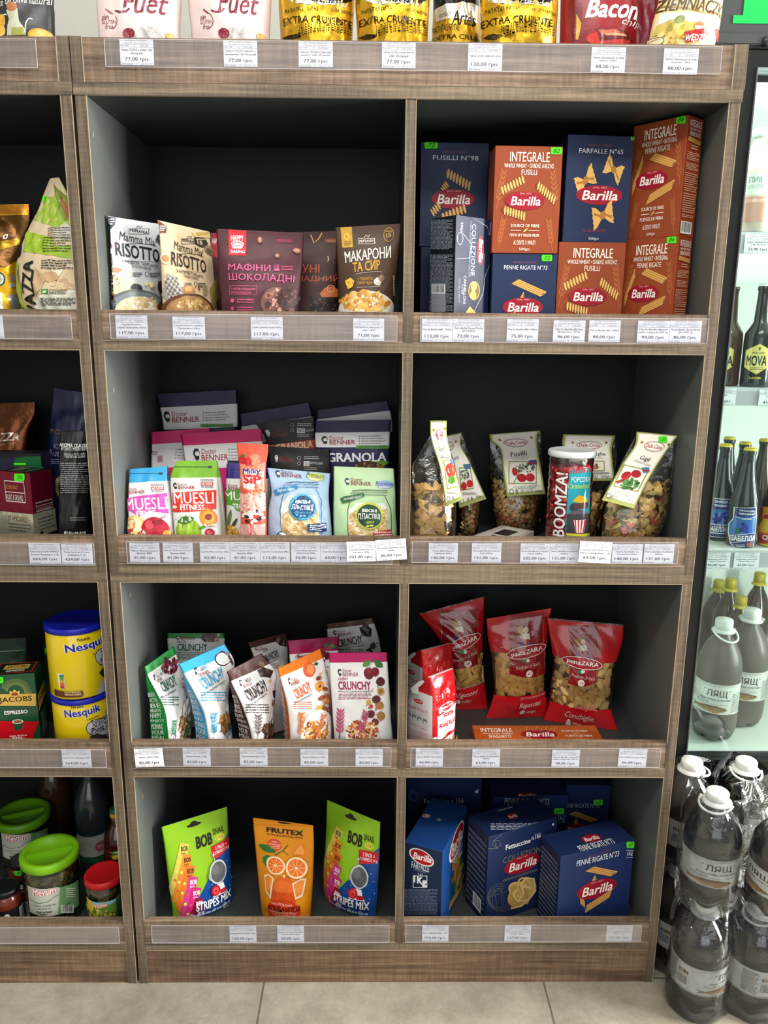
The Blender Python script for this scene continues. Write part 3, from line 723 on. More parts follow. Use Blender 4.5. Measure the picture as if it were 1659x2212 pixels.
# ------------------------------------------------------------------ shared print motifs
RED = 'b8162c'
def barilla(p, x0, y0, x1, y1, rot=0, dal=True):
    w, hh = x1-x0, y1-y0
    p.E(x0, y0, x1, y1, 'a81a2c', rot=rot).E(x0+w*.015, y0+hh*.025, x1-w*.015, y1-hh*.025, '98122a', rot=rot)
    p.T('Barilla', x0+w*.13, y0+hh*.27, x1-w*.10, y0+hh*.76, 'f4efe8', bold=.018, shear=.18, rot=rot)
    if dal: p.T('DAL 1877', x0+w*.36, y0+hh*.07, x0+w*.66, y0+hh*.15, 'e9b9b4', rot=rot)
    return p
def benner(p, x0, y0, x1, y1, c='8e2230', k='2a2a2e', head=True):
    w, hh = x1-x0, y1-y0; a = x0
    if head:
        a = x0+w*.24; hw = w*.19
        p.E(x0, y0+hh*.05, x0+hw, y0+hh*.75, k).E(x0+hw*.3, y0+hh*.22, x0+hw*.95, y0+hh*.7, 'e6e2dc').E(x0+hw*.25, y0+hh*.5, x0+hw*.95, y0+hh*.98, k).E(x0+hw*.4, y0+hh*.48, x0+hw*.9, y0+hh*.62, 'e6e2dc').E(x0+hw*.12, y0+hh*.0, x0+hw*.85, y0+hh*.28, k)
    p.T('Doctor', a, y0, a+w*.42, y0+hh*.45, c).T('BENNER', a, y0+hh*.5, x1, y1, c, bold=.012); return p
def sticker(parent, p, x0, y0, x1, y1, txt, rot=0, off=.0012):
    """a fluorescent green hand-written price sticker on a face of pack p"""
    q = Pack(M_PAPER, step=.00006, Lmax=.006, smooth=p.smooth, crop=p.c); q.f = p.f; q.unit = p.unit; q.off0 = off
    w = x1-x0; q.P([(x0+w*.06, y0), (x1-w*.06, y0), (x1, y0+(y1-y0)*.2), (x1, y1-(y1-y0)*.2), (x1-w*.06, y1), (x0+w*.06, y1), (x0, y1-(y1-y0)*.2), (x0, y0+(y1-y0)*.2)], '4fe01c')
    q.T(txt, x0+w*.25, y0+(y1-y0)*.22, x1-w*.2, y1-(y1-y0)*.22, '16341a', shear=.3, bold=.01)
    o = q.emit('price_sticker', parent); o['label'] = 'small fluorescent green price sticker'; return o
def put(p, name, label, cat, group=None):
    o = p.emit(name); return tag(o, label, cat, group)
def crop(x0, y0, s): CURC[0] = (x0, y0, s)
CA, CB, CC, CD = (0, 0, 1.9988), (830, 0, 2.0012), (180, 440, 2.37), (860, 220, 2.0763)
CE, CF, CG, CH = (220, 820, 2.4761), (860, 880, 2.4397), (250, 1310, 2.6333), (850, 1260, 2.5523)
CI, CJ, CK, CL = (280, 1680, 2.8119), (850, 1670, 2.765), (0, 360, 5.529), (0, 820, 5.026)
CM, CN, CO, CP = (0, 1280, 5.529), (0, 1660, 4.0065), (1480, 0, 3.687), (1480, 560, 5.531)
CQ, CR, CS = (1460, 920, 6.146), (1440, 1260, 5.530), (1390, 1620, 3.736)
# ------------------------------------------------------------------ top shelf: crisp bags
crop(*CA)
def fuet(x, xr, lab):
    p = bag([(x-6, -330), (x+6, -150), (x, 0), (x+14, 150)], [(xr+5, -330), (xr-6, -150), (xr+2, 0), (xr-4, 150)], (.10, .10, .10, .10), F0, M_FILM, T=.035, kind='pillow', col='ecd6d3', seed=int(x), wr=.003, wk=4)
    s = (xr-x)/402
    q = lambda a: x+a*s
    p.R(x-5, -300, xr, -240, '7d1733').T('Fuet', q(140), -38, q(342), 57, '7d1733', bold=.01, shear=.28)
    p.L([(q(112), 44), (q(134), 52), (q(158), 50), (q(176), 34)], 7, '7d1733')
    p.T('sin', q(54), 62, q(85), 86, '7d1733', shear=.3, bold=.01).T('GLUTEN', q(56), 87, q(113), 101, '7d1733').T('free', q(72), 102, q(101), 124, '7d1733', shear=.3)
    p.ring(q(60), 55, q(120), 122, 3, '7d1733', -85, 80).leaf(q(72), 38, q(100), 60, 9, '7d1733')
    p.leaf(q(145), 148, q(355), 155, 80, 'c9c5c3').blobs(q(180), 118, q(330), 150, 26, 5, ['b3aeab', 'dedad6', '9d9794'], 2)
    p.E(q(145), 120, q(200), 165, '8f2a3c').blobs(q(150), 126, q(195), 160, 14, 6, ['b0505a', '7a1c30', 'c98a8a'], 3).E(q(330), 145, q(375), 175, 'd8a24a')
    put(p, 'snack_bag', lab, 'snack bag', 'pale pink snack bags')
fuet(384, 783, 'left pale pink snack bag on the top shelf, over the first price tag')
fuet(812, 1170, 'right pale pink snack bag on the top shelf, next to the gold bags')
def goldbag(x, xr, lab, Y, seed, txt='EXTRA CRUJIENTE', tx=(.06, .80), foil=True):
    w = xr-x
    p = bag([(x-8, -330), (x+10, -120), (x, 0), (x+8, 160)], [(xr+6, -330), (xr-6, -120), (xr, 0), (xr-8, 160)], (Y, Y, Y, Y), F0, M_FOIL, T=.04, kind='pillow', col='d9a928', seed=seed, wr=.0055, wk=4.5); p.step = .00025; p.Lmax = .003
    q = lambda a: x+w*a
    p.E(q(.12), -60, q(.9), 18, 'f0efe8').E(q(.3), -90, q(.98), 12, '2a2320')
    p.T('Artesanal', q(.42), -8, q(.92), 18, 'f2efe6', shear=.4)
    p.T('PATATAS FRITAS', q(.08), 28, q(.52), 47, '3a2a12').T('con SAL MARINA', q(.68), 38, q(.98), 54, '3a2a12', shear=.2)
    p.T(txt, q(tx[0]), 66, q(tx[1]+.16), 108, '2a1d0d', bold=.012)
    for j in range(5):
        for k in range(18):
            a = .28+.66*k/17; yy = 158-j*10-26*math.sin(math.pi*(a-.25)/.75)
            if yy < 165: p.layer = 8; p.E(q(a)-4+j*.4, yy-3, q(a)+4-j*.4, yy+3, '2a1d0d', n=8)
    p.leaf(q(.06), 168, q(.3), 152, 22, '3a2c14')
    put(p, 'crisp_bag', lab, 'crisp bag', 'gold foil crisp bags')
goldbag(1203, 1530, 'leftmost gold foil crisp bag on the top shelf, right of the pink bags', .10, 5)
crop(*CB)
goldbag(-125, 196, 'middle gold foil crisp bag on the top shelf, left of the black-topped bag', .09, 6)
goldbag(412, 752, 'rightmost gold foil crisp bag on the top shelf, left of the dark red bag', .085, 7)
p = bag([(205, -330), (212, 0), (206, 175)], [(402, -330), (408, 0), (420, 175)], (.15, .15, .15, .15), F0, M_FOIL, T=.04, kind='pillow', col='c49a28', seed=8, wr=.004, wk=3.5); p.step = .00025; p.Lmax = .003
p.P([(208, -200), (410, -200), (408, 30), (215, 46)], '1d1c1d').T('GOURMET', 322, 14, 408, 34, 'e9e4d4', shear=.1)
p.P([(222, 42), (405, 28), (400, 104), (224, 96)], 'e6e3dc').T('ESTILO', 240, 56, 286, 72, '2b2620', shear=.15).T('Artes', 294, 46, 398, 106, '221d1a', shear=.35, bold=.008)
p.T('PATATAS FRITAS', 208, 104, 328, 132, '33260f', rot=-4).T('EXTRA CRUJ', 208, 146, 400, 172, '2a1d0d', bold=.01, rot=-2)
put(p, 'crisp_bag', 'narrow gold crisp bag with a black top and a white band across it', 'crisp bag')
p = bag([(752, -320), (762, -60), (758, 175)], [(1120, -320), (1110, -60), (1105, 180)], (.10, .12, .10, .12), F0, M_FILM, T=.045, kind='pillow', col='8d1420', seed=9, wr=.005, wk=3.5)
p.P([(795, -200), (850, -200), (842, 175), (815, 175), (790, 90)], '741019').T('Bacon', 886, -8, 1098, 74, 'f4f1ee', bold=.03, shear=.3).T('chips', 1040, 84, 1118, 124, 'f0e9e4', shear=.3)
p.E(880, 130, 1080, 200, 'c3352f').P([(918, 120), (980, 122), (1060, 138), (1090, 176), (930, 176)], '6a1512').P([(925, 128), (1000, 126), (1030, 140), (940, 148)], 'd1604a').P([(955, 140), (1060, 150), (1050, 158), (960, 152)], 'e59a78').P([(830, 60), (852, 100), (838, 172), (826, 170)], 'd4a73a')
put(p, 'crisp_bag', 'dark red crisp bag with big white slanted lettering on the top shelf', 'crisp bag')
p = bag([(1172, -320), (1190, -40), (1160, 100), (1142, 190)], [(1500, -320), (1482, -20), (1462, 100), (1430, 190)], (.07, .08, .07, .08), F0, M_FILM, T=.04, kind='pillow', col='ead79a', seed=10, wr=.003, wk=2.6, back='8b1c30'); p.step = .0002; p.Lmax = .003
p.T('ZIEMNIACZKI', 1202, -10, 1500, 44, '4b3218', bold=.008, rot=-6).T('ZIEMNIACZKI', 1204, -8, 1502, 46, '6d4a22', rot=-6)
p.L([(1190, 30), (1260, 24), (1340, 40), (1400, 58), (1470, 62)], 4, 'b38a45').L([(1190, 36), (1260, 30), (1340, 46), (1400, 64), (1470, 68)], 2, '6d5222')
p.P([(1190, 60), (1300, 54), (1440, 76), (1450, 130), (1180, 130)], 'd5e2ea').E(1260, 52, 1330, 100, 'f2f4f2').P([(1180, 110), (1240, 84), (1330, 94), (1430, 110), (1440, 160), (1160, 160)], 'c9b655').P([(1200, 150), (1240, 100), (1262, 96), (1230, 155)], 'a89a3a').P([(1260, 150), (1290, 104), (1300, 104), (1290, 155)], 'a89a3a').E(1256, 66, 1300, 100, '7f8a3c')
p.P([(1338, 108), (1362, 92), (1392, 118), (1388, 122)], 'c97a5c').P([(1344, 108), (1388, 122), (1384, 134), (1346, 126)], 'e9e0d0')
p.blobs(1190, 135, 1300, 190, 16, 34, ['e2bd54', 'cfa23a', 'eed07a'], 5).P([(1296, 138), (1440, 126), (1448, 176), (1300, 186)], 'b02a24').T('WĘDZONKA', 1308, 146, 1432, 184, 'fbf3ea', bold=.03, rot=4)
p.E(1124, 168, 1208, 210, '5a4a2a').E(1128, 171, 1204, 208, 'e8dcae').T('z polskich', 1140, 174, 1192, 186, '4a3a1a', rot=6)
put(p, 'crisp_bag', 'cream crisp bag with a painted village at the right end of the top shelf', 'crisp bag')
p = bag([(1090, -300), (1075, 0), (1052, 176)], [(1250, -300), (1240, 0), (1230, 184)], (.15, .16, .15, .16), F0, M_FILM, T=.03, kind='pillow', col='8b2136', seed=11, wr=.003)
put(p, 'crisp_bag', 'plain crimson crisp bag tucked between the dark red and the cream bag', 'crisp bag')
crop(*CA)
p = bag([(-260, -330), (-250, 0), (-240, 150)], [(246, -330), (232, -10), (236, 62), (238, 150)], (.10, .10, .10, .10), F0, M_FILM, T=.04, kind='pillow', col='26272a', seed=12, wr=.006, wk=3.5)
p.T('con aceite de oliva natural', -120, -16, 214, 16, 'e8e4da', shear=.35, rot=8)
p.P([(24, 40), (76, 36), (82, 90), (112, 130), (110, 152), (28, 152), (38, 80)], 'b9b9a6').P([(50, 118), (100, 116), (108, 152), (48, 152)], '9a9a3c').E(27, 8, 74, 48, 'a9683c').ring(2, 58, 36, 128, 5, 'dcdcd4', 60, 260).ring(110, 78, 150, 150, 5, 'dcdcd4', 60, 200)
p.blobs(-120, 70, 46, 160, 12, 70, ['cf9a2e', 'e0b34a', 'b98424'], 4).E(118, 124, 232, 190, 'd8962a').E(128, 132, 222, 180, 'e3aa44')
put(p, 'crisp_bag', 'black crisp bag with an olive oil flask above the left unit', 'crisp bag')
# ------------------------------------------------------------------ row one, left bay: stand-up pouches
crop(*CC)
def pripravka(p, x0, y0, x1, y1, c):
    w, hh = x1-x0, y1-y0
    p.box(x0, y0+hh*.35, x1, y1, hh*.06, c).T('PRIPRAVKA', x0+w*.07, y0+hh*.5, x1-w*.07, y1-hh*.18, c, bold=.02).L([(x0+w*.35, y0+hh*.3), (x0+w*.45, y0+hh*.05), (x0+w*.6, y0+hh*.25), (x0+w*.66, y0)], hh*.07, c)
    return p
def risotto(p, c, x, y, s, rot, ink, l2, l3):
    X = lambda a: x+a*s
    pripravka(p, X(50), y, X(150), y+44, ink).T('Mamma Mia!', X(8), y+48, X(190), y+92, ink, shear=.25, rot=rot).L([(X(30), y+94), (X(100), y+92), (X(180), y+100)], 2.5, ink)
    p.T('RISOTTO', X(-4), y+104, X(206), y+172, ink, bold=.02, rot=rot).T(l2, X(26), y+186, X(192), y+206, ink, rot=rot).T(l3, X(66), y+206, X(160), y+222, ink, rot=rot).L([(X(20), y+182), (X(196), y+188)], 1.5, ink)
    p.P([(X(32), y+240), (X(62), y+232), (X(66), y+262), (X(34), y+264)], 'c9c3b4').words(X(70), y+240, X(114), y+264, 3, ink, 4).ring(X(130), y+236, X(150), y+258, 2, ink).L([(X(140), y+258), (X(140), y+270)], 2, ink).words(X(154), y+240, X(204), y+268, 3, ink, 5)
    return p
p = bag([(100, 60), (104, 200), (122, 545)], [(402, 106), (404, 300), (406, 545)], (.055, .15, .055, .15), F1, M_MATTE, T=.032, col='cdcfd2', seed=21, wr=.0018, back='b9bbbf')
risotto(p, CC, 180, 112, 1.04, -3, '25282c', 'З ТРЮФЕЛЕМ, ПАРМЕЗАНОМ', 'ТА БІЛИМ ВИНОМ')
p.P([(100, 60), (164, 70), (160, 110), (140, 130), (101, 128)], '1e2a3a').words(108, 74, 158, 110, 3, 'e8ebf0', 2)
p.E(100, 178, 122, 210, '5f9a3a').E(101, 192, 118, 234, 'b94a42').E(98, 250, 138, 325, '2c2c30').blobs(102, 256, 134, 318, 14, 8, ['3c3c42', '1c1c20', '55555c'], 3).E(142, 325, 176, 352, 'c08a68').E(106, 362, 200, 486, 'b98a60').E(112, 372, 192, 462, 'e3cda8').blobs(118, 380, 186, 440, 14, 14, ['c9a070', 'f0e2c6', 'a87c4c'], 8).E(372, 158, 404, 210, '2a2c30').E(240, 412, 298, 462, '3a3a3e').blobs(244, 416, 292, 456, 12, 8, ['2a2a2e', '5c5c60'], 6)
p.P([(306, 408), (322, 400), (330, 414), (312, 424)], 'e2cf96').P([(330, 410), (352, 404), (354, 424), (336, 432)], 'e2cf96').E(374, 398, 404, 460, '3a2a26')
p.E(168, 440, 420, 640, '5d6468').E(178, 450, 410, 640, '7b8286').E(190, 476, 396, 620, 'd9c9a6').blobs(205, 486, 385, 548, 60, 26, ['e9dcc0', 'd4bf94', 'f4ecd8', 'b99a6c', 'c4b089'], 9).P([(366, 520), (404, 470), (406, 546), (372, 546)], '6a3f22')
put(p, 'food_pouch', 'pale grey pouch reading RISOTTO, leftmost in the pouch bay', 'food pouch')
p = bag([(378, 84), (390, 160), (408, 545)], [(646, 144), (664, 300), (686, 545)], (.06, .13, .06, .13), F1, M_MATTE, T=.034, col='d7bf9c', seed=22, wr=.002, back='c2a985')
risotto(p, CC, 462, 164, .80, -6, '2e2118', 'З БІЛИМИ ГРИБАМИ,', 'ПАРМЕЗАНОМ ТА БІЛИМ ВИНОМ')
p.P([(378, 84), (424, 116), (424, 150), (388, 152)], '5a2a16').words(390, 112, 420, 142, 3, 'e8ddd0', 2, vert=False)
p.E(566, 168, 634, 222, '2f231c').T('15', 584, 190, 608, 208, 'e9c9a0', bold=.02).words(576, 180, 622, 188, 1, 'e9c9a0', 2).P([(556, 148), (644, 144), (648, 176), (566, 170)], 'd8bd78').P([(570, 150), (640, 146), (640, 160), (580, 166)], 'b89848')
p.E(398, 250, 446, 310, 'e5cfae').E(404, 262, 440, 300, 'b08658').E(620, 216, 662, 262, '8f7a58').E(626, 232, 650, 258, '5f4c34')
p.P([(428, 358), (474, 376), (504, 448), (440, 506), (404, 470)], '9a958c')
for i in range(6):
    for j in range(7): p.layer = 30; p.E(420+i*11+j*3, 384+j*15-i*1, 428+i*11+j*3, 392+j*15-i*1, '46423c' if (i+j) % 2 else 'd0ccc4', n=8)
p.E(512, 420, 566, 470, 'b07f4c').E(518, 424, 560, 450, 'd0a268').P([(582, 420), (592, 426), (594, 446), (584, 446)], '7a4a22').P([(604, 424), (630, 420), (626, 470), (610, 466)], '9a8a66')
p.E(436, 462, 676, 640, '5a3418').E(450, 474, 664, 640, 'a07848').blobs(480, 496, 636, 548, 50, 22, ['c9a468', 'e0c48c', '9c7240', 'b88c54'], 10).P([(640, 440), (690, 350), (680, 480), (650, 540)], '8e7a3a')
put(p, 'food_pouch', 'beige pouch reading RISOTTO with a cheese grater picture, beside the grey risotto pouch', 'food pouch')
p = bag([(600, 150), (606, 545)], [(960, 150), (950, 545)], (.19, .19, .19, .19), F1, M_MATTE, T=.03, col='4a1b26', seed=23)
p.R(655, 146, 690, 272, 'a8182c').T('HAPPY', 660, 178, 700, 206, 'f0e4e4', bold=.02)
put(p, 'food_pouch', 'maroon pouch mostly hidden behind the front maroon pouch, its red corner showing', 'food pouch')
def maroonpouch(p): return p
p = bag([(680, 128), (690, 300), (710, 552)], [(1128, 150), (1124, 300), (1108, 552)], (.05, .07, .05, .07), F1, M_MATTE, T=.036, col='4a2029', seed=24, wr=.0016)
p.L([(690, 184), (1120, 200)], 1.5, '5e3038').L([(690, 140), (1120, 160)], 2, '5a2c34')
p.P([(742, 130), (834, 134), (834, 268), (744, 264)], 'c8202f').T('HAPPY', 756, 162, 820, 190, 'f6eeee', bold=.02).T('BAKING', 756, 236, 826, 252, 'f6eeee', bold=.015)
p.P([(758, 208), (820, 208), (812, 228), (766, 228)], 'f0e2e0').E(756, 190, 822, 218, 'f0e2e0').E(762, 196, 816, 214, 'c8202f').E(766, 200, 812, 212, 'f0e2e0')
for i in range(5): p.L([(770+i*10, 210), (772+i*9, 226)], 2, 'c8202f')
p.box(988, 182, 1074, 200, 2, '8e2a4c').T('PRIPRAVKA', 994, 185, 1068, 197, 'b0345c', bold=.02)
p.T('МАФІНИ', 744, 308, 958, 346, 'e0598c', bold=.004).T('ШОКОЛАДНІ', 748, 360, 1078, 402, 'e0598c', bold=.004)
p.T('10', 980, 312, 1002, 332, 'e0598c').P([(976, 334), (1004, 334), (1000, 346), (980, 346)], 'e0598c').words(1012, 318, 1072, 346, 2, 'c0446e', 3).box(750, 422, 890, 468, 1.8, 'd0527e').T('З БЕЛЬГІЙСЬКИМ', 758, 430, 882, 444, 'e0598c').T('ШОКОЛАДОМ', 758, 450, 858, 464, 'e0598c')
p.E(758, 486, 776, 508, 'c0446e').E(758, 526, 776, 546, 'c0446e').words(790, 488, 872, 512, 2, 'c0446e', 4).words(790, 526, 870, 550, 2, 'c0446e', 5)
for a in ((892, 170, 918, 206), (1072, 228, 1112, 256), (980, 258, 1004, 280)): p.E(*a, '8a5a48').E(a[0]+5, a[1]+5, a[2]-6, a[3]-8, 'b58a72')
p.E(910, 430, 1068, 590, '6b4138').blobs(920, 440, 1062, 552, 90, 17, ['8a5a4c', 'a8786a', '54302a', '744a40', 'c29a8a'], 7).E(990, 428, 1090, 548, '3a1c1c').blobs(1000, 430, 1095, 550, 40, 20, ['4a2822', '2a1210', '6a4038'], 12).E(930, 500, 960, 535, '3a1c18').E(1010, 440, 1040, 475, '3a1c18')
put(p, 'food_pouch', 'wide maroon pouch with a whole red cupcake badge and pink lettering', 'food pouch')
p = bag([(880, 150), (884, 545)], [(1304, 140), (1300, 300), (1304, 552)], (.16, .13, .16, .13), F1, M_MATTE, T=.03, col='3d1f1c', seed=25, wr=.0014)
p.T('БРАУНІ', 1020, 310, 1208, 354, 'c05a34', bold=.004).T('ШОКОЛАДНИЙ', 940, 362, 1302, 402, 'c05a34', bold=.004)
p.L([(1165, 160), (1180, 200), (1205, 180), (1222, 150)], 6, 'c79a6a').L([(1252, 268), (1256, 288), (1250, 296)], 5, 'd8b898').box(1238, 180, 1318, 200, 2, 'a05a3a').T('PRIPRAVKA', 1244, 184, 1312, 197, 'c07850', bold=.02)
p.P([(1160, 470), (1230, 450), (1306, 470), (1306, 552), (1160, 552)], '1c1010').P([(1160, 470), (1230, 450), (1306, 462), (1300, 486), (1200, 488)], '3a2220').blobs(1164, 490, 1300, 552, 40, 14, ['2e1a16', '54362c', '1a0c0a', '6a4a3c'], 6, oval=False).P([(1210, 462), (1236, 430), (1270, 424), (1304, 440), (1304, 478), (1222, 480)], 'c8703a').ring(1248, 418, 1284, 452, 5, 'e09a5a')
put(p, 'food_pouch', 'dark brown pouch with orange lettering, half hidden behind the wide maroon pouch', 'food pouch')
p = bag([(1290, 122), (1300, 300), (1310, 552)], [(1630, 102), (1612, 300), (1582, 552)], (.06, .055, .06, .055), F1, M_MATTE, T=.036, col='4a3324', seed=26, wr=.0016)
p.P([(1316, 118), (1374, 114), (1380, 222), (1326, 226)], 'c99a2a').words(1336, 192, 1372, 216, 3, '5a3a10', 2).E(1334, 150, 1364, 186, 'e0b84a').E(1340, 160, 1354, 176, 'b88420')
pripravka(p, 1408, 160, 1494, 208, 'e6ddd0').E(1536, 122, 1590, 196, 'b98a2c').E(1540, 126, 1586, 192, '4a3324').T('15', 1550, 150, 1576, 172, 'c99a3a', bold=.02, rot=8).words(1548, 136, 1580, 148, 1, 'c99a3a', 3)
p.T('МАКАРОНИ', 1338, 228, 1574, 290, 'f2ece2', bold=.015, rot=4).T('ТА СИР', 1380, 292, 1518, 346, 'd8a032', bold=.025, rot=4)
p.L([(1398, 368), (1400, 360), (1460, 352), (1524, 346), (1526, 356)], 1.5, 'e0d4c0').T('З ГРИБАМИ ТА', 1408, 376, 1482, 394, 'd8a032').T('СИРОМ ЧЕДЕР', 1404, 398, 1478, 416, 'd8a032').L([(1400, 424), (1404, 430), (1520, 424)], 1.5, 'e0d4c0')
p.P([(1342, 396), (1370, 380), (1390, 398), (1380, 428), (1356, 438)], 'e6b83a').E(1356, 400, 1366, 410, 'c08a1c').P([(1376, 404), (1390, 398), (1384, 424)], 'c8962a').E(1486, 378, 1526, 418, 'e6dcd0').P([(1500, 400), (1516, 402), (1520, 420), (1498, 420)], 'cfc2b2').E(1510, 366, 1540, 400, '8a6a4c')
p.E(1308, 448, 1582, 640, 'dcd6c8').blobs(1325, 452, 1560, 552, 80, 30, ['e0a848', 'd0913a', 'eec070', 'c4822c', 'e8b860'], 9).blobs(1345, 460, 1545, 550, 22, 14, ['e9dcc0', 'b9823a', 'f4e8cc'], 4).words(1578, 370, 1588, 470, 1, 'b8a890', 3, vert=True)
put(p, 'food_pouch', 'brown macaroni pouch with white and yellow lettering, rightmost in the pouch bay', 'food pouch')

# ------------------------------------------------------------------ row one, right bay: pasta boxes
crop(*CD)
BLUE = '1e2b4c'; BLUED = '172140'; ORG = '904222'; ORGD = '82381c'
def art_integrale(p, kind, greek):
    """front art in percent of the box face"""
    p.unit = True
    for sx in (0, 1):
        X = (lambda a: a) if sx == 0 else (lambda a: 100-a)
        p.wheat(X(4), 60, X(14), 22, 16 if sx == 0 else 16, 'a85c32', 6).wheat(X(8), 98, X(16), 68, 15, 'a85c32', 6)
    p.T('INTEGRALE', 22, 5.5, 81, 14.5, 'f4e9dc', bold=.012)
    if greek: p.T('WHOLE WHEAT • ΟΛΙΚΗΣ ΑΛΕΣΗΣ', 14, 16, 88, 20, 'f4e9dc', bold=.01)
    else: p.T('WHOLE WHEAT • INTEGRAL', 18, 16, 84, 20, 'f4e9dc', bold=.01)
    if kind == 'fusilli':
        p.T('FUSILLI', 40, 21.5, 63, 26.5, 'f4e9dc', bold=.006)
        p.fusillo(10, 42, 44, 30, 8, 8).fusillo(64, 35, 92, 50, 8, 8)
        barilla(p, 18, 42, 76, 59).fusillo(15, 59, 48, 65, 8, 8)
        p.T('ΠΗΓΗ ΦΥΤΙΚΩΝ ΙΝΩΝ', 26, 81.5, 70, 84.5, 'f4e9dc', bold=.012).T('AL DENTE 11 MINUTI', 32, 88, 65, 92, 'f4e9dc')
    else:
        p.T('PENNE RIGATE', 26, 21.5, 72, 26, 'f4e9dc', bold=.006)
        p.penne(40, 29, 84, 39, 7).penne(6, 56, 24, 28, 5.5)
        barilla(p, 12, 41, 72, 57).penne(38, 66, 86, 55, 7)
        p.T('FUENTE DE FIBRA', 26, 81.5, 70, 84.5, 'f4e9dc', bold=.012).T('AL DENTE 9 MINUTI', 32, 88, 65, 92, 'f4e9dc')
    p.T('SOURCE OF FIBRE', 27, 72.5, 70, 75.5, 'f4e9dc', bold=.012).L([(27, 78.5), (43, 78.5)], .5, 'f4e9dc').L([(54, 78.5), (70, 78.5)], .5, 'f4e9dc').leaf(46, 80, 53, 76.5, 2.2, 'd8a860')
    p.T('500g℮', 41, 95, 57, 98, 'f4e9dc'); p.unit = False; return p
def art_side(p, bar=True):
    p.on('R'); p.unit = True
    p.T('INTEGRALE', 12, 3, 88, 8.5, 'f4e9dc', bold=.01).T('WHOLE WHEAT • INTEGRAL', 14, 9.5, 84, 11.5, 'f4e9dc').T('PENNE RIGATE', 16, 12.5, 84, 16, 'f4e9dc', bold=.01).penne(8, 18.5, 90, 20.5, 3.6)
    p.words(30, 23, 74, 27, 2, 'd8b49a', 2).words(8, 29, 86, 36, 5, 'd8a88a', 3).words(8, 38, 86, 44, 5, 'd8a88a', 4).words(6, 46, 88, 62, 9, 'd0a086', 5).words(6, 63, 88, 80, 9, 'd0a086', 6).words(6, 81, 80, 84, 2, 'd0a086', 7)
    if bar: p.bars(6, 87, 78, 97.5)
    p.unit = False; p.on('F'); return p
# lower tier
Ht = 0.1845
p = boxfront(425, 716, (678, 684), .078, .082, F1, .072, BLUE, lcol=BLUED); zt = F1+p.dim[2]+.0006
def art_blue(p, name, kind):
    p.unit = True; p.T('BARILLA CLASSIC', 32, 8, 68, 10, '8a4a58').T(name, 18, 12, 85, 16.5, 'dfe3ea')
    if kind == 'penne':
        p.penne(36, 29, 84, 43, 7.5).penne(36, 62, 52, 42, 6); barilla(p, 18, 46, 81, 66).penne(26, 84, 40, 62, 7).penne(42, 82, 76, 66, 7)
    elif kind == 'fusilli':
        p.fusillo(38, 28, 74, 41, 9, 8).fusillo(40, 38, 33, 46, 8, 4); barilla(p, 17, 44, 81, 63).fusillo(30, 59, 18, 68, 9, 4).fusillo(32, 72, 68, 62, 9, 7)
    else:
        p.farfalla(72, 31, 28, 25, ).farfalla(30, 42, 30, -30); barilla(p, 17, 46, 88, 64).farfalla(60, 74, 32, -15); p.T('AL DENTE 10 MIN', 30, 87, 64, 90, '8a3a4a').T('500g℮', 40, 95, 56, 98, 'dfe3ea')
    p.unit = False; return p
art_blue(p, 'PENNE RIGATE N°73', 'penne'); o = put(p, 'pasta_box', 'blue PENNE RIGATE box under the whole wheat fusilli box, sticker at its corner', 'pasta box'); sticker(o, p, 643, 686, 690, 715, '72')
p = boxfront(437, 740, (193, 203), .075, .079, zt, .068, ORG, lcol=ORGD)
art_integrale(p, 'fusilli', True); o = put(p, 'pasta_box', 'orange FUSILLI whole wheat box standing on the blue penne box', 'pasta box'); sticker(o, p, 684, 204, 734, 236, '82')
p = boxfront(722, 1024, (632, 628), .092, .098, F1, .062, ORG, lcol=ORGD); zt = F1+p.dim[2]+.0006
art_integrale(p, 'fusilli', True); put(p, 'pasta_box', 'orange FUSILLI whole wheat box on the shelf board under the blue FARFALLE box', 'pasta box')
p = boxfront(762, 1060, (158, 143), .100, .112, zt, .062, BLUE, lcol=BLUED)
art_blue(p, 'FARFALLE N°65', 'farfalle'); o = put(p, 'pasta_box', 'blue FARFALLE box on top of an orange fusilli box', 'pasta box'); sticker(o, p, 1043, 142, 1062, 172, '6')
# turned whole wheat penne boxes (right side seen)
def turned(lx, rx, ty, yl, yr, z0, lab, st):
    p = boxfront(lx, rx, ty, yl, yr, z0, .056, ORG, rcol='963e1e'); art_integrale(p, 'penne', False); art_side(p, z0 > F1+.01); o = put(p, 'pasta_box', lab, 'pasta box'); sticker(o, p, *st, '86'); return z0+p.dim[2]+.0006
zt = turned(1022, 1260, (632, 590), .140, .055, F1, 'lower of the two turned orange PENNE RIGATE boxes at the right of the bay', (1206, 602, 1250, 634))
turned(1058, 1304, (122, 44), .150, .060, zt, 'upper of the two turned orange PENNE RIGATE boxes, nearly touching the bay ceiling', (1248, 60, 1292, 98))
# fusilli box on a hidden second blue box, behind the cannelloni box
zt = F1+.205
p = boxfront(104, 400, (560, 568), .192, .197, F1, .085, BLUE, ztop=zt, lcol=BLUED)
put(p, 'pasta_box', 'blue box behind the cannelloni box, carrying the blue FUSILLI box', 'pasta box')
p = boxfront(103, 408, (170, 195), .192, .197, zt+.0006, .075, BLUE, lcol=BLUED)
art_blue(p, 'FUSILLI N°98', 'fusilli'); o = put(p, 'pasta_box', 'blue FUSILLI box with a green sticker at the top left of the box bay', 'pasta box'); sticker(o, p, 118, 178, 178, 210, '72')
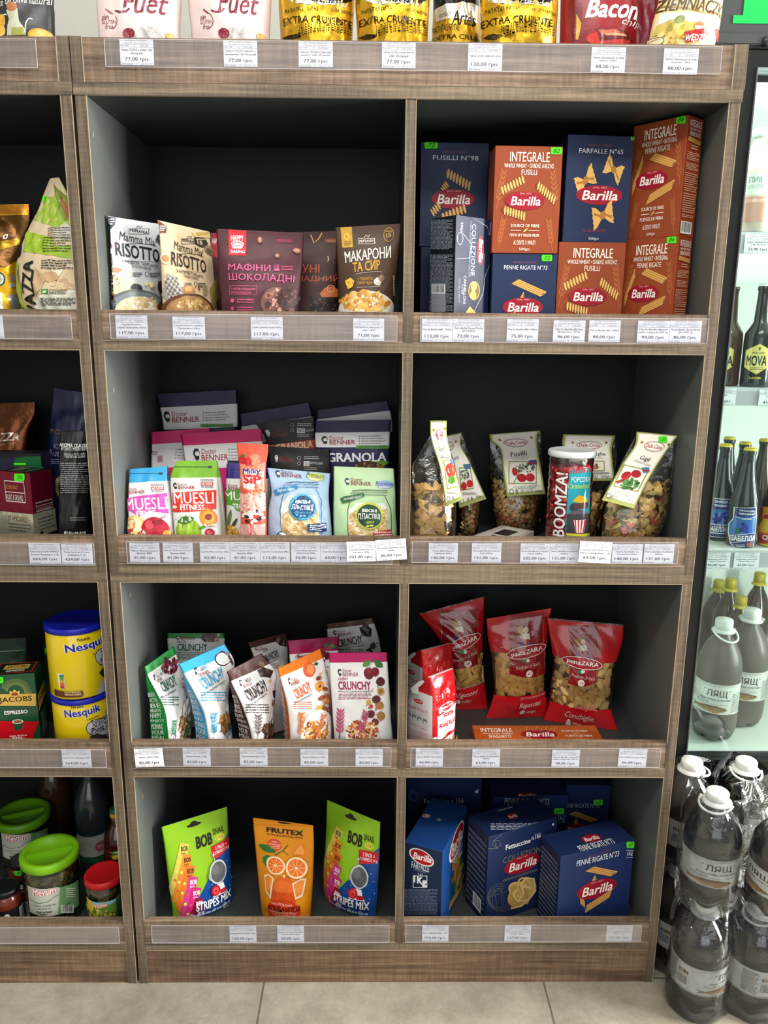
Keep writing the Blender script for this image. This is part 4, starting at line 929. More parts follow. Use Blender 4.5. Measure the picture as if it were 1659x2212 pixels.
# cannelloni box, corner to the front
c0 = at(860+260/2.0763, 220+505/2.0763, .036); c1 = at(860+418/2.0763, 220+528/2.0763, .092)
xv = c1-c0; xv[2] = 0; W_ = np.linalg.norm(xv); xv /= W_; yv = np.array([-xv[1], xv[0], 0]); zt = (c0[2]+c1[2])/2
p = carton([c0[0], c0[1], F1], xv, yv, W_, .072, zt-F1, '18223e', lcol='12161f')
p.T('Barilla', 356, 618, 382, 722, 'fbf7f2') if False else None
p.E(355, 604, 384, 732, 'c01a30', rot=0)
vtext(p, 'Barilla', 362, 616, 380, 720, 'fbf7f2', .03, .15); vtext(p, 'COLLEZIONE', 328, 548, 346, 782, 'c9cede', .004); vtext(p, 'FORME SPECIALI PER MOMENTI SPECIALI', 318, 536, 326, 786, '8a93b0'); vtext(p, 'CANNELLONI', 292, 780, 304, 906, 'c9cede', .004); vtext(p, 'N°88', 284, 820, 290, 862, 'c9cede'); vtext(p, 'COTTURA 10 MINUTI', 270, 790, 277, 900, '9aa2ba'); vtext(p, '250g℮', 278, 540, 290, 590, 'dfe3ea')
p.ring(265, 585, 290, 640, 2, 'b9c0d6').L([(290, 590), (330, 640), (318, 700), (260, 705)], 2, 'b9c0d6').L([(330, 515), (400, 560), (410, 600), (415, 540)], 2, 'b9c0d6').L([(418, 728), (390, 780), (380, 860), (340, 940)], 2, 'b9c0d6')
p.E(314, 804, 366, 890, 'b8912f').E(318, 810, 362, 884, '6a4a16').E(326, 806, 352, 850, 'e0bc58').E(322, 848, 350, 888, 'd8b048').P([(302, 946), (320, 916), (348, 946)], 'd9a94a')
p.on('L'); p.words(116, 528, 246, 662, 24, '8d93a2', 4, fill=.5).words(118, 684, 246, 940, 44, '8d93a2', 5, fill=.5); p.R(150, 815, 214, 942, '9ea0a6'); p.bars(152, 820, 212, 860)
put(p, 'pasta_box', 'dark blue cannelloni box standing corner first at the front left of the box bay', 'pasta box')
# ------------------------------------------------------------------ row two, left bay: granola, muesli, oat flakes
crop(*CE)
NAVY, PINK = '1e1a4a', 'd0186a'
def granola(L, R, Y, top, tc, body, logo, bul_, strip, lab, sh=0, seed=1, T=.03):
    p = bag(L, R, Y, F2, M_MATTE, T=T, col=body, seed=seed, wr=.0022)
    mx = (L[0][0]+R[0][0])/2; p.R  # noqa
    p.band(top[0], top[1], tc); p.bands[0] = (p.bands[0][0], 1.01)+p.bands[0][2:]; p.seal = ('zip_top', 'pink zip top' if tc == PINK else 'navy zip top'); p.band(top[1], top[2], 'e4e3e4')
    if logo: benner(p, *logo, c='9a2a38')
    if bul_:
        x0, y0, x1, y1 = bul_; n = 4
        for i, t_ in enumerate(('ВІВСЯНІ ПЛАСТІВЦІ З ВІВСЯНИМИ', 'З НАТУРАЛЬНИМ МЕДОМ', 'ВИСОКА ПОЖИВНА ЦІННІСТЬ', 'ПІДХОДИТЬ ДЛЯ ВЕГЕТАРІАНЦІВ')):
            yy = y0+(y1-y0)*i/4; p.E(x0, yy+2, x0+6, yy+8, '2f6a3a'); p.T(t_, x0+12, yy, x0+12+(x1-x0-12)*(.72+.09*(i % 3)), yy+9, '3a3f3c')
    if strip: p.R(*strip, '5a9a3a'); w = strip[2]-strip[0]; p.T('CHOCOLATE AND ALMOND', strip[0]+w*.06, strip[1]+3, strip[2]-w*.06, strip[3]-3, '1c2a30', bold=.01)
    return p
p = granola([(283, 78), (320, 200), (352, 500)], [(724, 55), (728, 250), (722, 500)], (.325, .325, .318, .318), (66, 140, 262), NAVY, NAVY, (330, 170, 522, 228), (541, 172, 700, 226), (528, 236, 702, 254), '', seed=31)
put(p, 'granola_pouch', 'navy topped granola pouch at the back left, tallest in the muesli bay', 'granola pouch')
for L, R, Y, lg, bl, lab, sd in (([(148, 290), (155, 400), (170, 520)], [(580, 258), (580, 400), (570, 520)], (.262, .258, .255, .25), (188, 374, 390, 440), (394, 368, 560, 430), 'pink topped granola pouch on the left, behind the blue muesli bag', 32), ([(422, 290), (440, 420), (452, 520)], [(856, 262), (862, 400), (850, 520)], (.225, .222, .22, .216), (488, 368, 676, 432), (678, 366, 850, 430), 'pink topped granola pouch standing behind the green topped muesli bag', 33)):
    x = (L[0][0]+R[0][0])/2; yb = (L[0][1]+R[0][1])/2
    p = granola(L, R, Y, (yb, yb+66, yb+196), PINK, PINK, lg, bl, None, lab, seed=sd)
    if sd == 33: p.R(672, 432, 850, 500, NAVY)
    put(p, 'granola_pouch', lab, 'granola pouch')
p = granola([(735, 186), (745, 260), (760, 500)], [(1110, 122), (1128, 220), (1120, 500)], (.325, .325, .315, .315), (154, 226, 330), NAVY, NAVY, None, None, None, '', seed=34)
put(p, 'granola_pouch', 'navy topped granola pouch behind the two black granola pouches', 'granola pouch')
p = granola([(1148, 165), (1150, 260), (1165, 500)], [(1533, 113), (1556, 260), (1540, 500)], (.28, .28, .27, .27), (139, 190, 300), NAVY, NAVY, None, None, None, '', seed=35)
put(p, 'granola_pouch', 'rear navy topped granola pouch in the right corner of the muesli bay', 'granola pouch')
for L, R, Y, dx, dy, lab, sd in (([(824, 236), (880, 330), (905, 520)], [(1136, 200), (1140, 300), (1145, 520)], (.235, .23, .235, .23), 0, 0, 'rear black granola pouch showing an orange band', 36), ([(888, 356), (895, 420), (910, 560)], [(1220, 374), (1222, 440), (1225, 560)], (.17, .17, .17, .17), 40, 130, 'front black granola pouch behind the pale blue oat flakes', 37)):
    p = bag(L, R, Y, F2, M_MATTE, T=.03, col='1a1a1d', seed=sd, wr=.0022)
    benner(p, 876+dx*1.2, 266+dy*1.05, 1000+dx*.7, 306+dy*1.05, '7a2430', 'b9b5b0'); p.R(1044+dx*.9, 260+dy*1.36, 1086+dx*.6, 286+dy*1.36, 'd8d6d2').T('БЕЗ', 1048+dx*.9, 264+dy*1.36, 1082+dx*.6, 281+dy*1.36, '1a1a1d', bold=.02).T('БІЛОГО ЦУКРУ', 1090+dx*.6, 264+dy*1.36, 1136+dx*1.2, 280+dy*1.36, 'd8d6d2')
    p.words(1046+dx*.9, 232+dy*1.36, 1120+dx, 252+dy*1.36, 2, 'b0aeaa', 2).words(1046+dx*.9, 292+dy*1.36, 1110+dx, 308+dy*1.36, 2, 'b0aeaa', 3).ring(1010+dx*.9, 234+dy*1.36, 1028+dx*.9, 252+dy*1.36, 2, 'b0aeaa').ring(1010+dx*.9, 262+dy*1.36, 1028+dx*.9, 280+dy*1.36, 2, 'b0aeaa')
    if sd == 36: p.P([(880, 352), (1145, 318), (1145, 420), (900, 420)], 'd2552a').T('GRANOLA', 930, 336, 1128, 374, 'f2dcc8', bold=.03)
    put(p, 'granola_pouch', lab, 'granola pouch')
p = granola([(1142, 220), (1140, 330), (1160, 560)], [(1548, 214), (1540, 340), (1535, 560)], (.20, .20, .20, .20), (217, 282, 362), NAVY, NAVY, (1174, 302, 1356, 346), (1374, 298, 1530, 350), (1360, 351, 1534, 368), '', seed=38)
p.T('GRANOLA', 1205, 392, 1520, 440, 'e4e3ea', bold=.03).leaf(1330, 480, 1535, 440, 60, '6a9a3a').E(1330, 435, 1510, 560, '3a2a1c').blobs(1340, 440, 1500, 500, 40, 18, ['6a4a2c', '8a6238', '4a3020', 'a9804c'], 3)
put(p, 'granola_pouch', 'front navy topped granola pouch with big white GRANOLA lettering', 'granola pouch')
def muesli(L, R, top, band, txt, txt2, tc, lab, seed, lx, art, Y=(.085, .085, .055, .055)):
    p = bag(L, R, Y, F2, M_FILM, bul=[(0, .008), (.3, .014), (.8, .008), (1, .0)], dep=[(0, .055), (.7, .052), (.87, .035), (.9, .022), (1, .012)], col='e9e8e6', seed=seed, wr=.0022, bex=4)
    p.band(top[0], top[1], tc); p.bands[0] = (p.bands[0][0], 1.01)+p.bands[0][2:]; p.seal = ('folded_top', 'coloured folded top')
    x0, x1 = lx; w = x1-x0
    benner(p, x0+w*.02, top[1]+28, x0+w*.52, top[1]+62, '9a2a38')
    p.words(x0+w*.64, top[1]+8, x0+w*.93, top[1]+22, 2, '5a6068', 3).R(x0+w*.65, top[1]+25, x0+w*.93, top[1]+43, 'c8202f').T('NO SUGAR', x0+w*.67, top[1]+27, x0+w*.91, top[1]+41, 'f4f0f0', bold=.02).T('0%', x0+w*.66, top[1]+45, x0+w*.72, top[1]+56, '2a8ac0', bold=.02).words(x0+w*.74, top[1]+46, x0+w*.93, top[1]+56, 2, '5a6068', 4)
    art(p); o = put(p, 'muesli_bag', lab, 'muesli bag')
    s = Pack(M_FILM, step=.00008, Lmax=.007, crop=CE); s.f = p.surfs['F']; s.off0 = .0006
    yy = top[0]+(top[1]-top[0])*.35; s.R(x0+w*.05, yy, x0+w*.9, yy+3, '22303a'); s.R(x0+w*.82, yy-3, x0+w*.90, yy+8, '22303a'); s.emit('fold_tape', o)
    return o
def af(p):
    p.P([(104, 640), (200, 622), (348, 606), (352, 690), (358, 716), (250, 700), (200, 735), (150, 700), (118, 716)], 'dd4fb0').T('MUESLI', 120, 632, 346, 696, 'f6f2f4', bold=.012).T('FRUIT', 186, 700, 292, 730, 'f6f2f4', bold=.03)
    p.E(122, 730, 238, 828, 'e8b84a', rot=-25).E(132, 736, 222, 814, 'f2d9a0', rot=-25).E(130, 742, 180, 818, 'c9502a', rot=-25).E(140, 746, 176, 806, 'f0d8a8', rot=-25).E(206, 736, 360, 880, 'b8172f').E(230, 752, 280, 800, 'd24a5a').E(270, 750, 330, 776, '8c1020').L([(300, 760), (318, 740), (342, 728)], 4, '4a2a1a').E(325, 806, 374, 850, 'e09a3a').blobs(140, 800, 240, 834, 14, 16, ['d9cfc2', 'c0402f', 'efe8dc'], 3)
muesli([(104, 482), (95, 560), (108, 700), (122, 838)], [(345, 464), (350, 545), (368, 700), (378, 838)], (474, 548), 0, 0, 0, '2f9fd8', 'muesli bag with a blue top and pink MUESLI FRUIT band', 41, (104, 350), af)
def at_(p):
    p.P([(378, 604), (612, 590), (612, 690), (500, 706), (380, 708)], 'd8321f').T('MUESLI', 384, 602, 596, 664, 'f6f2f4', bold=.012).T('FITNESS', 420, 668, 550, 698, 'f6f2f4', bold=.03).E(380, 672, 402, 690, 'f0e0d0')
    p.E(520, 690, 615, 786, 'e88a2c', rot=20).E(534, 704, 604, 772, 'f0a84a').E(552, 718, 590, 752, '8a3a1c').E(398, 744, 532, 880, '96b82c').E(412, 756, 470, 810, 'aacb4a').leaf(404, 762, 496, 740, 44, '3a7a2a').L([(432, 790), (434, 764)], 3, '4a3a1a').E(548, 796, 604, 838, 'a81c30').E(560, 806, 592, 830, 'd05a60').leaf(520, 800, 560, 780, 14, '4a8a2a').blobs(395, 720, 520, 760, 12, 14, ['e0d8c8', 'cfc4ae'], 4).blobs(540, 770, 610, 800, 10, 12, ['d8cfba', 'c8bca0'], 5)
muesli([(404, 436), (368, 520), (378, 690), (390, 838)], [(612, 432), (618, 520), (630, 690), (640, 838)], (434, 524), 0, 0, 0, '7ab52c', 'muesli bag with a light green top and red MUESLI FITNESS band', 42, (376, 612), at_)
def atr(p):
    p.P([(648, 596), (740, 584), (740, 680), (650, 664)], '5aa02c').T('MUESLI', 652, 598, 860, 646, 'f6f2f4', bold=.012).P([(690, 660), (745, 658), (745, 706), (720, 700)], '5aa02c').T('TROPIC', 698, 664, 800, 692, 'f6f2f4', bold=.03)
    p.leaf(660, 790, 650, 660, 20, '4a5a24').leaf(676, 790, 690, 690, 18, '6a7a34').leaf(690, 800, 726, 740, 18, '3a4a1c').leaf(668, 800, 648, 730, 16, '7a8a44').E(648, 780, 735, 880, 'd8a83a').blobs(655, 790, 730, 838, 20, 14, ['e8c05a', 'b8822a', 'f0d890'], 3)
muesli([(668, 450), (664, 540), (664, 700), (666, 838)], [(880, 452), (885, 540), (886, 700), (886, 838)], (450, 530), 0, 0, 0, '33207a', 'muesli bag with a purple top, half hidden behind the slim strawberry pack', 43, (640, 885), atr, (.134, .134, .118, .118))
p = bag([(722, 340), (726, 400), (738, 500), (744, 838)], [(890, 346), (886, 410), (876, 500), (882, 838)], (.055, .05, .042, .042), F2, M_FILM, T=.018, kind='pillow', col='e8553f', seed=44, wr=.0014)
p.E(790, 398, 850, 460, 'f08a6a').P([(738, 440), (800, 470), (870, 440), (868, 590), (820, 570), (790, 600), (742, 560)], 'ee8a70').E(730, 410, 772, 452, 'c81c22').E(765, 416, 802, 460, 'b81820').leaf(736, 414, 770, 402, 14, '4a6a2a').E(752, 480, 850, 508, 'f0d8dc').T('Milky', 754, 476, 848, 512, '2a3a8a', bold=.03, shear=.1, rot=3).P([(752, 520), (772, 514), (800, 520), (850, 512), (852, 560), (820, 552), (810, 590), (760, 580)], 'f2ded8').T('SiP', 756, 512, 850, 558, 'c8232a', bold=.05).E(790, 508, 802, 520, '2a3a8a').T('Strawberry', 786, 576, 866, 596, 'f2d8a0', shear=.2, rot=6).T('flavoured', 796, 592, 860, 614, 'f2d8a0', shear=.2, rot=8)
p.R(742, 606, 872, 700, 'e9b5a8').blobs(745, 606, 870, 700, 40, 12, ['d8887a', 'f0c8bc', 'cf7468', 'e8a498'], 6, oval=False).R(744, 768, 870, 836, 'e8a8a0').L([(790, 690), (800, 836)], 6, 'c8404a').blobs(750, 700, 862, 770, 26, 24, ['f2ecea', 'e8dcd8', '2c2526', 'f6f2f0'], 5)
o = put(p, 'milkshake_straw_pack', 'slim coral strawberry milk straw pack standing in front of the purple muesli', 'straw pack')
p = None
def oats(L, R, Y, hx, col, col2, ink, badge, edge, prem, lab, seed, jx, b):
    p = bag(L, R, Y, F2, M_FILM, T=.034, col=col, seed=seed, wr=.002)
    x0, y0 = hx
    benner(p, x0, y0, x0+142, y0+40, '8a2230', '3a4a5a')
    p.E(x0+170, y0+14, x0+262, y0+58, prem).T('Premium', x0+166, y0+12+8*(seed-45), x0+262, y0+44, '2a4a3a' if seed == 45 else '2a3a8a', shear=.3, rot=-2).T('QUALITY', x0+184, y0+42, x0+250, y0+56, 'f0f0e8', bold=.02)
    a, c, d, e = jx   # jar left, right, top, bottom
    w = c-a
    p.P([(a+w*.02, d+110), (a+w*.2, d+70), (a+w*.9, d+70), (c, d+110), (c, e), (a, e)], 'e9eee8').P([(a+w*.04, e-120), (a+w*.3, e-150), (a+w*.6, e-130), (c-w*.02, e-150), (c, e), (a, e)], 'd8bc88').blobs(a+4, e-120, c-4, e, 110, 18, ['e8d4a4', 'c9a468', 'f0e2bc', 'b88c50', 'dcc080'], seed, oval=False)
    p.L([(a+w*.1, d+38), (a+w*.06, d+60), (a-w*.0, d+100), (a+w*.02, e)], 3, ink).L([(c-w*.08, d+34), (c-w*.02, d+60), (c+w*.06, d+100), (c+w*.08, e)], 3, ink).L([(a+w*.1, d+6), (a+w*.3, d), (c-w*.02, d+2)], 4, ink).L([(a+w*.06, d+18), (a+w*.4, d+12), (c, d+14)], 3, ink).L([(a+w*.08, d+32), (a+w*.4, d+26), (c-w*.02, d+28)], 3, ink)
    p.P([(a-40, d+46), (a-20, d+34), (a+84, d+16), (a+90, d+32), (a+70, d+42), (a-30, d+72)], badge).T('ідеальний сніданок!', a-22, d+30, a+76, d+52, 'f2f4f4', shear=.2, rot=10)
    cx, cy, r = b
    for i in range(26):
        t = 2*math.pi*i/26; p.E(cx+r*math.cos(t)-r*.12, cy+r*math.sin(t)-r*.12, cx+r*math.cos(t)+r*.12, cy+r*math.sin(t)+r*.12, edge, n=10)
    p.E(cx-r, cy-r, cx+r, cy+r, edge).E(cx-r*.93, cy-r*.93, cx+r*.93, cy+r*.93, ink)
    p.T('ВІВСЯНІ', cx-r*.58, cy-r*.55, cx+r*.58, cy-r*.28, 'f2f4f4', bold=.03).T('ПЛАСТІВЦІ', cx-r*.84, cy-r*.18, cx+r*.84, cy+r*.3, 'f2f4f4', bold=.02).T('ЦІЛЬНОЗЕРНОВІ' if seed == 45 else 'НІЖНІ', cx-r*(.66 if seed == 45 else .3), cy+r*.4, cx+r*(.66 if seed == 45 else .3), cy+r*.56, edge, bold=.02).leaf(cx-r*.3, cy+r*.8, cx, cy+r*.72, r*.16, edge).leaf(cx, cy+r*.72, cx+r*.3, cy+r*.78, r*.16, edge)
    return p
p = oats([(882, 472), (906, 600), (890, 700), (888, 840)], [(1222, 502), (1214, 620), (1222, 720), (1232, 840)], (.066, .066, .062, .062), (928, 484), 'a9c8e4', 'a9c8e4', '1c4a7a', '2a86b8', '5ab0d4', 'c9d46a', '', 45, (960, 1160, 548, 838), (1074, 682, 66))
p.P([(1098, 772), (1196, 764), (1196, 808), (1098, 816)], '1f3a6a').words(1112, 774, 1190, 808, 3, 'dfe6ee', 3).E(942, 812, 1004, 880, '1f3a6a').E(948, 818, 998, 870, 'e8ecf0')
put(p, 'oat_flakes_bag', 'pale blue bag of oat flakes with a drawn jar', 'oat flakes')
p = oats([(1240, 464), (1240, 600), (1238, 700), (1240, 840)], [(1562, 476), (1572, 620), (1574, 720), (1584, 840)], (.066, .066, .062, .062), (1298, 526), 'c4e4b4', '8ac46a', '1c4a2a', '2a6a3a', 'd8d84a', '9ab4e0', '', 46, (1316, 1530, 590, 838), (1432, 730, 68))
p.P([(1450, 816), (1534, 800), (1548, 836), (1450, 838)], 'b02a2a').words(1458, 812, 1540, 834, 2, 'f2e4e0', 3)
put(p, 'oat_flakes_bag', 'pale green bag of oat flakes at the right end of the muesli bay', 'oat flakes')

# ------------------------------------------------------------------ row two, right bay: pasta in clear bags
crop(*CF)
PC = {'farfalle': ['e6bd74', 'f0cc8a', 'e0b468', 'ecc680', 'd0674a', '6e6250'], 'fusilli': ['d8b676', 'cca462', 'e4c68a', 'b87048', 'b0a060', 'dcbc7c'], 'conch': ['e0bc74', 'ecc988', 'd0a862'], 'gigli': ['e0c074', 'ecd08a', 'e4c67c', 'a0a664', 'cc7050', 'd8b868'], 'penne': ['e6bc6a', 'f0c880', 'd8ac5c']}
def one_pasta(kind, s, rnd):
    """one piece of pasta about s long: vertices and faces"""
    V = []; F = []
    if kind == 'penne':
        n = 9; r = s*.15
        for k, (x, rr) in enumerate(((-s/2, r), (s/2, r), (s/2, r*.78), (-s/2, r*.78))):
            for i in range(n):
                t = 2*math.pi*i/n; V.append((x, rr*math.cos(t), rr*math.sin(t)))
        for k in range(4):
            for i in range(n): F.append((k*n+i, k*n+(i+1) % n, ((k+1) % 4)*n+(i+1) % n, ((k+1) % 4)*n+i))
    elif kind == 'fusilli':
        n = 13
        for k in range(n):
            x = -s/2+s*k/(n-1); t = k*1.0; r = s*.19
            for q in (0, math.pi/2, math.pi, 1.5*math.pi):
                rr = r if q in (0, math.pi) else r*.32
                V.append((x, rr*math.cos(t+q), rr*math.sin(t+q)))
        for k in range(n-1):
            for i in range(4): F.append((k*4+i, k*4+(i+1) % 4, k*4+4+(i+1) % 4, k*4+4+i))
        F += [(3, 2, 1, 0), tuple((n-1)*4+i for i in range(4))]
    elif kind == 'farfalle':
        nx, ny = 9, 5; 
        for sd in (1, -1):
            for i in range(nx):
                a = -1+2*i/(nx-1); wy = s*(.12+.30*abs(a)**.8)
                for j in range(ny):
                    b = -1+2*j/(ny-1); z = s*.10*math.cos(b*4.2)*(1-abs(a)*.9)+sd*s*.014; V.append((a*s*.5+(s*.03 if j % 2 else 0)*(abs(a) > .9)*(1 if a > 0 else -1), b*wy, z))
        o = nx*ny
        for i in range(nx-1):
            for j in range(ny-1):
                q = (i*ny+j, (i+1)*ny+j, (i+1)*ny+j+1, i*ny+j+1); F.append(q); F.append(tuple(x+o for x in q[::-1]))
    elif kind == 'conch':
        nu_, nv_ = 9, 7
        for sd in (1, .86):
            for i in range(nu_):
                a = math.pi*(i/(nu_-1)-.5)*.96
                for j in range(nv_):
                    b = math.pi*(.08+1.12*j/(nv_-1)); r = s*.34*math.cos(a)*sd; V.append((s*.5*math.sin(a), r*math.cos(b)*.8, r*math.sin(b)+.0))
        o = nu_*nv_
        for i in range(nu_-1):
            for j in range(nv_-1):
                q = (i*nv_+j, (i+1)*nv_+j, (i+1)*nv_+j+1, i*nv_+j+1); F.append(q); F.append(tuple(x+o for x in q[::-1]))
    else:
        n = 12
        for k in range(4):
            r = s*(.10+.13*k); 
            for i in range(n):
                t = 4.4*i/(n-1); V.append((r*math.cos(t)*.9, r*math.sin(t)*.7, -s*.32+k*s*.2+(s*.07*math.sin(i*2.6) if k == 3 else 0)))
        for k in range(3):
            for i in range(n-1): F.append((k*n+i, k*n+i+1, (k+1)*n+i+1, (k+1)*n+i))
    return np.array(V), F
def fill_pasta(parent, p, kind, n, size, v0, v1, seed, deep=.010, u0=.06, u1=.94, label='loose dry pasta'):
    rnd = random.Random(seed); q = Pack(M_PASTA, smooth=False)
    f = p.surfs['F']; geo = p.geo; Lz, Rz, n_ = geo['L'], geo['R'], geo['n']; tz = np.linspace(0, 1, 40)
    r_ = (Rz.mean(0)-Lz.mean(0))/geo['W']; up = np.cross(n_, r_); B = np.stack([r_, up, n_], 1); zz = (Lz[:, 2]+Rz[:, 2])/2
    ratio = {'penne': .15, 'fusilli': .19, 'farfalle': .11, 'conch': .22, 'gigli': .20}[kind]; gap = size*{'penne': .36, 'fusilli': .40, 'farfalle': .64, 'conch': .50, 'gigli': .46}[kind]
    for layer in range(2):
        done = []
        for k in range(n*6):
            u, v = rnd.uniform(u0, u1), rnd.uniform(v0, v1)
            P0 = f.pos(np.array([u]), np.array([v]))[0]; th = float((P0-p.S(np.array([u]), np.array([v]))[0]) @ n_)
            if any(np.dot(P0-q_, P0-q_) < gap*gap for q_ in done): continue
            V, F = one_pasta(kind, size*rnd.uniform(.88, 1.1), rnd); rad = size*ratio
            m = Matrix.Rotation(rnd.uniform(0, 6.28), 3, 'Z') @ Matrix.Rotation(rnd.uniform(-.35, .35) if kind in ('farfalle', 'conch') else rnd.uniform(-3, 3), 3, 'X') @ Matrix.Rotation(rnd.uniform(-.22, .22), 3, 'Y')
            X = (B @ np.array(m) @ V.T).T+P0-n_*(min(rad, max(th, .002))*.95+.0012+layer*rad*1.25)
            vv = np.interp(X[:, 2], zz, tz); l = np.stack([np.interp(vv, tz, Lz[:, i]) for i in range(3)], 1); r = np.stack([np.interp(vv, tz, Rz[:, i]) for i in range(3)], 1)
            uu = ((X-l)*(r-l)).sum(1)/((r-l)**2).sum(1)
            if uu.min() < .02 or uu.max() > .98 or vv.max() > .97 or X[:, 2].min() < zz[0]+.001: continue
            # keep each piece under the film
            d = ((X-f.pos(uu, vv)) @ n_)+.0009; X = X-n_*np.maximum(d, 0)[:, None]
            X[:, 1] = np.maximum(X[:, 1], .0265)
            q.raw(X, None, F, h(rnd.choice(PC[kind]))); done.append(P0)
            if len(done) >= n: break
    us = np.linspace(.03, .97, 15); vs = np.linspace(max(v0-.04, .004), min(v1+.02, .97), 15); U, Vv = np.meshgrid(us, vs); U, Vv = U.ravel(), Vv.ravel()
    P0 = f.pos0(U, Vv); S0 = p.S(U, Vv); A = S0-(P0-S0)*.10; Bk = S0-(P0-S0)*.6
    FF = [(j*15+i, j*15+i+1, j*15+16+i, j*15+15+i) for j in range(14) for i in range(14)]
    q.raw(A, None, FF, h('5c4424')); q.raw(Bk, None, [t[::-1] for t in FF], h('5c4424'))  # dark sheet behind the pieces paints the shade in their gaps
    o = q.emit('dry_pasta', parent); o['kind'] = 'stuff'; o['label'] = label; return o
def dalla(name, bagL, bagR, cardL, cardR, Y, Yc, title, sub, kind, n, size, vt, lab, seed, logo, T=.04, art=None, st=None, fl=True, sy=0):
    p = bag(bagL, bagR, Y, F2, M_CLEAR, T=T, kind='stand', bul=[(0, T*.7), (.1, T), (.35, T*1.0), (.6, T*.6), (.8, T*.22), (.95, .003), (1, .001)], col='e8e8e8', seed=seed, wr=.0018, wk=3.5)
    o = put(p, name, lab, 'pasta bag', 'clear bags of pasta with paper header cards')
    fill_pasta(o, p, kind, n, size, .02, vt, seed, label='dry pasta of mixed colours in the clear bag')
    c = bag(cardL, cardR, Yc, None, M_PAPER, bul=[(0, .002), (.5, .004), (1, .001)], col='9aa05c', seed=seed+1, wr=.0006)
    def inset(k):
        a, b = np.array(cardL, float), np.array(cardR, float); t = lambda P_: cr(P_, np.linspace(.035, .965, 12))
        la, rb = t(a), t(b); return [tuple(x+(y-x)*k) for x, y in zip(la, rb)]+[tuple(y-(y-x)*k) for x, y in zip(la, rb)][::-1]
    c.P(inset(.05), 'dfe0bb').P(inset(.085), 'efece1')
    x0, y0, x1, y1 = logo
    c.E(x0, y0, x1, y1, '8a1420').E(x0+2, y0+2, x1-2, y1-2, 'f2ece4').E(x0+4, y0+4, x1-4, y1-4, '8a1420').E(x0+6, y0+6, x1-6, y1-6, 'f4efe8').T('Dalla Costa', x0+(x1-x0)*.1, y0+(y1-y0)*.3, x1-(x1-x0)*.1, y0+(y1-y0)*.68, 'a01828', bold=.02, shear=.1)
    art(c); co = c.emit('header_card', o); co['label'] = 'cream paper header card with an olive border'
    for x, y in (st or ()):
        q = Pack(M_PLASTIC, crop=CF); q.f = c.surfs['F']; q.off0 = .001; q.E(x-8, y-8, x+8, y+8, 'b9954a').E(x-4, y-4, x+4, y+4, '2a2622'); q.emit('rivet', co)
    return o, c
def veg(c, x0, y0, x1, y1, title, tx, sub, sx, foot, rot, seed, tomato=True):
    c.T(title, *tx, '26242a', bold=.012, rot=rot); c.T(sub, *sx, '8a8a88', shear=.3, rot=rot)
def a2(c): c.T('Fusilli', 282, 256, 320, 278, '26242a', rot=-8).P([(318, 318), (378, 310), (398, 430), (328, 440)], '8c9250').P([(322, 324), (374, 316), (393, 425), (333, 434)], 'e4e2d4').E(330, 392, 362, 438, 'b81c22').E(360, 380, 394, 424, 'c0242a').L([(330, 380), (350, 350), (372, 340)], 4, '3a6a2a').blobs(326, 330, 374, 380, 16, 12, ['4a7a34', '8a6a8a', '2f5a28'], 3).P([(342, 302), (378, 298), (380, 324), (350, 326)], '4a6a9a').words(340, 448, 410, 462, 2, '8a8a82', 2, ).T('500g℮', 408, 462, 440, 478, '3a3a38', rot=-14).ring(330, 484, 346, 506, 2, '2a2a28').E(362, 476, 374, 492, '8a8a82').E(384, 470, 392, 488, '5a5a52')
dalla('pasta_bag', [(258, 160), (300, 400), (310, 560), (306, 668)], [(338, 138), (398, 290), (428, 470), (420, 650)], [(250, 150), (266, 210), (300, 330), (322, 530)], [(335, 132), (330, 200), (376, 285), (466, 482)], (.25, .26, .24, .24), (.226, .234, .186, .194), 0, 0, 'fusilli', 130, .040, .46, 'pasta bag with a header card leaning behind the bow tie pasta bag', 52, (256, 180, 296, 226), T=.035, art=a2, st=((304, 180),))
def a1(c): c.T('Farfalle', 216, 206, 258, 236, '7a7a5a', shear=.1).T('alle Verdure', 222, 240, 272, 262, '9a9a8a', shear=.3).words(224, 262, 268, 270, 1, '9a9a8a', 2).P([(238, 280), (288, 270), (316, 420), (258, 432)], 'a8a85c').P([(242, 286), (284, 276), (311, 415), (262, 426)], 'ecead8').E(252, 296, 288, 372, 'c8402a').E(266, 290, 298, 366, 'd84a34').E(262, 362, 302, 404, '6a9a3a').P([(270, 276), (298, 270), (304, 296), (282, 302)], '5a7a9a').words(262, 444, 320, 456, 2, '9a9a8a', 2).ring(258, 470, 272, 492, 2, '3a6a2a').E(284, 468, 294, 486, '8a8a82').T('500g℮', 306, 456, 328, 470, '4a4a44', rot=-8)
dalla('pasta_bag', [(166, 150), (106, 250), (64, 330), (58, 500), (56, 682)], [(258, 150), (284, 260), (300, 400), (304, 540), (300, 682)], [(168, 70), (174, 170), (222, 330), (252, 522)], [(256, 70), (258, 160), (290, 300), (340, 486)], (.075, .075, .058, .058), (.060, .060, .006, .006), 0, 0, 'farfalle', 120, .036, .60, 'pasta bag of coloured bow ties, leftmost on its shelf', 51, (196, 116, 238, 172), T=.042, art=a1, st=((188, 120), (246, 112)))
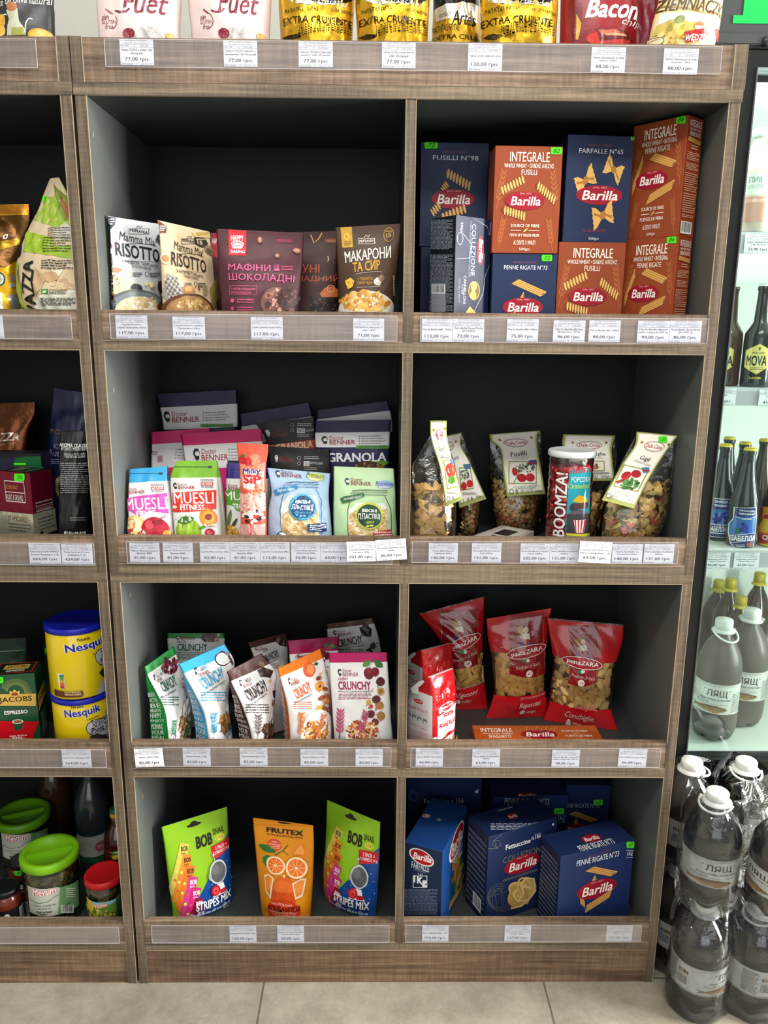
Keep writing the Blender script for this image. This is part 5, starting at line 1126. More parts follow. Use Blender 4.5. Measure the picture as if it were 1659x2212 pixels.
def a3(c): c.T('Fusilli', 592, 232, 678, 256, '26242a', bold=.015).T('al Pomodoro', 592, 252, 688, 268, '8a8a88', shear=.3).T('e Origano', 606, 266, 684, 282, '8a8a88', shear=.3).R(582, 284, 730, 404, '8c9250').R(587, 289, 725, 399, 'e8e6da').E(626, 350, 676, 394, 'a81a20').E(672, 348, 720, 392, 'b2202a').E(600, 316, 630, 362, 'c0282a').L([(610, 396), (650, 320), (690, 300), (720, 320)], 4, '3a6a2a').blobs(610, 292, 720, 346, 34, 13, ['3f6a34', '2a4a24', '8a6a7a', '5a8a44'], 3).P([(686, 280), (728, 276), (730, 302), (690, 304)], '4a5a8a').R(682, 292, 732, 300, 'a83030').T('PASTA DI SEMOLA DI GRANO DURO', 606, 412, 738, 420, '5a5a54').T('AL POMODORO E ORIGANO', 618, 422, 724, 430, '5a5a54').ring(587, 430, 608, 454, 2.5, '2a2a28').E(618, 432, 632, 452, '9a8a6a').ring(646, 434, 660, 448, 2, '4a4a44').L([(672, 436), (676, 448)], 3, '4a4a44').L([(682, 434), (684, 446)], 3, '4a4a44').ring(694, 430, 708, 444, 2, '6a6a64').T('500g℮', 720, 434, 762, 448, '2a2a28')
dalla('pasta_bag', [(480, 160), (478, 330), (484, 470), (496, 606)], [(756, 130), (764, 300), (772, 440), (762, 590)], [(480, 142), (486, 176), (534, 222), (552, 350), (572, 470)], [(752, 122), (738, 150), (738, 208), (756, 330), (778, 456)], (.315, .315, .305, .305), (.296, .296, .250, .250), 0, 0, 'fusilli', 230, .042, .50, 'pasta bag with a header card reading Fusilli, standing behind the flat box', 53, (554, 164, 688, 210), art=a3, st=((535, 172), (702, 160)))
def a4(c): c.T('Conchiglie', 960, 236, 1092, 260, '26242a', bold=.01).T('al Peperoncino', 970, 260, 1080, 276, '8a8a88', shear=.3).R(960, 282, 1088, 338, '8c9250').R(965, 287, 1083, 333, 'e8e6da').E(1020, 306, 1056, 326, 'a82a2a').blobs(970, 290, 1080, 330, 14, 12, ['8a5a2a', 'c8883a', 'b8402a'], 4).T('500g℮', 1068, 360, 1116, 374, '2a2a28').words(1030, 342, 1110, 354, 2, '7a7a72', 3).ring(1036, 360, 1050, 374, 2, '4a4a44')
dalla('pasta_bag', [(862, 160), (862, 330), (890, 500), (910, 640)], [(1146, 158), (1150, 300), (1100, 480), (1060, 640)], [(868, 142), (866, 205), (900, 270), (930, 390)], [(1148, 148), (1128, 215), (1130, 270), (1142, 386)], (.23, .23, .22, .22), (.214, .214, .172, .172), 0, 0, 'conch', 110, .034, .46, 'pasta bag with a dim header card, behind the popcorn jar', 54, (938, 178, 1076, 222), art=a4, st=((920, 186), (1096, 186)))
def a5(c): c.T('Gigli', 1268, 258, 1330, 288, '26242a', bold=.015, rot=-8).T('al Pomodoro e Spinaci', 1232, 284, 1340, 304, '8a8a88', shear=.3, rot=-8).P([(1186, 300), (1322, 334), (1262, 448), (1132, 416)], '8c9250').P([(1192, 307), (1314, 337), (1258, 441), (1140, 412)], 'e8e6da').E(1176, 336, 1226, 384, '9a1c20', rot=-20).E(1224, 330, 1282, 372, 'a8222a', rot=-20).L([(1150, 398), (1190, 380), (1226, 350)], 14, 'b02a2c').blobs(1170, 372, 1262, 436, 44, 20, ['3a6a30', '2a5424', '4f8040', '5f924c'], 3).P([(1280, 318), (1320, 316), (1322, 342), (1292, 346)], '4a7a9a').R(1284, 330, 1322, 338, 'a83030').T('PASTA DI SEMOLA DI GRANO DURO', 1128, 444, 1246, 454, '5a5a54', rot=-14).T('AL POMODORO E SPINACI', 1128, 454, 1232, 464, '5a5a54', rot=-14).ring(1096, 454, 1118, 478, 2.5, '2a2a28').E(1118, 460, 1134, 482, '9a8a6a').ring(1138, 470, 1152, 486, 2, '4a4a44').T('500g℮', 1202, 488, 1246, 502, '2a2a28', rot=-12)
o, c = dalla('pasta_bag', [(1256, 140), (1200, 240), (1120, 400), (1070, 570), (1058, 684)], [(1474, 156), (1456, 300), (1440, 420), (1420, 560), (1376, 684)], [(1256, 128), (1246, 200), (1180, 300), (1072, 488)], [(1476, 150), (1432, 208), (1340, 350), (1242, 534)], (.105, .105, .085, .085), (.088, .088, .028, .028), 0, 0, 'gigli', 240, .030, .62, 'pasta bag of curly trumpets at the right, card marked with a green sticker', 55, (1292, 178, 1406, 236), art=a5, st=((1284, 184), (1424, 196)))
sticker(o, c, 1370, 154, 1416, 188, '131', off=.0022)
# popcorn jar
ax = at(860+905/2.4397, 880+450/2.4397, .115); zb, zl = F2, at(860+905/2.4397, 880+262/2.4397, .066)[2]
j = thing('popcorn_jar', (ax[0], ax[1], zb), 'clear jar of red popcorn with a white lid and turquoise label', 'popcorn jar')
HJ = zl-zb; RJ = .0490
prof = [(0, RJ*.80), (.004, RJ*.92), (.012, RJ*.95)]
for i in range(12): prof += [(.014+i*(HJ-.03)/12+k*(HJ-.03)/48, RJ*(.955+.018*math.sin(k*math.pi/2+.4))) for k in range(4)]
prof += [(HJ-.012, RJ*.96), (HJ-.004, RJ*.93), (HJ, RJ*.9)]
p = Pack(M_CLEAR, crop=CF); p.mats = [M_CLEAR]; lathe(p, ax[:2], zb, prof, 'e8e8e8', 40, cap=False); p.emit('jar_body', j)
q = Pack(M_PASTA, smooth=True); rnd = random.Random(5); d = CAM[:2]-ax[:2]; d /= np.linalg.norm(d); rt = np.array([-d[1], d[0]])
lathe(q, ax[:2], zb+.002, [(0, RJ*.6), (.004, RJ*.78), (HJ-.03, RJ*.78), (HJ-.026, RJ*.5)], 'b01c2c', 20)
for k in range(420):
    th = rnd.uniform(-1.75, 1.75); z = rnd.uniform(.006, HJ-.022); r = RJ*.84; c = np.array([*(ax[:2]+rt*r*math.sin(th)+d*r*math.cos(th)), zb+z]); s = rnd.uniform(.0050, .0072)
    bm = bmesh.new(); bmesh.ops.create_icosphere(bm, subdivisions=1, radius=s)
    V = [np.array(v.co)*rnd.uniform(.7, 1.25)+c for v in bm.verts]; q.raw(V, None, [[v.index for v in f.verts] for f in bm.faces], h(rnd.choice(['e03344', 'ee5058', 'cc2434', 'f27a80', 'd82c3c']))); bm.free()
o = q.emit('popcorn', j); o['kind'] = 'stuff'; o['label'] = 'bright red coated popcorn'
p = Pack(M_PLASTIC, crop=CF); lathe(p, ax[:2], zl-.004, [(0, RJ*1.0), (.002, RJ*1.04), (.010, RJ*1.04), (.013, RJ*1.0), (.0135, RJ*.9), (.0125, RJ*.86), (.0125, .001)], 'e4e8ea', 40); p.emit('lid', j)
p = Pack(M_GLOSS, crop=CF, step=.0001, Lmax=.0035); cyl = Pack(M_GLOSS, crop=CF); lathe(cyl, ax[:2], zb, [(0, RJ*.985), (HJ, RJ*.985)], 'ffffff', 8); p.surfs = cyl.surfs; p.f = cyl.f; p.off0 = 0
p.P([(904, 330), (1018, 318), (1012, 420), (1006, 690), (880, 690), (894, 470)], '2aa5b8')
for i in range(8): p.R(908+i*14, 330-i*1.4, 916+i*14, 350-i*1.4, 'c23a44')
p.T('POPCORN', 920, 366, 1012, 394, 'eef2f2').T('Caramelized', 904, 402, 1012, 428, 'c9e05a', shear=.35, bold=.01).P([(918, 494), (950, 462), (985, 470), (1002, 500), (960, 504)], 'e0b02a').E(904, 504, 950, 552, '3a3a40').P([(926, 506), (1000, 496), (998, 530), (930, 536)], '5a3a40').E(900, 540, 1000, 600, '5a5a62').P([(890, 560), (1008, 556), (1006, 660), (886, 664)], '3a3c3e').P([(924, 592), (988, 590), (976, 660), (934, 660)], 'e4dcd8')
for i in range(4): p.P([(928+i*17, 592), (936+i*17, 592), (938+i*12, 660), (934+i*12, 660)], 'b82a34')
p.R(886, 660, 1006, 672, 'd8c83a').T('CHILLI & RASPBERRY', 884, 674, 1000, 688, 'd8e03a', bold=.01)
o = p.emit('jar_label', j); o['label'] = 'turquoise label reading POPCORN'
p = Pack(M_GLOSS, crop=CF, step=.0001, Lmax=.0035); p.surfs = cyl.surfs; p.f = cyl.f; p.off0 = .0001; vtext(p, 'BOOMZA!', 822, 344, 884, 682, 'f2eeee', .02, 0, 90); p.emit('jar_lettering', j)
# flat spaghetti box lying in front of the fusilli bag
zt = F2+.028; P1, P2 = atz(860+352/2.4397, 880+690/2.4397, zt), atz(860+668/2.4397, 880+578/2.4397, zt)
xv = P2-P1; ln = np.linalg.norm(xv); xv /= ln; yv = np.array([-xv[1], xv[0], 0]); A = P1-yv*.085
if A[1] < .021: A = A+xv*((.021-A[1])/max(.2, xv[1])); 
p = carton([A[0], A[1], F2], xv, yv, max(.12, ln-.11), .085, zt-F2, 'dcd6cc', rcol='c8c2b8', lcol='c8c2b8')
p.on('T'); p.unit = True; p.box(2, 3, 98, 97, 1.6, 'b8502a').R(48, 30, 80, 74, '2a2624'); p.unit = False
p.unit = True; p.T('spaghetti', 12, 34, 42, 56, '2a2624', shear=.2, bold=.02); p.T('al nero', 18, 62, 36, 72, '8a8a82', shear=.3).L([(6, 84), (30, 90), (44, 86)], 2.5, '7a6a5a').L([(4, 78), (26, 82), (44, 80)], 2.5, '9a8a7a'); p.T('linea speciale', 60, 8, 94, 16, '7a6a5a', shear=.3); p.unit = False
put(p, 'spaghetti_box', 'white spaghetti box with a dark window lying flat by the popcorn jar', 'pasta box')
# ------------------------------------------------------------------ row three, left bay: crunchy muesli
crop(*CG)
WORDS = ('BREAKFAST', 'ACTIVE', 'BE', 'BELIEVE', 'HAPPY', 'ENJOY', 'MORNING', 'YOUR', 'MEAL', 'LONG', 'HEALTHY', 'DAY')
def crunchy(L, R, Y, col, ink, name, lab, seed, txt, logo, art=None, seal=None, dep=.055, side=True, dim=False, T=.016, crease=.006, rot=0, small=None):
    p = bag(L, R, Y, F3, M_FILM, bul=[(0, .010), (.25, T), (.6, T*.8), (.85, T*.25), (.95, .001), (1, .0006)], dep=[(0, dep), (.5, dep*.85), (.82, dep*.3), (.93, .002), (1, .0015)], col='e9e8e8', sidecol=col, back=col, seed=seed, wr=.0034, wk=3.4, bex=3.0, crease=crease, nu=18, nv=36)
    x0, y0, x1, y1 = txt; w, hh = x1-x0, y1-y0
    vv = p.uv([((L[0][0]+R[0][0])/2, (L[0][1]+R[0][1])/2)])
    p.bands.append((1-max(seal or .055, .055), 1.01, col, True)); p.seal = ('top_seal', 'crimped coloured top seal')
    benner(p, *logo, c='9a3a44')
    p.T(name, x0, y0-hh*.44, x0+w*.3, y0-hh*.12, ink, bold=.02, rot=rot).T('CRUNCHY', x0, y0, x1, y1, ink, bold=.035, rot=rot)
    p.T('ХРУСТКІ ЗАПЕЧЕНІ МЮСЛІ', x0, y1+hh*.12, x1+w*.06, y1+hh*.30, '44474c', bold=.02, rot=rot).words(x0+w*.02, y1+hh*.42, x1+w*.02, y1+hh*1.15, 4, ink, seed, fill=.4)
    if art: art(p)
    if side:
        p.on('L'); p.unit = True; r = random.Random(seed); y = 26.0; k = 0
        while y < 96:
            s_ = r.uniform(3.4, 6.2); a, b = r.uniform(4, 14), r.uniform(78, 98); p.T(WORDS[k % 12], a, y, b, y+s_, 'e9e6e4', bold=.01); y += s_+1.3; k += 1
        p.unit = False; p.on('F')
    o = put(p, 'crunchy_muesli_bag', lab, 'muesli bag', None)
    return o
def ears(p, x, y, s, c): p.wheat(x, y, x+4*s, y-120*s, 46*s, c, 6).wheat(x+70*s, y-10*s, x+100*s, y-110*s, 44*s, c, 6); return p
GRAN = ['b8824c', 'd0a066', '8a5a30', 'c8925a', 'a06a3a', '6a4020']
# rear ones
def ar(p): p.blobs(492, 138, 574, 200, 30, 22, ['4a1a2a', '5c2438', '3a1220', '7a3a50'], 2, asp=1).E(575, 150, 596, 172, 'c9a878').E(560, 178, 590, 200, 'b89460')
crunchy([(292, 152), (296, 230), (330, 520)], [(618, 152), (620, 230), (610, 520)], (.235, .235, .21, .21), '1f8a3a', '2a6a44', 'NUTS', 'rear crunchy bag with green lettering behind the green and blue ones', 61, (348, 212, 520, 254), (340, 166, 452, 190), ar, seal=.03, side=False)
def ar(p): p.P([(900, 190), (940, 160), (970, 170), (972, 230), (930, 222)], '3a2420').E(908, 176, 940, 200, '6a4430')
crunchy([(752, 205), (790, 300), (830, 500)], [(972, 150), (980, 280), (985, 500)], (.19, .235, .17, .21), '4a1c1c', '3a2a2c', 'CHOCOLATE', 'rear chocolate crunchy bag between the blue and the front brown bag', 62, (836, 262, 930, 306), (790, 226, 858, 250), ar, seal=.06, rot=10)
def ar(p): p.leaf(1180, 226, 1216, 214, 20, '3a6a34').leaf(1216, 214, 1260, 240, 22, '4a7a3c').E(1164, 252, 1196, 290, '6a1428').E(1188, 258, 1222, 302, '5a1020').L([(1182, 252), (1200, 222)], 3, '5a6a34')
crunchy([(978, 195), (990, 300), (1010, 520)], [(1272, 172), (1266, 300), (1262, 520)], (.155, .175, .135, .155), 'a01450', '8a1a44', 'CHERRY', 'rear cherry crunchy bag behind the orange and the cherry one', 63, (1020, 300, 1200, 344), (1030, 272, 1130, 290), ar, seal=.13, side=False)
def ar(p): p.P([(1386, 120), (1430, 100), (1456, 130), (1450, 170), (1400, 170)], '2a1e20').E(1400, 80, 1440, 118, '4a3830').E(1446, 204, 1482, 244, '4a3a34').P([(1418, 250), (1448, 232), (1466, 262)], '3a2a2a').blobs(1450, 170, 1490, 250, 8, 10, ['b9a07a', '8a6a44'], 2)
crunchy([(1200, 100), (1205, 200), (1215, 520)], [(1464, 66), (1510, 250), (1530, 520)], (.29, .29, .27, .27), '5a3a2c', '4a3438', 'CHOCOLATE', 'crunchy bag deep in the back right corner of its bay', 64, (1262, 176, 1404, 222), (1236, 136, 1342, 162), ar, seal=.03, side=False, rot=5)
# front ones
def ar(p):
    p.blobs(262, 285, 352, 385, 40, 24, ['5a1a30', '6c2438', '4a1220', '8a3a50'], 2, asp=1).blobs(385, 520, 412, 600, 8, 20, ['5a1a30', '7a2a3a'], 3, asp=1).blobs(372, 400, 390, 470, 6, 14, GRAN, 3)
    p.E(352, 600, 470, 860, 'e9e4da').blobs(354, 610, 420, 762, 60, 20, GRAN, 5); ears(p, 326, 752, .9, '2f7a54')
crunchy([(164, 346), (190, 410), (238, 500), (282, 600), (302, 766)], [(330, 228), (366, 330), (398, 440), (412, 560), (418, 766)], (.075, .150, .050, .125), '0f8a34', '24624a', 'NUTS', 'front crunchy bag with a bright green top and side, leftmost', 65, (252, 400, 356, 478), (216, 385, 274, 425), ar, seal=.075, rot=-6, crease=.002)
def ar(p):
    p.E(560, 254, 662, 344, '2e1c16').E(566, 258, 660, 336, 'f4f2f0').E(582, 268, 650, 326, 'dcdad6').P([(590, 250), (640, 262), (668, 330), (660, 332), (632, 280)], '3a221a')
    p.blobs(590, 610, 654, 720, 50, 24, ['a0703c', 'b8884c', '7a5028', '8a6030'], 5).E(600, 690, 720, 800, 'ebe6dc'); ears(p, 556, 756, 1.25, '3f9ac4')
crunchy([(358, 330), (396, 400), (452, 500), (506, 620), (528, 766)], [(620, 214), (676, 320), (652, 440), (642, 560), (660, 766)], (.060, .118, .045, .105), '3aa8d8', '3a9ac8', 'COCONUT', 'front crunchy bag with a sky blue top and side and a coconut picture', 66, (482, 370, 622, 450), (448, 345, 538, 392), ar, seal=.09, rot=8, crease=.002)
def ar(p):
    p.P([(806, 362), (838, 345), (896, 366), (880, 406), (822, 400)], '3a2822').E(806, 310, 850, 350, '7a6048').E(866, 416, 884, 430, 'c9a878').P([(892, 480), (916, 470), (914, 520), (898, 520)], '2a1a16').E(886, 530, 910, 560, '8a6a4a')
    p.blobs(836, 660, 910, 770, 60, 22, ['3a241a', '5a3a28', '4a2e20', '6a4830'], 5); ears(p, 806, 758, 1.2, '6a5a58')
crunchy([(634, 372), (666, 450), (718, 560), (760, 680), (776, 766)], [(830, 268), (912, 376), (906, 480), (896, 600), (890, 766)], (.055, .115, .042, .088), '4a1e1c', '3a2c2e', 'CHOCOLATE', 'front crunchy bag with a dark brown top and side and chocolate picture', 67, (736, 440, 866, 520), (704, 415, 782, 456), ar, seal=.10, rot=12, crease=.002)
def ar(p):
    p.E(1064, 316, 1136, 404, 'd8582c').E(1084, 326, 1130, 390, 'e88a3c').leaf(1124, 330, 1152, 322, 18, '3a5a34').E(1134, 424, 1188, 484, 'e8922c').E(1146, 434, 1180, 472, 'f2b45a').E(1152, 442, 1174, 466, '7a3a1c').E(1138, 392, 1172, 420, '8a3a24').E(1150, 506, 1190, 530, 'a04a24').P([(1132, 610), (1150, 560), (1182, 566), (1170, 616), (1140, 628)], 'e8b83a').blobs(1150, 350, 1210, 560, 22, 12, ['d8b888', 'b88a54', 'e0c898'], 3).blobs(1180, 450, 1206, 660, 16, 22, ['b8622a', '8a3a1c', 'd88a3a'], 4)
    p.E(1052, 620, 1240, 880, 'eae6dc').blobs(1066, 650, 1200, 764, 100, 22, ['c8843c', 'e0a45a', '9a5a28', 'b87434', 'e8902c', '7a4420'], 5); ears(p, 1048, 756, 1.3, 'd87a4a')
crunchy([(920, 356), (942, 430), (972, 540), (988, 650), (994, 766)], [(1166, 240), (1212, 420), (1216, 560), (1218, 660), (1220, 766)], (.055, .095, .040, .066), 'e8741c', 'd4683c', 'APRICOT', 'front crunchy bag with an orange top and side and apricots', 68, (1012, 445, 1116, 512), (980, 405, 1050, 445), ar, seal=.085, rot=10, crease=.003)
def ar(p):
    p.leaf(1404, 338, 1452, 310, 34, '4a7a34').leaf(1470, 306, 1520, 346, 38, '3a6a30').L([(1440, 352), (1466, 308), (1486, 350)], 3, '6a7a3c').E(1412, 346, 1466, 414, '6a1424').E(1422, 354, 1450, 384, '8a2a3a').E(1452, 346, 1498, 396, '7a1a2c').E(1480, 402, 1530, 452, '5a1a24').E(1486, 460, 1528, 506, 'b8904c').E(1496, 470, 1518, 494, '8a6030').E(1458, 506, 1506, 552, '5a1a20').E(1476, 544, 1526, 586, 'a8743c').E(1428, 590, 1474, 634, '5a141c').E(1486, 596, 1530, 644, '9a6a3c').E(1456, 636, 1496, 674, '6a2028').E(1424, 530, 1452, 560, 'c89a4c').E(1440, 558, 1464, 580, 'c83a2c').E(1400, 622, 1424, 646, 'b8302c').blobs(1410, 440, 1530, 690, 18, 9, ['c8a878', 'a88450', '8a2a2a'], 3)
    p.E(1306, 640, 1500, 880, 'ecebe6').blobs(1316, 646, 1490, 764, 150, 19, ['c88a4c', 'a85a34', 'd8a868', 'b8443a', '8a4a28', 'e0b87c'], 5); ears(p, 1276, 758, 1.5, 'b0486a')
crunchy([(1213, 266), (1216, 340), (1228, 520), (1236, 640), (1246, 766)], [(1547, 262), (1548, 340), (1560, 520), (1566, 640), (1577, 766)], (.060, .065, .048, .052), 'b0145c', '9c1f4c', 'CHERRY', 'front cherry crunchy bag with a magenta top, rightmost of its bay', 69, (1266, 426, 1450, 474), (1262, 356, 1382, 398), ar, seal=.085, crease=.004)

# ------------------------------------------------------------------ row three, right bay: red pasta bags
crop(*CH)
ZRED = 'c4161f'
def zara(L, R, Y, seal, win, kind, n, size, title, lab, seed, oval, panel, num, woman, tt, logo_rot=0, wt='500g℮'):
    p = bag(L, R, Y, F3, M_GLOSS, kind='pillow', bul=[(0, .001), (.05, .008), (.2, .024), (.45, .032), (.7, .026), (.88, .010), (.95, .002), (1, .0008)], col=ZRED, seed=seed, wr=.0022, wk=3.0, nu=24, nv=44); p.step = .0002; p.Lmax = .003; p.off0 = .0007
    p.mats = [M_GLOSS, M_CLEAR]
    p.band(win[0], win[1], None, False)
    if seal: p.band(seal[0], seal[1], None, True)
    x0, y0, x1, y1 = panel
    p.P([(x0, y0), (x1, y0-(x1-x0)*.05), (x1, y1-26), ((x0+x1)/2+20, y1), ((x0+x1)/2-20, y1), (x0, y1-20)], '8c1018').L([(x0+5, y0), (x0+5, y1-40)], 2.5, 'a8783c').L([(x1-5, y0), (x1-5, y1-46)], 2.5, 'a8783c')
    wx, wy, ws = woman
    p.T('Dal 1898', wx-28*ws, wy-72*ws, wx+34*ws, wy-58*ws, 'd0a49c', shear=.35)
    for k in range(7): p.L([(wx-8*ws, wy+40*ws), (wx-(52-k*6)*ws, wy-(26+k*2)*ws)], 3*ws, 'c89a4a')
    p.P([(wx-30*ws, wy+80*ws), (wx-22*ws, wy+40*ws), (wx+16*ws, wy+40*ws), (wx+36*ws, wy+80*ws)], '2a4a8a').P([(wx-22*ws, wy+10*ws), (wx+18*ws, wy+4*ws), (wx+24*ws, wy+40*ws), (wx-16*ws, wy+46*ws)], 'e4dcd0').P([(wx-34*ws, wy+14*ws), (wx+16*ws, wy+46*ws), (wx+10*ws, wy+56*ws), (wx-34*ws, wy+26*ws)], 'd8a888').P([(wx-14*ws, wy+40*ws), (wx+22*ws, wy+36*ws), (wx+10*ws, wy+78*ws), (wx-6*ws, wy+80*ws)], 'b0402c').E(wx-12*ws, wy-30*ws, wx+14*ws, wy+4*ws, 'd8d0c0').E(wx-6*ws, wy-22*ws, wx+10*ws, wy+0*ws, 'c8987c')
    a, b, c_, d = oval
    p.E(a, b, c_, d, 'f0e4e0', rot=logo_rot).E(a+4, b+4, c_-4, d-4, 'a81420', rot=logo_rot).T('pastaZARA', a+(c_-a)*.12, b+(d-b)*.30, c_-(c_-a)*.1, b+(d-b)*.76, 'f4ecea', bold=.02, rot=logo_rot)
    mx = (a+c_)/2; p.R(mx-26, d+2, mx-6, d+20, '2a7a3a').R(mx-6, d+2, mx+12, d+20, 'e4e2de').R(mx+12, d+2, mx+30, d+20, 'b8202a').T('Prodotto in Italia', mx-62, d+32, mx+68, d+52, 'd8b0a8', shear=.35, rot=logo_rot)
    p.E(num[1]-19, num[2]-19, num[1]+19, num[2]+19, 'e8dcd4').T(num[0], num[1]-12, num[2]-9, num[1]+12, num[2]+9, 'a02a30', shear=.2)
    p.T('Pasta di semola di grano duro', tt[0]+10, tt[1]-40, tt[2]+20, tt[1]-20, 'd8a49c', shear=.35, rot=logo_rot).T(title, tt[0], tt[1], tt[2], tt[3], 'e8ccc4', shear=.4, rot=logo_rot, bold=.005).E(tt[0]+4, tt[3]+8, tt[0]+32, tt[3]+30, 'd8c4bc').T(wt, tt[0]+40, tt[3]+10, tt[0]+90, tt[3]+26, 'e0ccc4', shear=.2, rot=logo_rot)
    o = put(p, 'pasta_bag', lab, 'pasta bag', 'red bags of pasta with clear windows')
    yv = [float(p.uv([((L[0][0]+R[0][0])/2, y)])[1][0]) for y in win]
    fill_pasta(o, p, kind, n, size, min(yv), max(yv)-.01, seed, deep=.006, u0=.06, u1=.94, label='pale yellow dry pasta behind the clear window'); return o
zara([(135, 168), (200, 240), (262, 330), (316, 480), (322, 600), (318, 692)], [(502, 72), (500, 200), (494, 340), (502, 520), (520, 680)], (.30, .30, .29, .295), (96, 128), (420, 565), 'penne', 150, .043, 'Rigatoni', 'red Rigatoni bag at the back left, behind the white penne packs', 71, (302, 292, 482, 364), (258, 150, 468, 470), ('43', 408, 442), (364, 232, .95), (338, 596, 466, 628), 8)
zara([(510, 196), (520, 300), (540, 400), (556, 560), (540, 660), (514, 728)], [(874, 136), (852, 260), (846, 420), (838, 600), (850, 660), (845, 716)], (.255, .25, .245, .255), None, (378, 625), 'penne', 190, .043, 'Rigatoni', 'red Rigatoni bag in the middle, upright on the dark shelf board', 72, (626, 342, 842, 412), (640, 170, 836, 520), ('43', 746, 495), (728, 270, 1), (690, 652, 812, 684), 3, '800g℮')
zara([(842, 190), (862, 300), (876, 420), (862, 560), (856, 660), (830, 738)], [(1273, 228), (1262, 330), (1220, 470), (1208, 600), (1200, 690), (1236, 806)], (.235, .215, .235, .185), (186, 218), (432, 692), 'conch', 210, .032, 'Conchiglie', 'red Conchiglie shell pasta bag, rightmost of the red bags', 73, (930, 406, 1152, 474), (962, 236, 1126, 570), ('54', 1034, 548), (1046, 336, .95), (945, 714, 1104, 752), -3)
def whitepenne(L, R, Y, lab, seed, full, dy):
    p = bag(L, R, Y, F3, M_GLOSS, bul=[(0, .006), (.3, .010), (.7, .008), (.9, .003), (1, .001)], dep=[(0, .078), (.6, .076), (.80, .06), (.93, .03), (1, .004)], col='eceae6', sidecol='e6e2de', seed=seed, wr=.0025, wk=3.0, bex=3.5, nu=16, crease=.0); p.step = .0002; p.Lmax = .003; p.off0 = .0007
    y = L[0][1]
    p.bands.append((.78, 1.01, 'c8141e', True)); p.bands.append((.68, .78, 'c8141e', False))
    p.unit = True
    p.P([(0, 20), (100, 20), (100, 62), (62, 74), (0, 70)], 'c8141e').P([(12, 46), (96, 40), (98, 68), (14, 74)], 'f0ecea').E(24, 34, 84, 44, 'f0e4e0').E(26, 35, 82, 43, 'b01420').T('pastaZARA', 30, 37, 78, 41, 'f4ecea', bold=.02).R(36, 46, 76, 50, 'b01420').T('DAL 1898', 42, 47, 70, 49, 'f0dcd8').T('PENNE RIGATE', 18, 56, 96, 61.5, 'c02a30', bold=.02).T('N° 67', 40, 65, 64, 67, 'c0808a').P([(14, 76), (96, 70), (96, 72), (14, 78)], 'c8141e')
    for i in range(6): p.penne(14+i*15, 98, 18+i*15, 76, 10, 'e0b050', 'c89038', 'a87028')
    p.on('L')
    p.P([(0, 2), (55, 4), (30, 14), (50, 22), (16, 24), (0, 18)], 'f0eeec').E(30, 29, 72, 34, 'b01420').T('pastaZARA', 36, 30.5, 66, 32.5, 'f4ecea').T('PENNE RIGATE', 12, 39, 92, 43, 'b8282e', bold=.01).T('CUCINA CLASSICA', 24, 45, 76, 46.5, 'b8686c')
    for i in range(4): p.ring(10+i*22, 50, 26+i*22, 55, 2.5, '6a6462').R(10+i*22, 49, 26+i*22, 50, '8a8482')
    p.words(12, 60, 92, 63, 2, 'b86a6c', 3).words(12, 66, 92, 82, 9, 'c88a8c', 4).words(12, 85, 60, 89, 3, '8a7a78', 5).T('500', 16, 93, 40, 96, '6a6462'); p.unit = False
    return put(p, 'penne_pack', lab, 'pasta pack')
whitepenne([(152, 372), (160, 480), (168, 760)], [(322, 330), (328, 480), (330, 760)], (.20, .25, .195, .245), 'rear white and red penne pack, its crumpled red top showing at the left divider', 75, False, 0)
whitepenne([(198, 520), (214, 600), (214, 740), (214, 866)], [(330, 470), (340, 580), (336, 740), (332, 866)], (.050, .100, .042, .095), 'front white and red penne pack reading PENNE RIGATE at the left divider', 76, True, 0)
# flat whole wheat spaghetti box
zt = F3+.026; a, b, c_ = (atz(850+q[0]/2.5523, 1260+q[1]/2.5523, zt) for q in ((432, 783), (1112, 783), (1166, 868)))
xv = b-a; ln = np.linalg.norm(xv); xv /= ln; yv = np.array([-xv[1], xv[0], 0]); dd = .090
A = a-yv*dd
p = carton([A[0], A[1], F3], xv, yv, ln, dd, zt-F3, ORG, tcol='b85a28'); p.on('T'); p.unit = False
def u(p): p.unit = True; return p
u(p); p.wheat(1, 92, 5, 20, 30, 'a84a1c', 6).wheat(94, 92, 98, 30, 30, 'a84a1c', 6)
p.T('INTEGRALE', 6, 16, 31, 36, 'f4e9dc', bold=.012).T('WHOLE WHEAT • INTEGRAL', 7, 40, 31, 48, 'f4e9dc').T('SPAGHETTI', 11, 52, 28.5, 66, 'f4e9dc', bold=.01).T('500g℮', 17, 72, 24, 80, 'f4e9dc')
for k in range(14): p.L([(37+k*1.2, 90-(k % 3)*4), (42+k*2.0, 6+(k % 4)*3)], .55, 'd8a45a' if k % 2 else 'b87c34')
barilla(p, 37, 26, 66, 72); p.T('SOURCE OF FIBRE', 70, 28, 91, 37, 'f4e9dc', bold=.01).leaf(78, 46, 84, 43, 5, 'd8a860').T('FUENTE DE FIBRA', 72, 52, 93, 62, 'f4e9dc', bold=.01).T('AL DENTE 9 MINUTI', 76, 74, 92, 83, 'f4e9dc'); p.unit = False
put(p, 'spaghetti_box', 'flat orange whole wheat SPAGHETTI box lying in front of the red bags', 'pasta box')
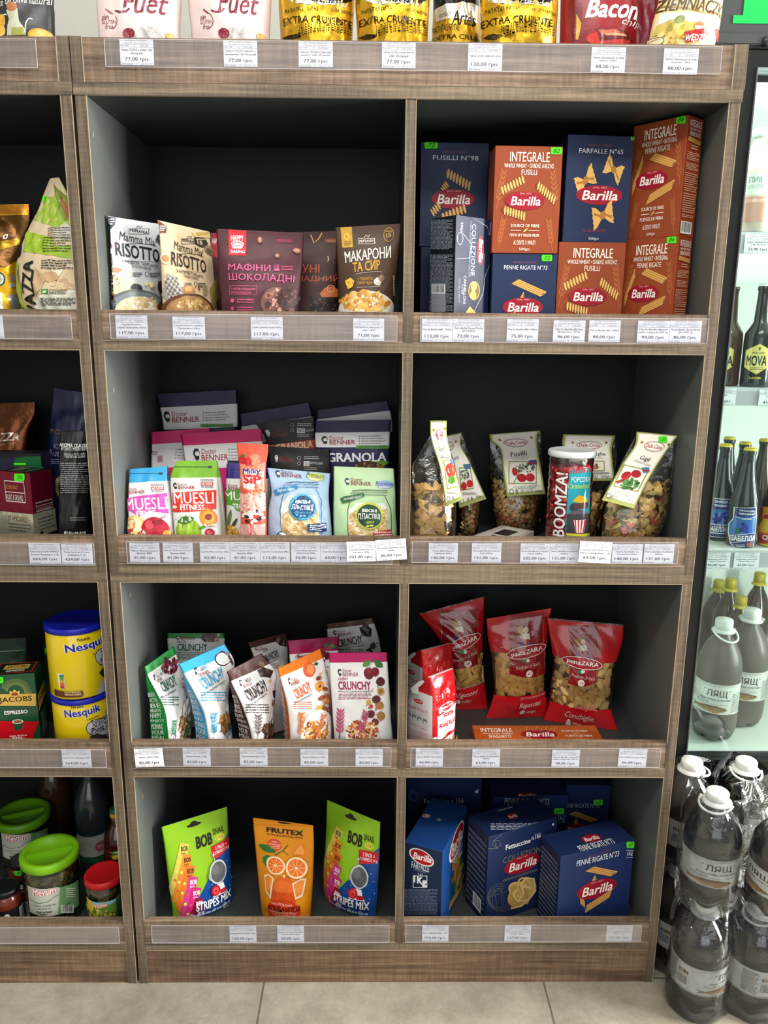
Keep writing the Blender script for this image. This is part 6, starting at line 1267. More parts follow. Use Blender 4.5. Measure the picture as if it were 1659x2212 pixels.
# ------------------------------------------------------------------ row four, left bay: fruit snacks
crop(*CI)
STR = [('d8c458', '3a3420'), ('e08a2c', '3a2410'), ('e0742a', '3a2410'), ('d03a8a', 'f4e8f0'), ('c82a70', 'f4e8f0'), ('8c1234', 'f4e8f0'), ('5c1a6a', 'f4e8f0')]
def bob(L, R, Y, lab, seed, hole):
    p = bag(L, R, Y, F4, M_FILM, T=.030, bul=[(0, .020), (.12, .030), (.45, .022), (.8, .008), (.93, .001), (1, .0008)], col='8ec01e', seed=seed, wr=.0014, back='1c4a94')
    p.unit = True
    p.P([(100, 26), (100, 100), (14, 100), (40, 78), (62, 60), (80, 40)], '164a96').P([(100, 30), (96, 34), (76, 54), (70, 62), (84, 60), (100, 46)], '164a96')
    p.E(36, 5.6, 58, 9.0, '101214').E(42, 3.6, 52, 7.6, '101214')
    p.T('BOB', 46, 19, 72, 31, '1c2410', bold=.05, shear=.05).T('SNAIL', 74, 17, 92, 23, '1c2410', bold=.02).E(76, 24, 92, 30, 'e8d83a').T('STRIPE', 78, 25.6, 90, 28.6, '3a5a1a')
    p.P([(68, 33), (99, 31), (99, 42), (70, 47)], 'c81c2c').T('1 PACK =', 76, 34.2, 94, 38, 'f6ecec', bold=.02).T('7 STRIPES X 14 g', 71, 39, 98, 43, 'f6ecec', bold=.02, rot=2)
    for i, (c, k) in enumerate(STR):
        x, y = 23+i*2.3, 20+i*11.2; p.P([(x, y), (x+13, y+3.5), (x-14+i*.6, y+58-i*4), (x-26+i*1.5, y+48-i*3)], c)
        p.T('BOB', x+0, y+4.4, x+10, y+9, k, bold=.04, rot=-6).T('SNAIL', x-1, y+10, x+6, y+12, k, bold=.02, rot=-6)
        p.E(x-8, y+16, x-4, y+19, 'd8d84a' if i < 3 else 'e0507a').E(x-13, y+25, x-9, y+28, 'c8e05a').E(x-16, y+34, x-12, y+37, 'e0603a')
    for a, b in ((90, 52), (94, 60), (72, 66), (96, 72), (62, 68), (91, 78)): p.E(a, b, a+1.2, b+.9, 'dfe6f0')
    p.E(60, 46.5, 88, 70, 'c9ced4').E(62.5, 48.5, 86, 68.5, '5a5d60').E(64, 50, 76, 60, '6e7275').E(58.5, 56, 63, 64, 'aab0b6').L([(71, 47), (70, 42)], .9, 'c9ced4').E(68.6, 39.6, 71.8, 42.2, 'c9ced4')
    p.P([(70, 70), (80, 70), (82, 78), (86, 81), (60, 81), (66, 78)], 'e6eaee').E(60, 70, 74, 80.5, 'c81c28').E(63, 72, 71, 78.5, 'e85a5a').E(65, 74, 69, 77, 'c81c28').R(73, 76, 83, 80, 'b81c28')
    p.T('STRIPES MIX', 34, 81.5, 92, 89.5, 'f4f6f8', bold=.03, rot=0).words(28, 92.5, 90, 95.5, 1, 'a8bcd8', 3, fill=.8)
    for k in range(4): p.ring(24+k*18, 91.5, 27.5+k*18, 94.5, .7, 'c8d4e4')
    p.T('98 g ℮', 78, 96.2, 92, 98.4, 'f4f6f8'); p.unit = False
    return put(p, 'fruit_snack_pouch', lab, 'snack pouch')
bob([(192, 300), (212, 420), (236, 620), (258, 780), (262, 842)], [(594, 175), (602, 360), (616, 560), (624, 700), (622, 756)], (.095, .165, .080, .150), 'lime and blue fruit stripes pouch on the left of the bottom bay', 81, 0)
bob([(1197, 133), (1192, 300), (1184, 480), (1178, 640), (1182, 700)], [(1523, 270), (1518, 450), (1508, 640), (1498, 780), (1496, 834)], (.180, .100, .168, .092), 'lime and blue fruit stripes pouch on the right of the bottom bay', 82, 0)
p = bag([(747, 243), (758, 360), (776, 560), (792, 720), (802, 838)], [(1116, 290), (1120, 400), (1116, 560), (1108, 720), (1098, 846)], (.12, .105, .105, .085), F4, M_MATTE, T=.028, col='dd8a12', seed=83, wr=.0014)
p.R(753, 285, 1118, 290, 'c87c10').E(898, 262, 982, 280, '1a120a').E(922, 256, 956, 276, '1a120a')
p.T('FRUTEX', 832, 312, 1054, 342, '1a1408', bold=.05).T('НАТУРАЛЬНІ ФРУКТОВІ ЧИПСИ', 832, 348, 1050, 362, '3a2408', bold=.01).P([(1022, 330), (1056, 312), (1040, 332)], '3a9a3a')
p.E(838, 372, 924, 442, 'cc4a2c').T('100%', 866, 384, 896, 394, 'f6d8c0').T('АПЕЛЬСИН', 846, 400, 918, 410, 'f6d8c0').words(850, 414, 914, 432, 2, 'f0b8a0', 3)
p.leaf(782, 406, 890, 452, 40, '2a6a2c').E(808, 470, 880, 545, '1f7a34').L([(884, 468), (930, 444), (962, 408)], 7, '3f6a24').L([(930, 444), (966, 470)], 4, '3f6a24').P([(986, 462), (1040, 392), (1072, 440), (1066, 470)], 'e8802a').P([(998, 462), (1040, 404), (1060, 440), (1054, 464)], 'f09a4a')
p.E(866, 600, 1010, 850, 'dc5a1c').E(880, 620, 990, 720, 'e46a28').P([(846, 700), (900, 690), (990, 700), (1004, 730), (1000, 760), (860, 760)], 'd4501c')
p.P([(818, 590), (850, 580), (878, 610), (858, 740), (830, 690)], 'f4dcb8').P([(824, 600), (850, 590), (868, 612), (852, 716), (834, 680)], 'e88a3c').P([(1074, 610), (1040, 610), (986, 640), (1006, 740), (1050, 720)], 'f4dcb8').P([(1064, 622), (1036, 620), (996, 646), (1012, 724), (1044, 706)], 'e88a3c')
p.slice(888, 530, 58).slice(1013, 544, 68); p.P([(932, 584), (948, 584), (941, 606)], 'f0c89a')
p.E(842, 740, 1032, 880, 'c83a1c').T('100% АПЕЛЬСИНІВ', 866, 756, 986, 770, 'f6d0b8', rot=-2).T('АПЕЛЬЧИПСИ', 846, 772, 1026, 802, '241008', bold=.03, rot=2, arc=-.25).T('СМАЧНІ ФРУКТОВІ ЧИПСИ', 860, 806, 1008, 818, 'f6d0b8').T('З СОЛОДКИХ АПЕЛЬСИНІВ', 872, 822, 1000, 832, 'f6d0b8')
put(p, 'fruit_snack_pouch', 'orange pouch of orange chips standing between the two lime pouches', 'snack pouch')

# ------------------------------------------------------------------ row four, right bay: large blue pasta boxes
crop(*CJ)
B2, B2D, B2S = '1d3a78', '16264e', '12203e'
def rays(p, n=15, c='3a4a72'):
    p.unit = True
    for i in range(n): p.words(6, 10+i*86/n, 94, 10+(i+.55)*86/n, 2, '6a789a', i+1, fill=.5); p.L([(2, 8+i*86/n), (30, 10+i*86/n), (70, 7.5+i*86/n), (98, 10+i*86/n)], .5, '0c1428')
    p.unit = False; return p
# penne 1 kg in front
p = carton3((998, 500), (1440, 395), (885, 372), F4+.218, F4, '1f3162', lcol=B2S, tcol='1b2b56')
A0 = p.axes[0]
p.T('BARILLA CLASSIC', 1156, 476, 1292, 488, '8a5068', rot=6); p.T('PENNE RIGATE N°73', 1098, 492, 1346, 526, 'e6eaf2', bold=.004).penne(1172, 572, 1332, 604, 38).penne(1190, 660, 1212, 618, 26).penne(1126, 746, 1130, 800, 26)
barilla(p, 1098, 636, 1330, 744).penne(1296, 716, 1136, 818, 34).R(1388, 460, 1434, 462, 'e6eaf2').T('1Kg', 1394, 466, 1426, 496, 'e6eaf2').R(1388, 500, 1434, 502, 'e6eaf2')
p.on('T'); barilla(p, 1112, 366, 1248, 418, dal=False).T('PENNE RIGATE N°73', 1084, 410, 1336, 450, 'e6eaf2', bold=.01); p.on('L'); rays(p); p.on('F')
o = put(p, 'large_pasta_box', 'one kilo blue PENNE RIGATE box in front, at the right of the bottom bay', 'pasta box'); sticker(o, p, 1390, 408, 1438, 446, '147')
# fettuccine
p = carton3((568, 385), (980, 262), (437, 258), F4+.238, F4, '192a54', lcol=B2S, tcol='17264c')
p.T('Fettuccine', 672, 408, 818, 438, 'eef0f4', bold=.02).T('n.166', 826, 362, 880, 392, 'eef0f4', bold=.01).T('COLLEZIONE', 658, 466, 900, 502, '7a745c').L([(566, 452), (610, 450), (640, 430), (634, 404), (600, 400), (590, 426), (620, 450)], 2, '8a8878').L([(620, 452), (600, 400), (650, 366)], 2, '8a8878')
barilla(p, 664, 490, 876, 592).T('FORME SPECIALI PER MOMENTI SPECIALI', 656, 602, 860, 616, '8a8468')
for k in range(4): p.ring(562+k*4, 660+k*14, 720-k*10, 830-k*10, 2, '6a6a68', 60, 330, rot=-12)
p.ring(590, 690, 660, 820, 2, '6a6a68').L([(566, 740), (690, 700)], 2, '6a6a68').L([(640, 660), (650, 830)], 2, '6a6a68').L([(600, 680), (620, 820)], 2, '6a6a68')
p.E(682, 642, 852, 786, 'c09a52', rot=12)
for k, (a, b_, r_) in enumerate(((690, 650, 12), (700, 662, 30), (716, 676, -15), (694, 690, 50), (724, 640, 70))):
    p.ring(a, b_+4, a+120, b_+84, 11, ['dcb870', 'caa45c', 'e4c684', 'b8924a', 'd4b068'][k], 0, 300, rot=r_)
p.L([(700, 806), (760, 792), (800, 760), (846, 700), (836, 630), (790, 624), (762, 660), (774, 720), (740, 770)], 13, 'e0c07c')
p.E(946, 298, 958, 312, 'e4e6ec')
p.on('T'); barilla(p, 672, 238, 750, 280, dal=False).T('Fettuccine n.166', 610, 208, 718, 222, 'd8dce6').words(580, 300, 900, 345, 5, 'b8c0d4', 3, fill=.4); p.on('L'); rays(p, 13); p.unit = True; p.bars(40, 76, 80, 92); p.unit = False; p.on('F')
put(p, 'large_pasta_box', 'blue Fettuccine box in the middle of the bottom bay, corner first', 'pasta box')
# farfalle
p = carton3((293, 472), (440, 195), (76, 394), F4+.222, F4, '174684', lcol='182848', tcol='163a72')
p.on('L')
p.E(90, 458, 244, 548, 'f0eeec', rot=-16).E(100, 464, 236, 542, 'b81428', rot=-16).T('Barilla', 118, 484, 228, 524, 'fbf7f2', bold=.03, shear=.18, rot=0).T('FARFALLE', 108, 540, 214, 578, 'eef0f4', bold=.005).T('COTTURA 10 MINUTI', 124, 578, 196, 590, '9aa8c4').T('n.65', 146, 596, 176, 612, 'd8dce6').box(116, 612, 202, 684, 4, 'eef0f4').T('1Kg', 120, 618, 198, 676, 'f4f6f8', bold=.05).words(66, 690, 262, 846, 22, '7a86a4', 3, fill=.45)
p.on('F')
p.E(336, 330, 418, 482, 'f0eeec', rot=10).E(342, 340, 414, 470, 'b81428', rot=10).T('Barilla', 350, 372, 410, 436, 'fbf7f2', bold=.03).T('FARFALLE', 354, 432, 410, 528, 'eef0f4', bold=.01).P([(328, 828), (336, 770), (412, 640), (412, 690)], '8a8a5a').P([(332, 816), (338, 774), (410, 654), (410, 684)], 'd8b464').blobs(356, 520, 412, 680, 30, 34, ['d89a4a', 'e0b060', 'c8823a', 'b86a34', '4a8a3a'], 3)
p.on('T'); p.E(150, 214, 240, 300, 'f0eeec', rot=20).E(158, 222, 232, 292, 'b81428', rot=20).T('Barilla', 172, 238, 222, 276, 'fbf7f2', bold=.03).T('FARFALLE', 244, 258, 300, 302, 'c8d0e0')
put(p, 'large_pasta_box', 'bright blue one kilo FARFALLE box at the left of the bottom bay', 'pasta box')
# dim boxes behind
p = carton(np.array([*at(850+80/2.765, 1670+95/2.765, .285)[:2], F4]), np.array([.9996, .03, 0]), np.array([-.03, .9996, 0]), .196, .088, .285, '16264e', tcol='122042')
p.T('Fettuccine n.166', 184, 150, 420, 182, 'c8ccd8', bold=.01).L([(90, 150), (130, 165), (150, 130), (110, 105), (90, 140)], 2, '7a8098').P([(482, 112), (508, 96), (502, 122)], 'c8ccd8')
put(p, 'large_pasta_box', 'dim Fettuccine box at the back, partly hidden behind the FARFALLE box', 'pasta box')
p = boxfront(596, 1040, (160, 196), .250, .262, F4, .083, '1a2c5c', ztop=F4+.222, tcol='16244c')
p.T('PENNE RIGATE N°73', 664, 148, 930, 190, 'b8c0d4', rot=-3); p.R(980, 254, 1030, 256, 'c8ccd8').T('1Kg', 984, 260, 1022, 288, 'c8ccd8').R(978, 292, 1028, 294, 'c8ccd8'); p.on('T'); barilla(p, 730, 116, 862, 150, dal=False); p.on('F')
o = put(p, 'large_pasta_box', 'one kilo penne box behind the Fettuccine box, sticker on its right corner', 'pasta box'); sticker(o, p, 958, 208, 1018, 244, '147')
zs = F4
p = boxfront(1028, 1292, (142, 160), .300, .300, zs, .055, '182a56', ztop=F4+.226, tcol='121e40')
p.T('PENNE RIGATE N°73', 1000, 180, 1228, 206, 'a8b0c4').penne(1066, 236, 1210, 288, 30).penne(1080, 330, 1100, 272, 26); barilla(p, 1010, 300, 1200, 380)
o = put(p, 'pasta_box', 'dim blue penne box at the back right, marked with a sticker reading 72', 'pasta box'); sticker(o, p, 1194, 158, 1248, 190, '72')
# ------------------------------------------------------------------ left unit, row one: coffee
crop(*CK)
p = bag([(596, 145), (520, 330), (430, 590), (320, 790), (226, 1060), (196, 1300), (270, 1716)], [(700, 130), (800, 350), (905, 640), (980, 900), (1000, 1300), (1010, 1716)], (.12, .08, .10, .04), F1, M_MATTE, bul=[(0, .022), (.3, .034), (.65, .026), (.85, .006), (1, .001)], dep=[(0, .06), (.6, .06), (.85, .012), (.95, .003), (1, .001)], col='d8c4a4', sidecol='c8cc8a', seed=91, wr=.004, wk=3.2, bex=2.6)
p.P([(420, 640), (560, 360), (900, 360), (900, 700), (700, 740), (610, 700)], '9ab83a').P([(640, 200), (820, 360), (900, 660), (760, 640), (680, 420)], '7a8a34').P([(700, 260), (830, 500), (850, 660), (780, 560), (740, 430)], '9a5c30').P([(330, 770), (630, 840), (640, 960), (980, 920), (980, 1120), (460, 1040), (260, 1010)], '9aba34').P([(640, 750), (980, 680), (980, 850), (660, 880)], 'cfccc0')
p.P([(580, 1240), (760, 1220), (700, 1320), (640, 1310)], 'e4dcc8').P([(430, 1580), (560, 1500), (980, 1480), (1010, 1716), (430, 1716)], 'd4d2c0').P([(400, 1190), (560, 1330), (420, 1600)], 'c8a880').blobs(520, 1280, 960, 1460, 10, 130, ['d4b48c', 'c4a078', 'dcc49c'], 3)
vtext(p, 'LAVAZZA', 296, 1120, 420, 1990, '17140f', .03, 0, 90); p.words(490, 1110, 880, 1230, 4, '3a3226', 3, fill=.4).words(520, 840, 850, 1030, 6, '4a4a20', 4, fill=.35).words(560, 720, 840, 860, 5, '5a5448', 5, fill=.35).P([(492, 1464), (584, 1464), (584, 1520), (494, 1520)], '3f9a2a').leaf(506, 1506, 572, 1480, 26, 'e8f0e0').words(600, 1468, 800, 1530, 4, '4a3a2a', 6, fill=.4).words(500, 1566, 910, 1660, 6, '2a241c', 7, fill=.45)
p.P([(200, 1110), (330, 740), (440, 600), (400, 640), (270, 890), (232, 1080)], '1a1814').P([(196, 1160), (230, 1160), (240, 1400), (330, 1700), (270, 1700), (210, 1400)], '9aa83a')
o = put(p, 'coffee_bag', 'green and beige coffee bag with black lettering running up its edge', 'coffee bag')
sticker(o, p, 516, 350, 556, 440, '6')
p = bag([(-420, 470), (-430, 700), (-420, 1000), (-400, 1716)], [(346, 450), (345, 700), (270, 1000), (280, 1716)], (.17, .17, .14, .14), F1, M_FOIL, bul=[(0, .02), (.3, .03), (.65, .026), (.88, .006), (1, .002)], dep=[(0, .06), (.6, .06), (.9, .02), (1, .012)], col='c89a1a', sidecol='6a4412', seed=92, wr=.005, wk=3.4)
p.P([(-420, 470), (346, 462), (350, 560), (-420, 590)], 'a86a18').P([(-420, 590), (350, 580), (330, 860), (250, 1100), (60, 1210), (-420, 1200)], '5a3a14').P([(0, 900), (240, 850), (240, 930), (0, 1000)], '9a7418').E(40, 805, 92, 866, 'e0dcd0').E(52, 820, 78, 852, '1a1814').E(-60, 1264, 62, 1420, '2a4a3a').E(-45, 1282, 46, 1404, 'd8d8c8').P([(115, 1305), (180, 1296), (185, 1366), (118, 1370)], '9a9a9a').P([(112, 1400), (196, 1392), (200, 1440), (112, 1450)], 'a4a4a4').P([(90, 1540), (216, 1520), (236, 1700), (130, 1690)], '8a8c90').P([(-60, 1510), (20, 1506), (46, 1716), (-60, 1716)], 'c8c4bc')
put(p, 'coffee_bag', 'yellow and brown foil coffee bag cut by the left edge of the picture', 'coffee bag')
# row two
crop(*CL)
p = bag([(-480, 270), (-490, 500), (-470, 1000), (-470, 1500)], [(384, 246), (376, 380), (300, 600), (290, 1000), (290, 1500)], (.275, .275, .255, .255), F2, M_FOIL, bul=[(0, .02), (.3, .03), (.65, .026), (.88, .006), (1, .002)], dep=[(0, .06), (.6, .06), (.9, .02), (1, .008)], col='6a3a1c', sidecol='4a2814', seed=93, wr=.004, wk=3.0); p.step = .0003; p.Lmax = .0035; p.off0 = .0008
p.T('LAVAZZA', -250, 576, 204, 668, 'd8c8b4', bold=.05).T('TORINO, ITALIA, 1895', -260, 692, 166, 714, 'b89a80', bold=.01).T('CREMA', 4, 764, 184, 830, 'c8b49c', bold=.03)
put(p, 'coffee_bag', 'brown foil coffee bag above the red brick pack', 'coffee bag')
p = bag([(580, 90), (540, 500), (512, 900), (500, 1690)], [(1050, 160), (1060, 600), (1050, 1000), (1040, 1690)], (.275, .275, .26, .26), F2, M_FILM, bul=[(0, .02), (.3, .03), (.65, .026), (.88, .008), (1, .002)], dep=[(0, .06), (.6, .06), (.9, .02), (1, .008)], col='15204e', seed=94, wr=.004, wk=3.0); p.step = .0003; p.Lmax = .0035
p.T('MÖVENPICK', 530, 545, 980, 608, 'a87848', shear=.15, bold=.01).T('Crema', 580, 706, 780, 756, '9aa0c0').T('Autentico', 510, 774, 880, 842, 'b8bcd8').L([(516, 860), (800, 866)], 5, 'a8aac8').words(520, 880, 800, 920, 2, '8a90b8', 3).E(572, 1020, 760, 1300, '3a2a22').E(590, 1040, 742, 1270, 'b8a078').E(520, 930, 560, 1000, '2a3a8a')
put(p, 'coffee_bag', 'dark blue coffee bag standing behind the black one', 'coffee bag')
p = bag([(660, 560), (645, 700), (640, 1000), (652, 1400), (650, 1700)], [(930, 560), (950, 720), (960, 1000), (962, 1400), (950, 1700)], (.085, .085, .07, .07), F2, M_FILM, bul=[(0, .02), (.3, .028), (.65, .026), (.88, .012), (1, .004)], dep=[(0, .05), (.6, .05), (.9, .03), (1, .012)], col='131314', seed=95, wr=.004, wk=3.2, bex=3); p.step = .0002; p.Lmax = .0035
p.T('AROMA CLASSICO', 640, 696, 990, 736, 'e8e6e4', bold=.03, rot=-2).T('INTENSO E PERSISTENTE', 656, 738, 944, 770, 'd8d6d4', bold=.02, rot=-2).T('MISCELA DI CAFFÈ', 690, 796, 912, 820, 'd0cecc', bold=.01).T('TOSTATO IN GRANI', 692, 824, 914, 850, 'd0cecc', bold=.01).words(660, 900, 960, 1240, 15, 'a8a6a4', 5, fill=.3).words(760, 1490, 930, 1540, 2, '7a7876', 3).bars(698, 1646, 928, 1720)
put(p, 'coffee_bag', 'glossy black coffee bag with white print, at the shelf front', 'coffee bag')
zt = at(0+160/5.026, 820+960/5.026, .10)[2]
p = boxfront(-330, 440, (800, 800), .160, .160, F2, .05, '1a1c34', lcol='1a1c34', tcol='12141a')
p.P([(160, 850), (462, 806), (462, 1000), (160, 1000)], '0f5a2c').P([(0, 806), (462, 802), (462, 830), (0, 850)], '15171c'); o = put(p, 'coffee_pack', 'dark brick coffee pack with a green corner, behind the red one', 'coffee pack'); sticker(o, p, 150, 904, 284, 926, '')
a, b = at(0+318/5.026, 820+1010/5.026, .045), at(0+560/5.026, 820+968/5.026, .105); xv = b-a; xv[2] = 0; wd_ = np.linalg.norm(xv); xv /= wd_; yv = np.array([-xv[1], xv[0], 0]); zt = (a[2]+b[2])/2
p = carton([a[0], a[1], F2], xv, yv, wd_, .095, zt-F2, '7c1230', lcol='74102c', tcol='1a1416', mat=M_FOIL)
def std(p, side):
    p.unit = True
    p.P([(0, 46), (100, 46), (100, 72), (0, 72)], 'c9c6b0').P([(0, 72), (100, 72), (100, 100), (0, 100)], '2a211d')
    if side: p.T('STANDARD', 30, 50, 84, 56, '8a4a3a').box(30, 10, 84, 34, 1.2, 'dcd6d4').T('EXCLUSIVE QUALITY', 32, 15, 66, 20, 'c8945a').R(30, 22.5, 84, 23.5, 'dcd6d4').T('ROAST & GROUND', 32, 25.5, 78, 32, 'e8e0de').words(30, 58, 90, 69, 3, '7a786a', 3, fill=.4).ring(34, 84, 74, 124, 3, 'dcd8d4').E(38, 88, 70, 120, '100c0c').blobs(52, 74, 100, 100, 26, 8, ['6a4a3a', '4a3024', '8a6a58'], 3, asp=1.2)
    else: p.box(14, 34, 90, 45, 1.4, 'dcd6d4').T('ROAST & GROUND', 22, 40, 84, 43.6, 'e8e0de').R(14, 38, 90, 39, 'dcd6d4').words(20, 52, 90, 68, 4, '7a786a', 4, fill=.35).blobs(4, 72, 52, 94, 30, 12, ['6a4a3a', '4a3024', '8a6a58'], 4, asp=1).words(50, 84, 92, 94, 3, 'c8c4c0', 5, fill=.4)
    p.unit = False
std(p, False); p.on('L'); std(p, True); p.on('T'); p.unit = True; p.box(8, 14, 92, 86, 3, 'c8c4c0').T('ROAST', 20, 34, 76, 64, 'c8c4c0', bold=.03); p.unit = False; p.on('L')
o = put(p, 'coffee_pack', 'metallic red brick of ground coffee with a cream band, corner first', 'coffee pack'); sticker(o, p, 158, 1020, 272, 1100, '200')
# row three: espresso pack, green bags, cocoa tins
crop(*CM)
a, b = at(0+410/5.529, 1280+960/5.529, .070), at(0+570/5.529, 1280+890/5.529, .120); zt = a[2]
a2_ = at(0-120/5.529, 1280+950/5.529, .055)
xv = a-a2_; xv[2] = 0; wd_ = np.linalg.norm(xv); xv /= wd_; yv = np.array([-xv[1], xv[0], 0])
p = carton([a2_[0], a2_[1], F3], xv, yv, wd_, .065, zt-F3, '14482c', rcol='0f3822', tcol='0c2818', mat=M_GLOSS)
for i in range(36):
    t = math.pi*(1.02+i/35*.96); p.L([(190+100*math.cos(t), 1190+90*math.sin(t)), (190+190*math.cos(t+.35), 1190+165*math.sin(t+.35))], 5, '7a8a4a')
p.P([(-120, 1215), (430, 1200), (430, 1350), (-120, 1350)], 'c9a24a').T('JACOBS', -10, 1240, 386, 1318, '14120e', bold=.02).P([(120, 1210), (114, 1170), (150, 1186), (176, 1150), (204, 1182), (238, 1166), (232, 1210)], 'e0c060').E(136, 1186, 222, 1230, '8a4a1c').T('ESPRESSO', 54, 1402, 334, 1446, 'f0ecea', bold=.03)
p.P([(-110, 1534), (480, 1534), (400, 1716), (330, 1790), (40, 1790), (-40, 1716)], 'b8101c').P([(158, 1536), (276, 1536), (258, 1640), (182, 1640)], '1c4a2a').E(146, 1510, 280, 1562, 'e8dcc8').E(158, 1518, 268, 1554, '8a5a30').ring(258, 1550, 306, 1602, 8, '1c4a2a').T('КАВА МЕЛЕНА', 118, 1694, 328, 1714, 'f0d8d4', bold=.02)
for k in range(5): p.E(152+k*32, 1720, 176+k*32, 1742, 'f0e4e0' if k < 4 else 'c85a5a')
p.on('R'); p.unit = True; p.P([(0, 28), (100, 22), (100, 40), (0, 46)], 'b8903a').T('JACOBS', 10, 30, 90, 38, '3a2e14', bold=.02, rot=4).words(20, 52, 90, 80, 9, '9ab0a0', 3, fill=.3); p.unit = False
p.on('T'); p.unit = True; p.box(6, 10, 94, 96, 4, 'b81420').P([(22, 30), (80, 30), (80, 66), (22, 66)], 'c9a24a').T('JACOBS', 28, 36, 76, 60, '2a2214', bold=.02).T('ESPRESSO', 32, 72, 74, 86, 'e0dcd8', bold=.02); p.unit = False; p.on('F')
o = put(p, 'coffee_pack', 'green espresso coffee pack with a gold band and red foot', 'coffee pack'); sticker(o, p, -60, 1010, 42, 1080, '234')
for L, R, Y, lab, st, sd in (([(-260, 560), (-250, 900), (-230, 1700)], [(316, 540), (320, 900), (330, 1700)], .19, 'dark green bag behind the espresso pack', None, 96), ([(512, 590), (512, 900), (520, 1700)], [(900, 560), (900, 900), (900, 1700)], .24, 'dark green pack at the back, behind the cocoa tins', (534, 660, 600, 722), 97)):
    p = bag(L, R, (Y,)*4, F3, M_FILM, T=.02, col='0e2e1e', seed=sd, wr=.003)
    p.L([(L[0][0]+20, L[0][1]+150), (R[0][0]-20, R[0][1]+145)], 8, '6a8a78')
    if sd == 97: p.P([(514, 580), (640, 576), (640, 600), (514, 604)], '5a1418')
    o = put(p, 'coffee_bag', lab, 'coffee bag')
    if st: sticker(o, p, *st, '2')
def tin(cx, Y, z0, hgt, R, lab, up):
    ax = at(0+cx[0]/5.529, 1280+cx[1]/5.529, Y)
    t = thing('cocoa_tin', (ax[0], ax[1], z0), lab, 'tin')
    p = Pack(M_GLOSS, crop=CM, step=.0001, Lmax=.004); lathe(p, ax[:2], z0, [(0, R*.985), (.002, R), (hgt-.012, R), (hgt-.010, R*.98)], 'e2c414', 48)
    bs = Pack(M_GLOSS, crop=CM); p.f = p.surfs['F']; F = p.uv
    return t, p, ax
def tin_art(p, y0, s, x):
    Q = lambda a, b: (x+a*s, y0+b*s)
    t = lambda tx, a, b, c, d, col, **k: p.T(tx, *Q(a, b), *Q(c, d), col, **k)
    t('Nestlé.', 70, -14, 236, 24, '1a1a1c', bold=.02); t('Nesquik', -14, 24, 440, 150, 'f4f2f0', bold=.085, rot=4); p.layer += 2; t('Nesquik', -10, 26, 436, 146, '14209a', bold=.035, rot=4); t('EL INSTANTÁNEO', 270, 128, 420, 152, '1a1a1c', bold=.02, rot=6)
# lower tin
RT = .0655; zlow = .142
T1, p, ax = tin((1010, 1500), .110, F3, zlow, RT, 'lower yellow cocoa tin, carrying the other tin', False)
p.P([(1290, 1310), (1340, 1300), (1340, 1790), (1060, 1790), (1080, 1720), (1240, 1480)], 'aeb0b4'); tin_art(p, 1360, .96, 780)
p.P([(1340, 1484), (1200, 1496), (1100, 1520), (1040, 1570), (1024, 1620), (1040, 1668), (1090, 1704), (1180, 1708), (1340, 1680)], '3a3a3c').P([(1340, 1494), (1200, 1505), (1104, 1528), (1049, 1574), (1034, 1620), (1048, 1662), (1094, 1695), (1180, 1698), (1340, 1670)], 'c4c6c8').T('Regalamos', 1104, 1486, 1294, 1534, '1c1c1e', bold=.01, rot=6).T('NUEVO', 1118, 1530, 1270, 1592, '2a2440', bold=.02, rot=4).T('iPhone 15', 1092, 1576, 1306, 1648, '2a2440', bold=.03, rot=5).T('¡cada semana!', 1084, 1634, 1316, 1682, '1c1c1e', bold=.01, rot=6).P([(1080, 1716), (1160, 1680), (1260, 1700), (1360, 1800), (1060, 1800)], '3c3434')
p.emit('tin_body', T1); q = Pack(M_PLASTIC); lathe(q, ax[:2], F3+zlow-.011, [(0, RT*1.0), (.001, RT*1.03), (.010, RT*1.03), (.0115, RT*1.0), (.0115, RT*.95), (.0105, RT*.93), (.0105, .001)], '1420a8', 48); o = q.emit('lid', T1); o['label'] = 'blue plastic lid'
z2 = F3+zlow+.0018; hup = at(0+900/5.529, 1280+480/5.529, .05)[2]-z2+.004
T2, p, ax = tin((955, 900), .114, z2, hup, RT, 'upper yellow cocoa tin with a blue lid, standing on the other tin', True)
p.P([(1200, 1060), (1290, 980), (1296, 1260), (1140, 1262)], 'aeb0b4'); tin_art(p, 548, 1.02, 848)
p.P([(1296, 646), (1230, 655), (1170, 680), (1142, 715), (1132, 765), (1148, 822), (1195, 866), (1260, 876), (1296, 872)], '3a3a3c').P([(1296, 654), (1232, 663), (1176, 687), (1150, 719), (1141, 765), (1156, 816), (1199, 858), (1260, 867), (1296, 863)], 'c4c6c8').T('Reg', 1204, 676, 1262, 706, '1c1c1e', rot=6).T('NU', 1216, 714, 1276, 758, '2a2440', bold=.02).T('iPho', 1196, 764, 1286, 810, '2a2440', bold=.02).T('¡cad', 1190, 824, 1262, 856, '1c1c1e', rot=6).P([(1180, 960), (1236, 880), (1296, 920), (1296, 1020), (1260, 1040)], '2a2628')
p.P([(686, 962), (764, 970), (786, 1140), (712, 1152)], 'e8e6e0')
for k, c in enumerate(('1f7a3c', '5aa03a', 'd8a02c', 'd0602a', 'c02a28')): p.R(714+k*3, 978+k*33, 764+k*3, 1010+k*33, c)
p.P([(652, 1150), (980, 1168), (1000, 1200), (984, 1240), (664, 1222)], '5a2a14').T('CACAO NATURAL', 770, 1176, 962, 1200, 'e8d08a', bold=.02).T('100% SOSTENIBLE', 776, 1206, 970, 1230, 'e8d08a', bold=.02)
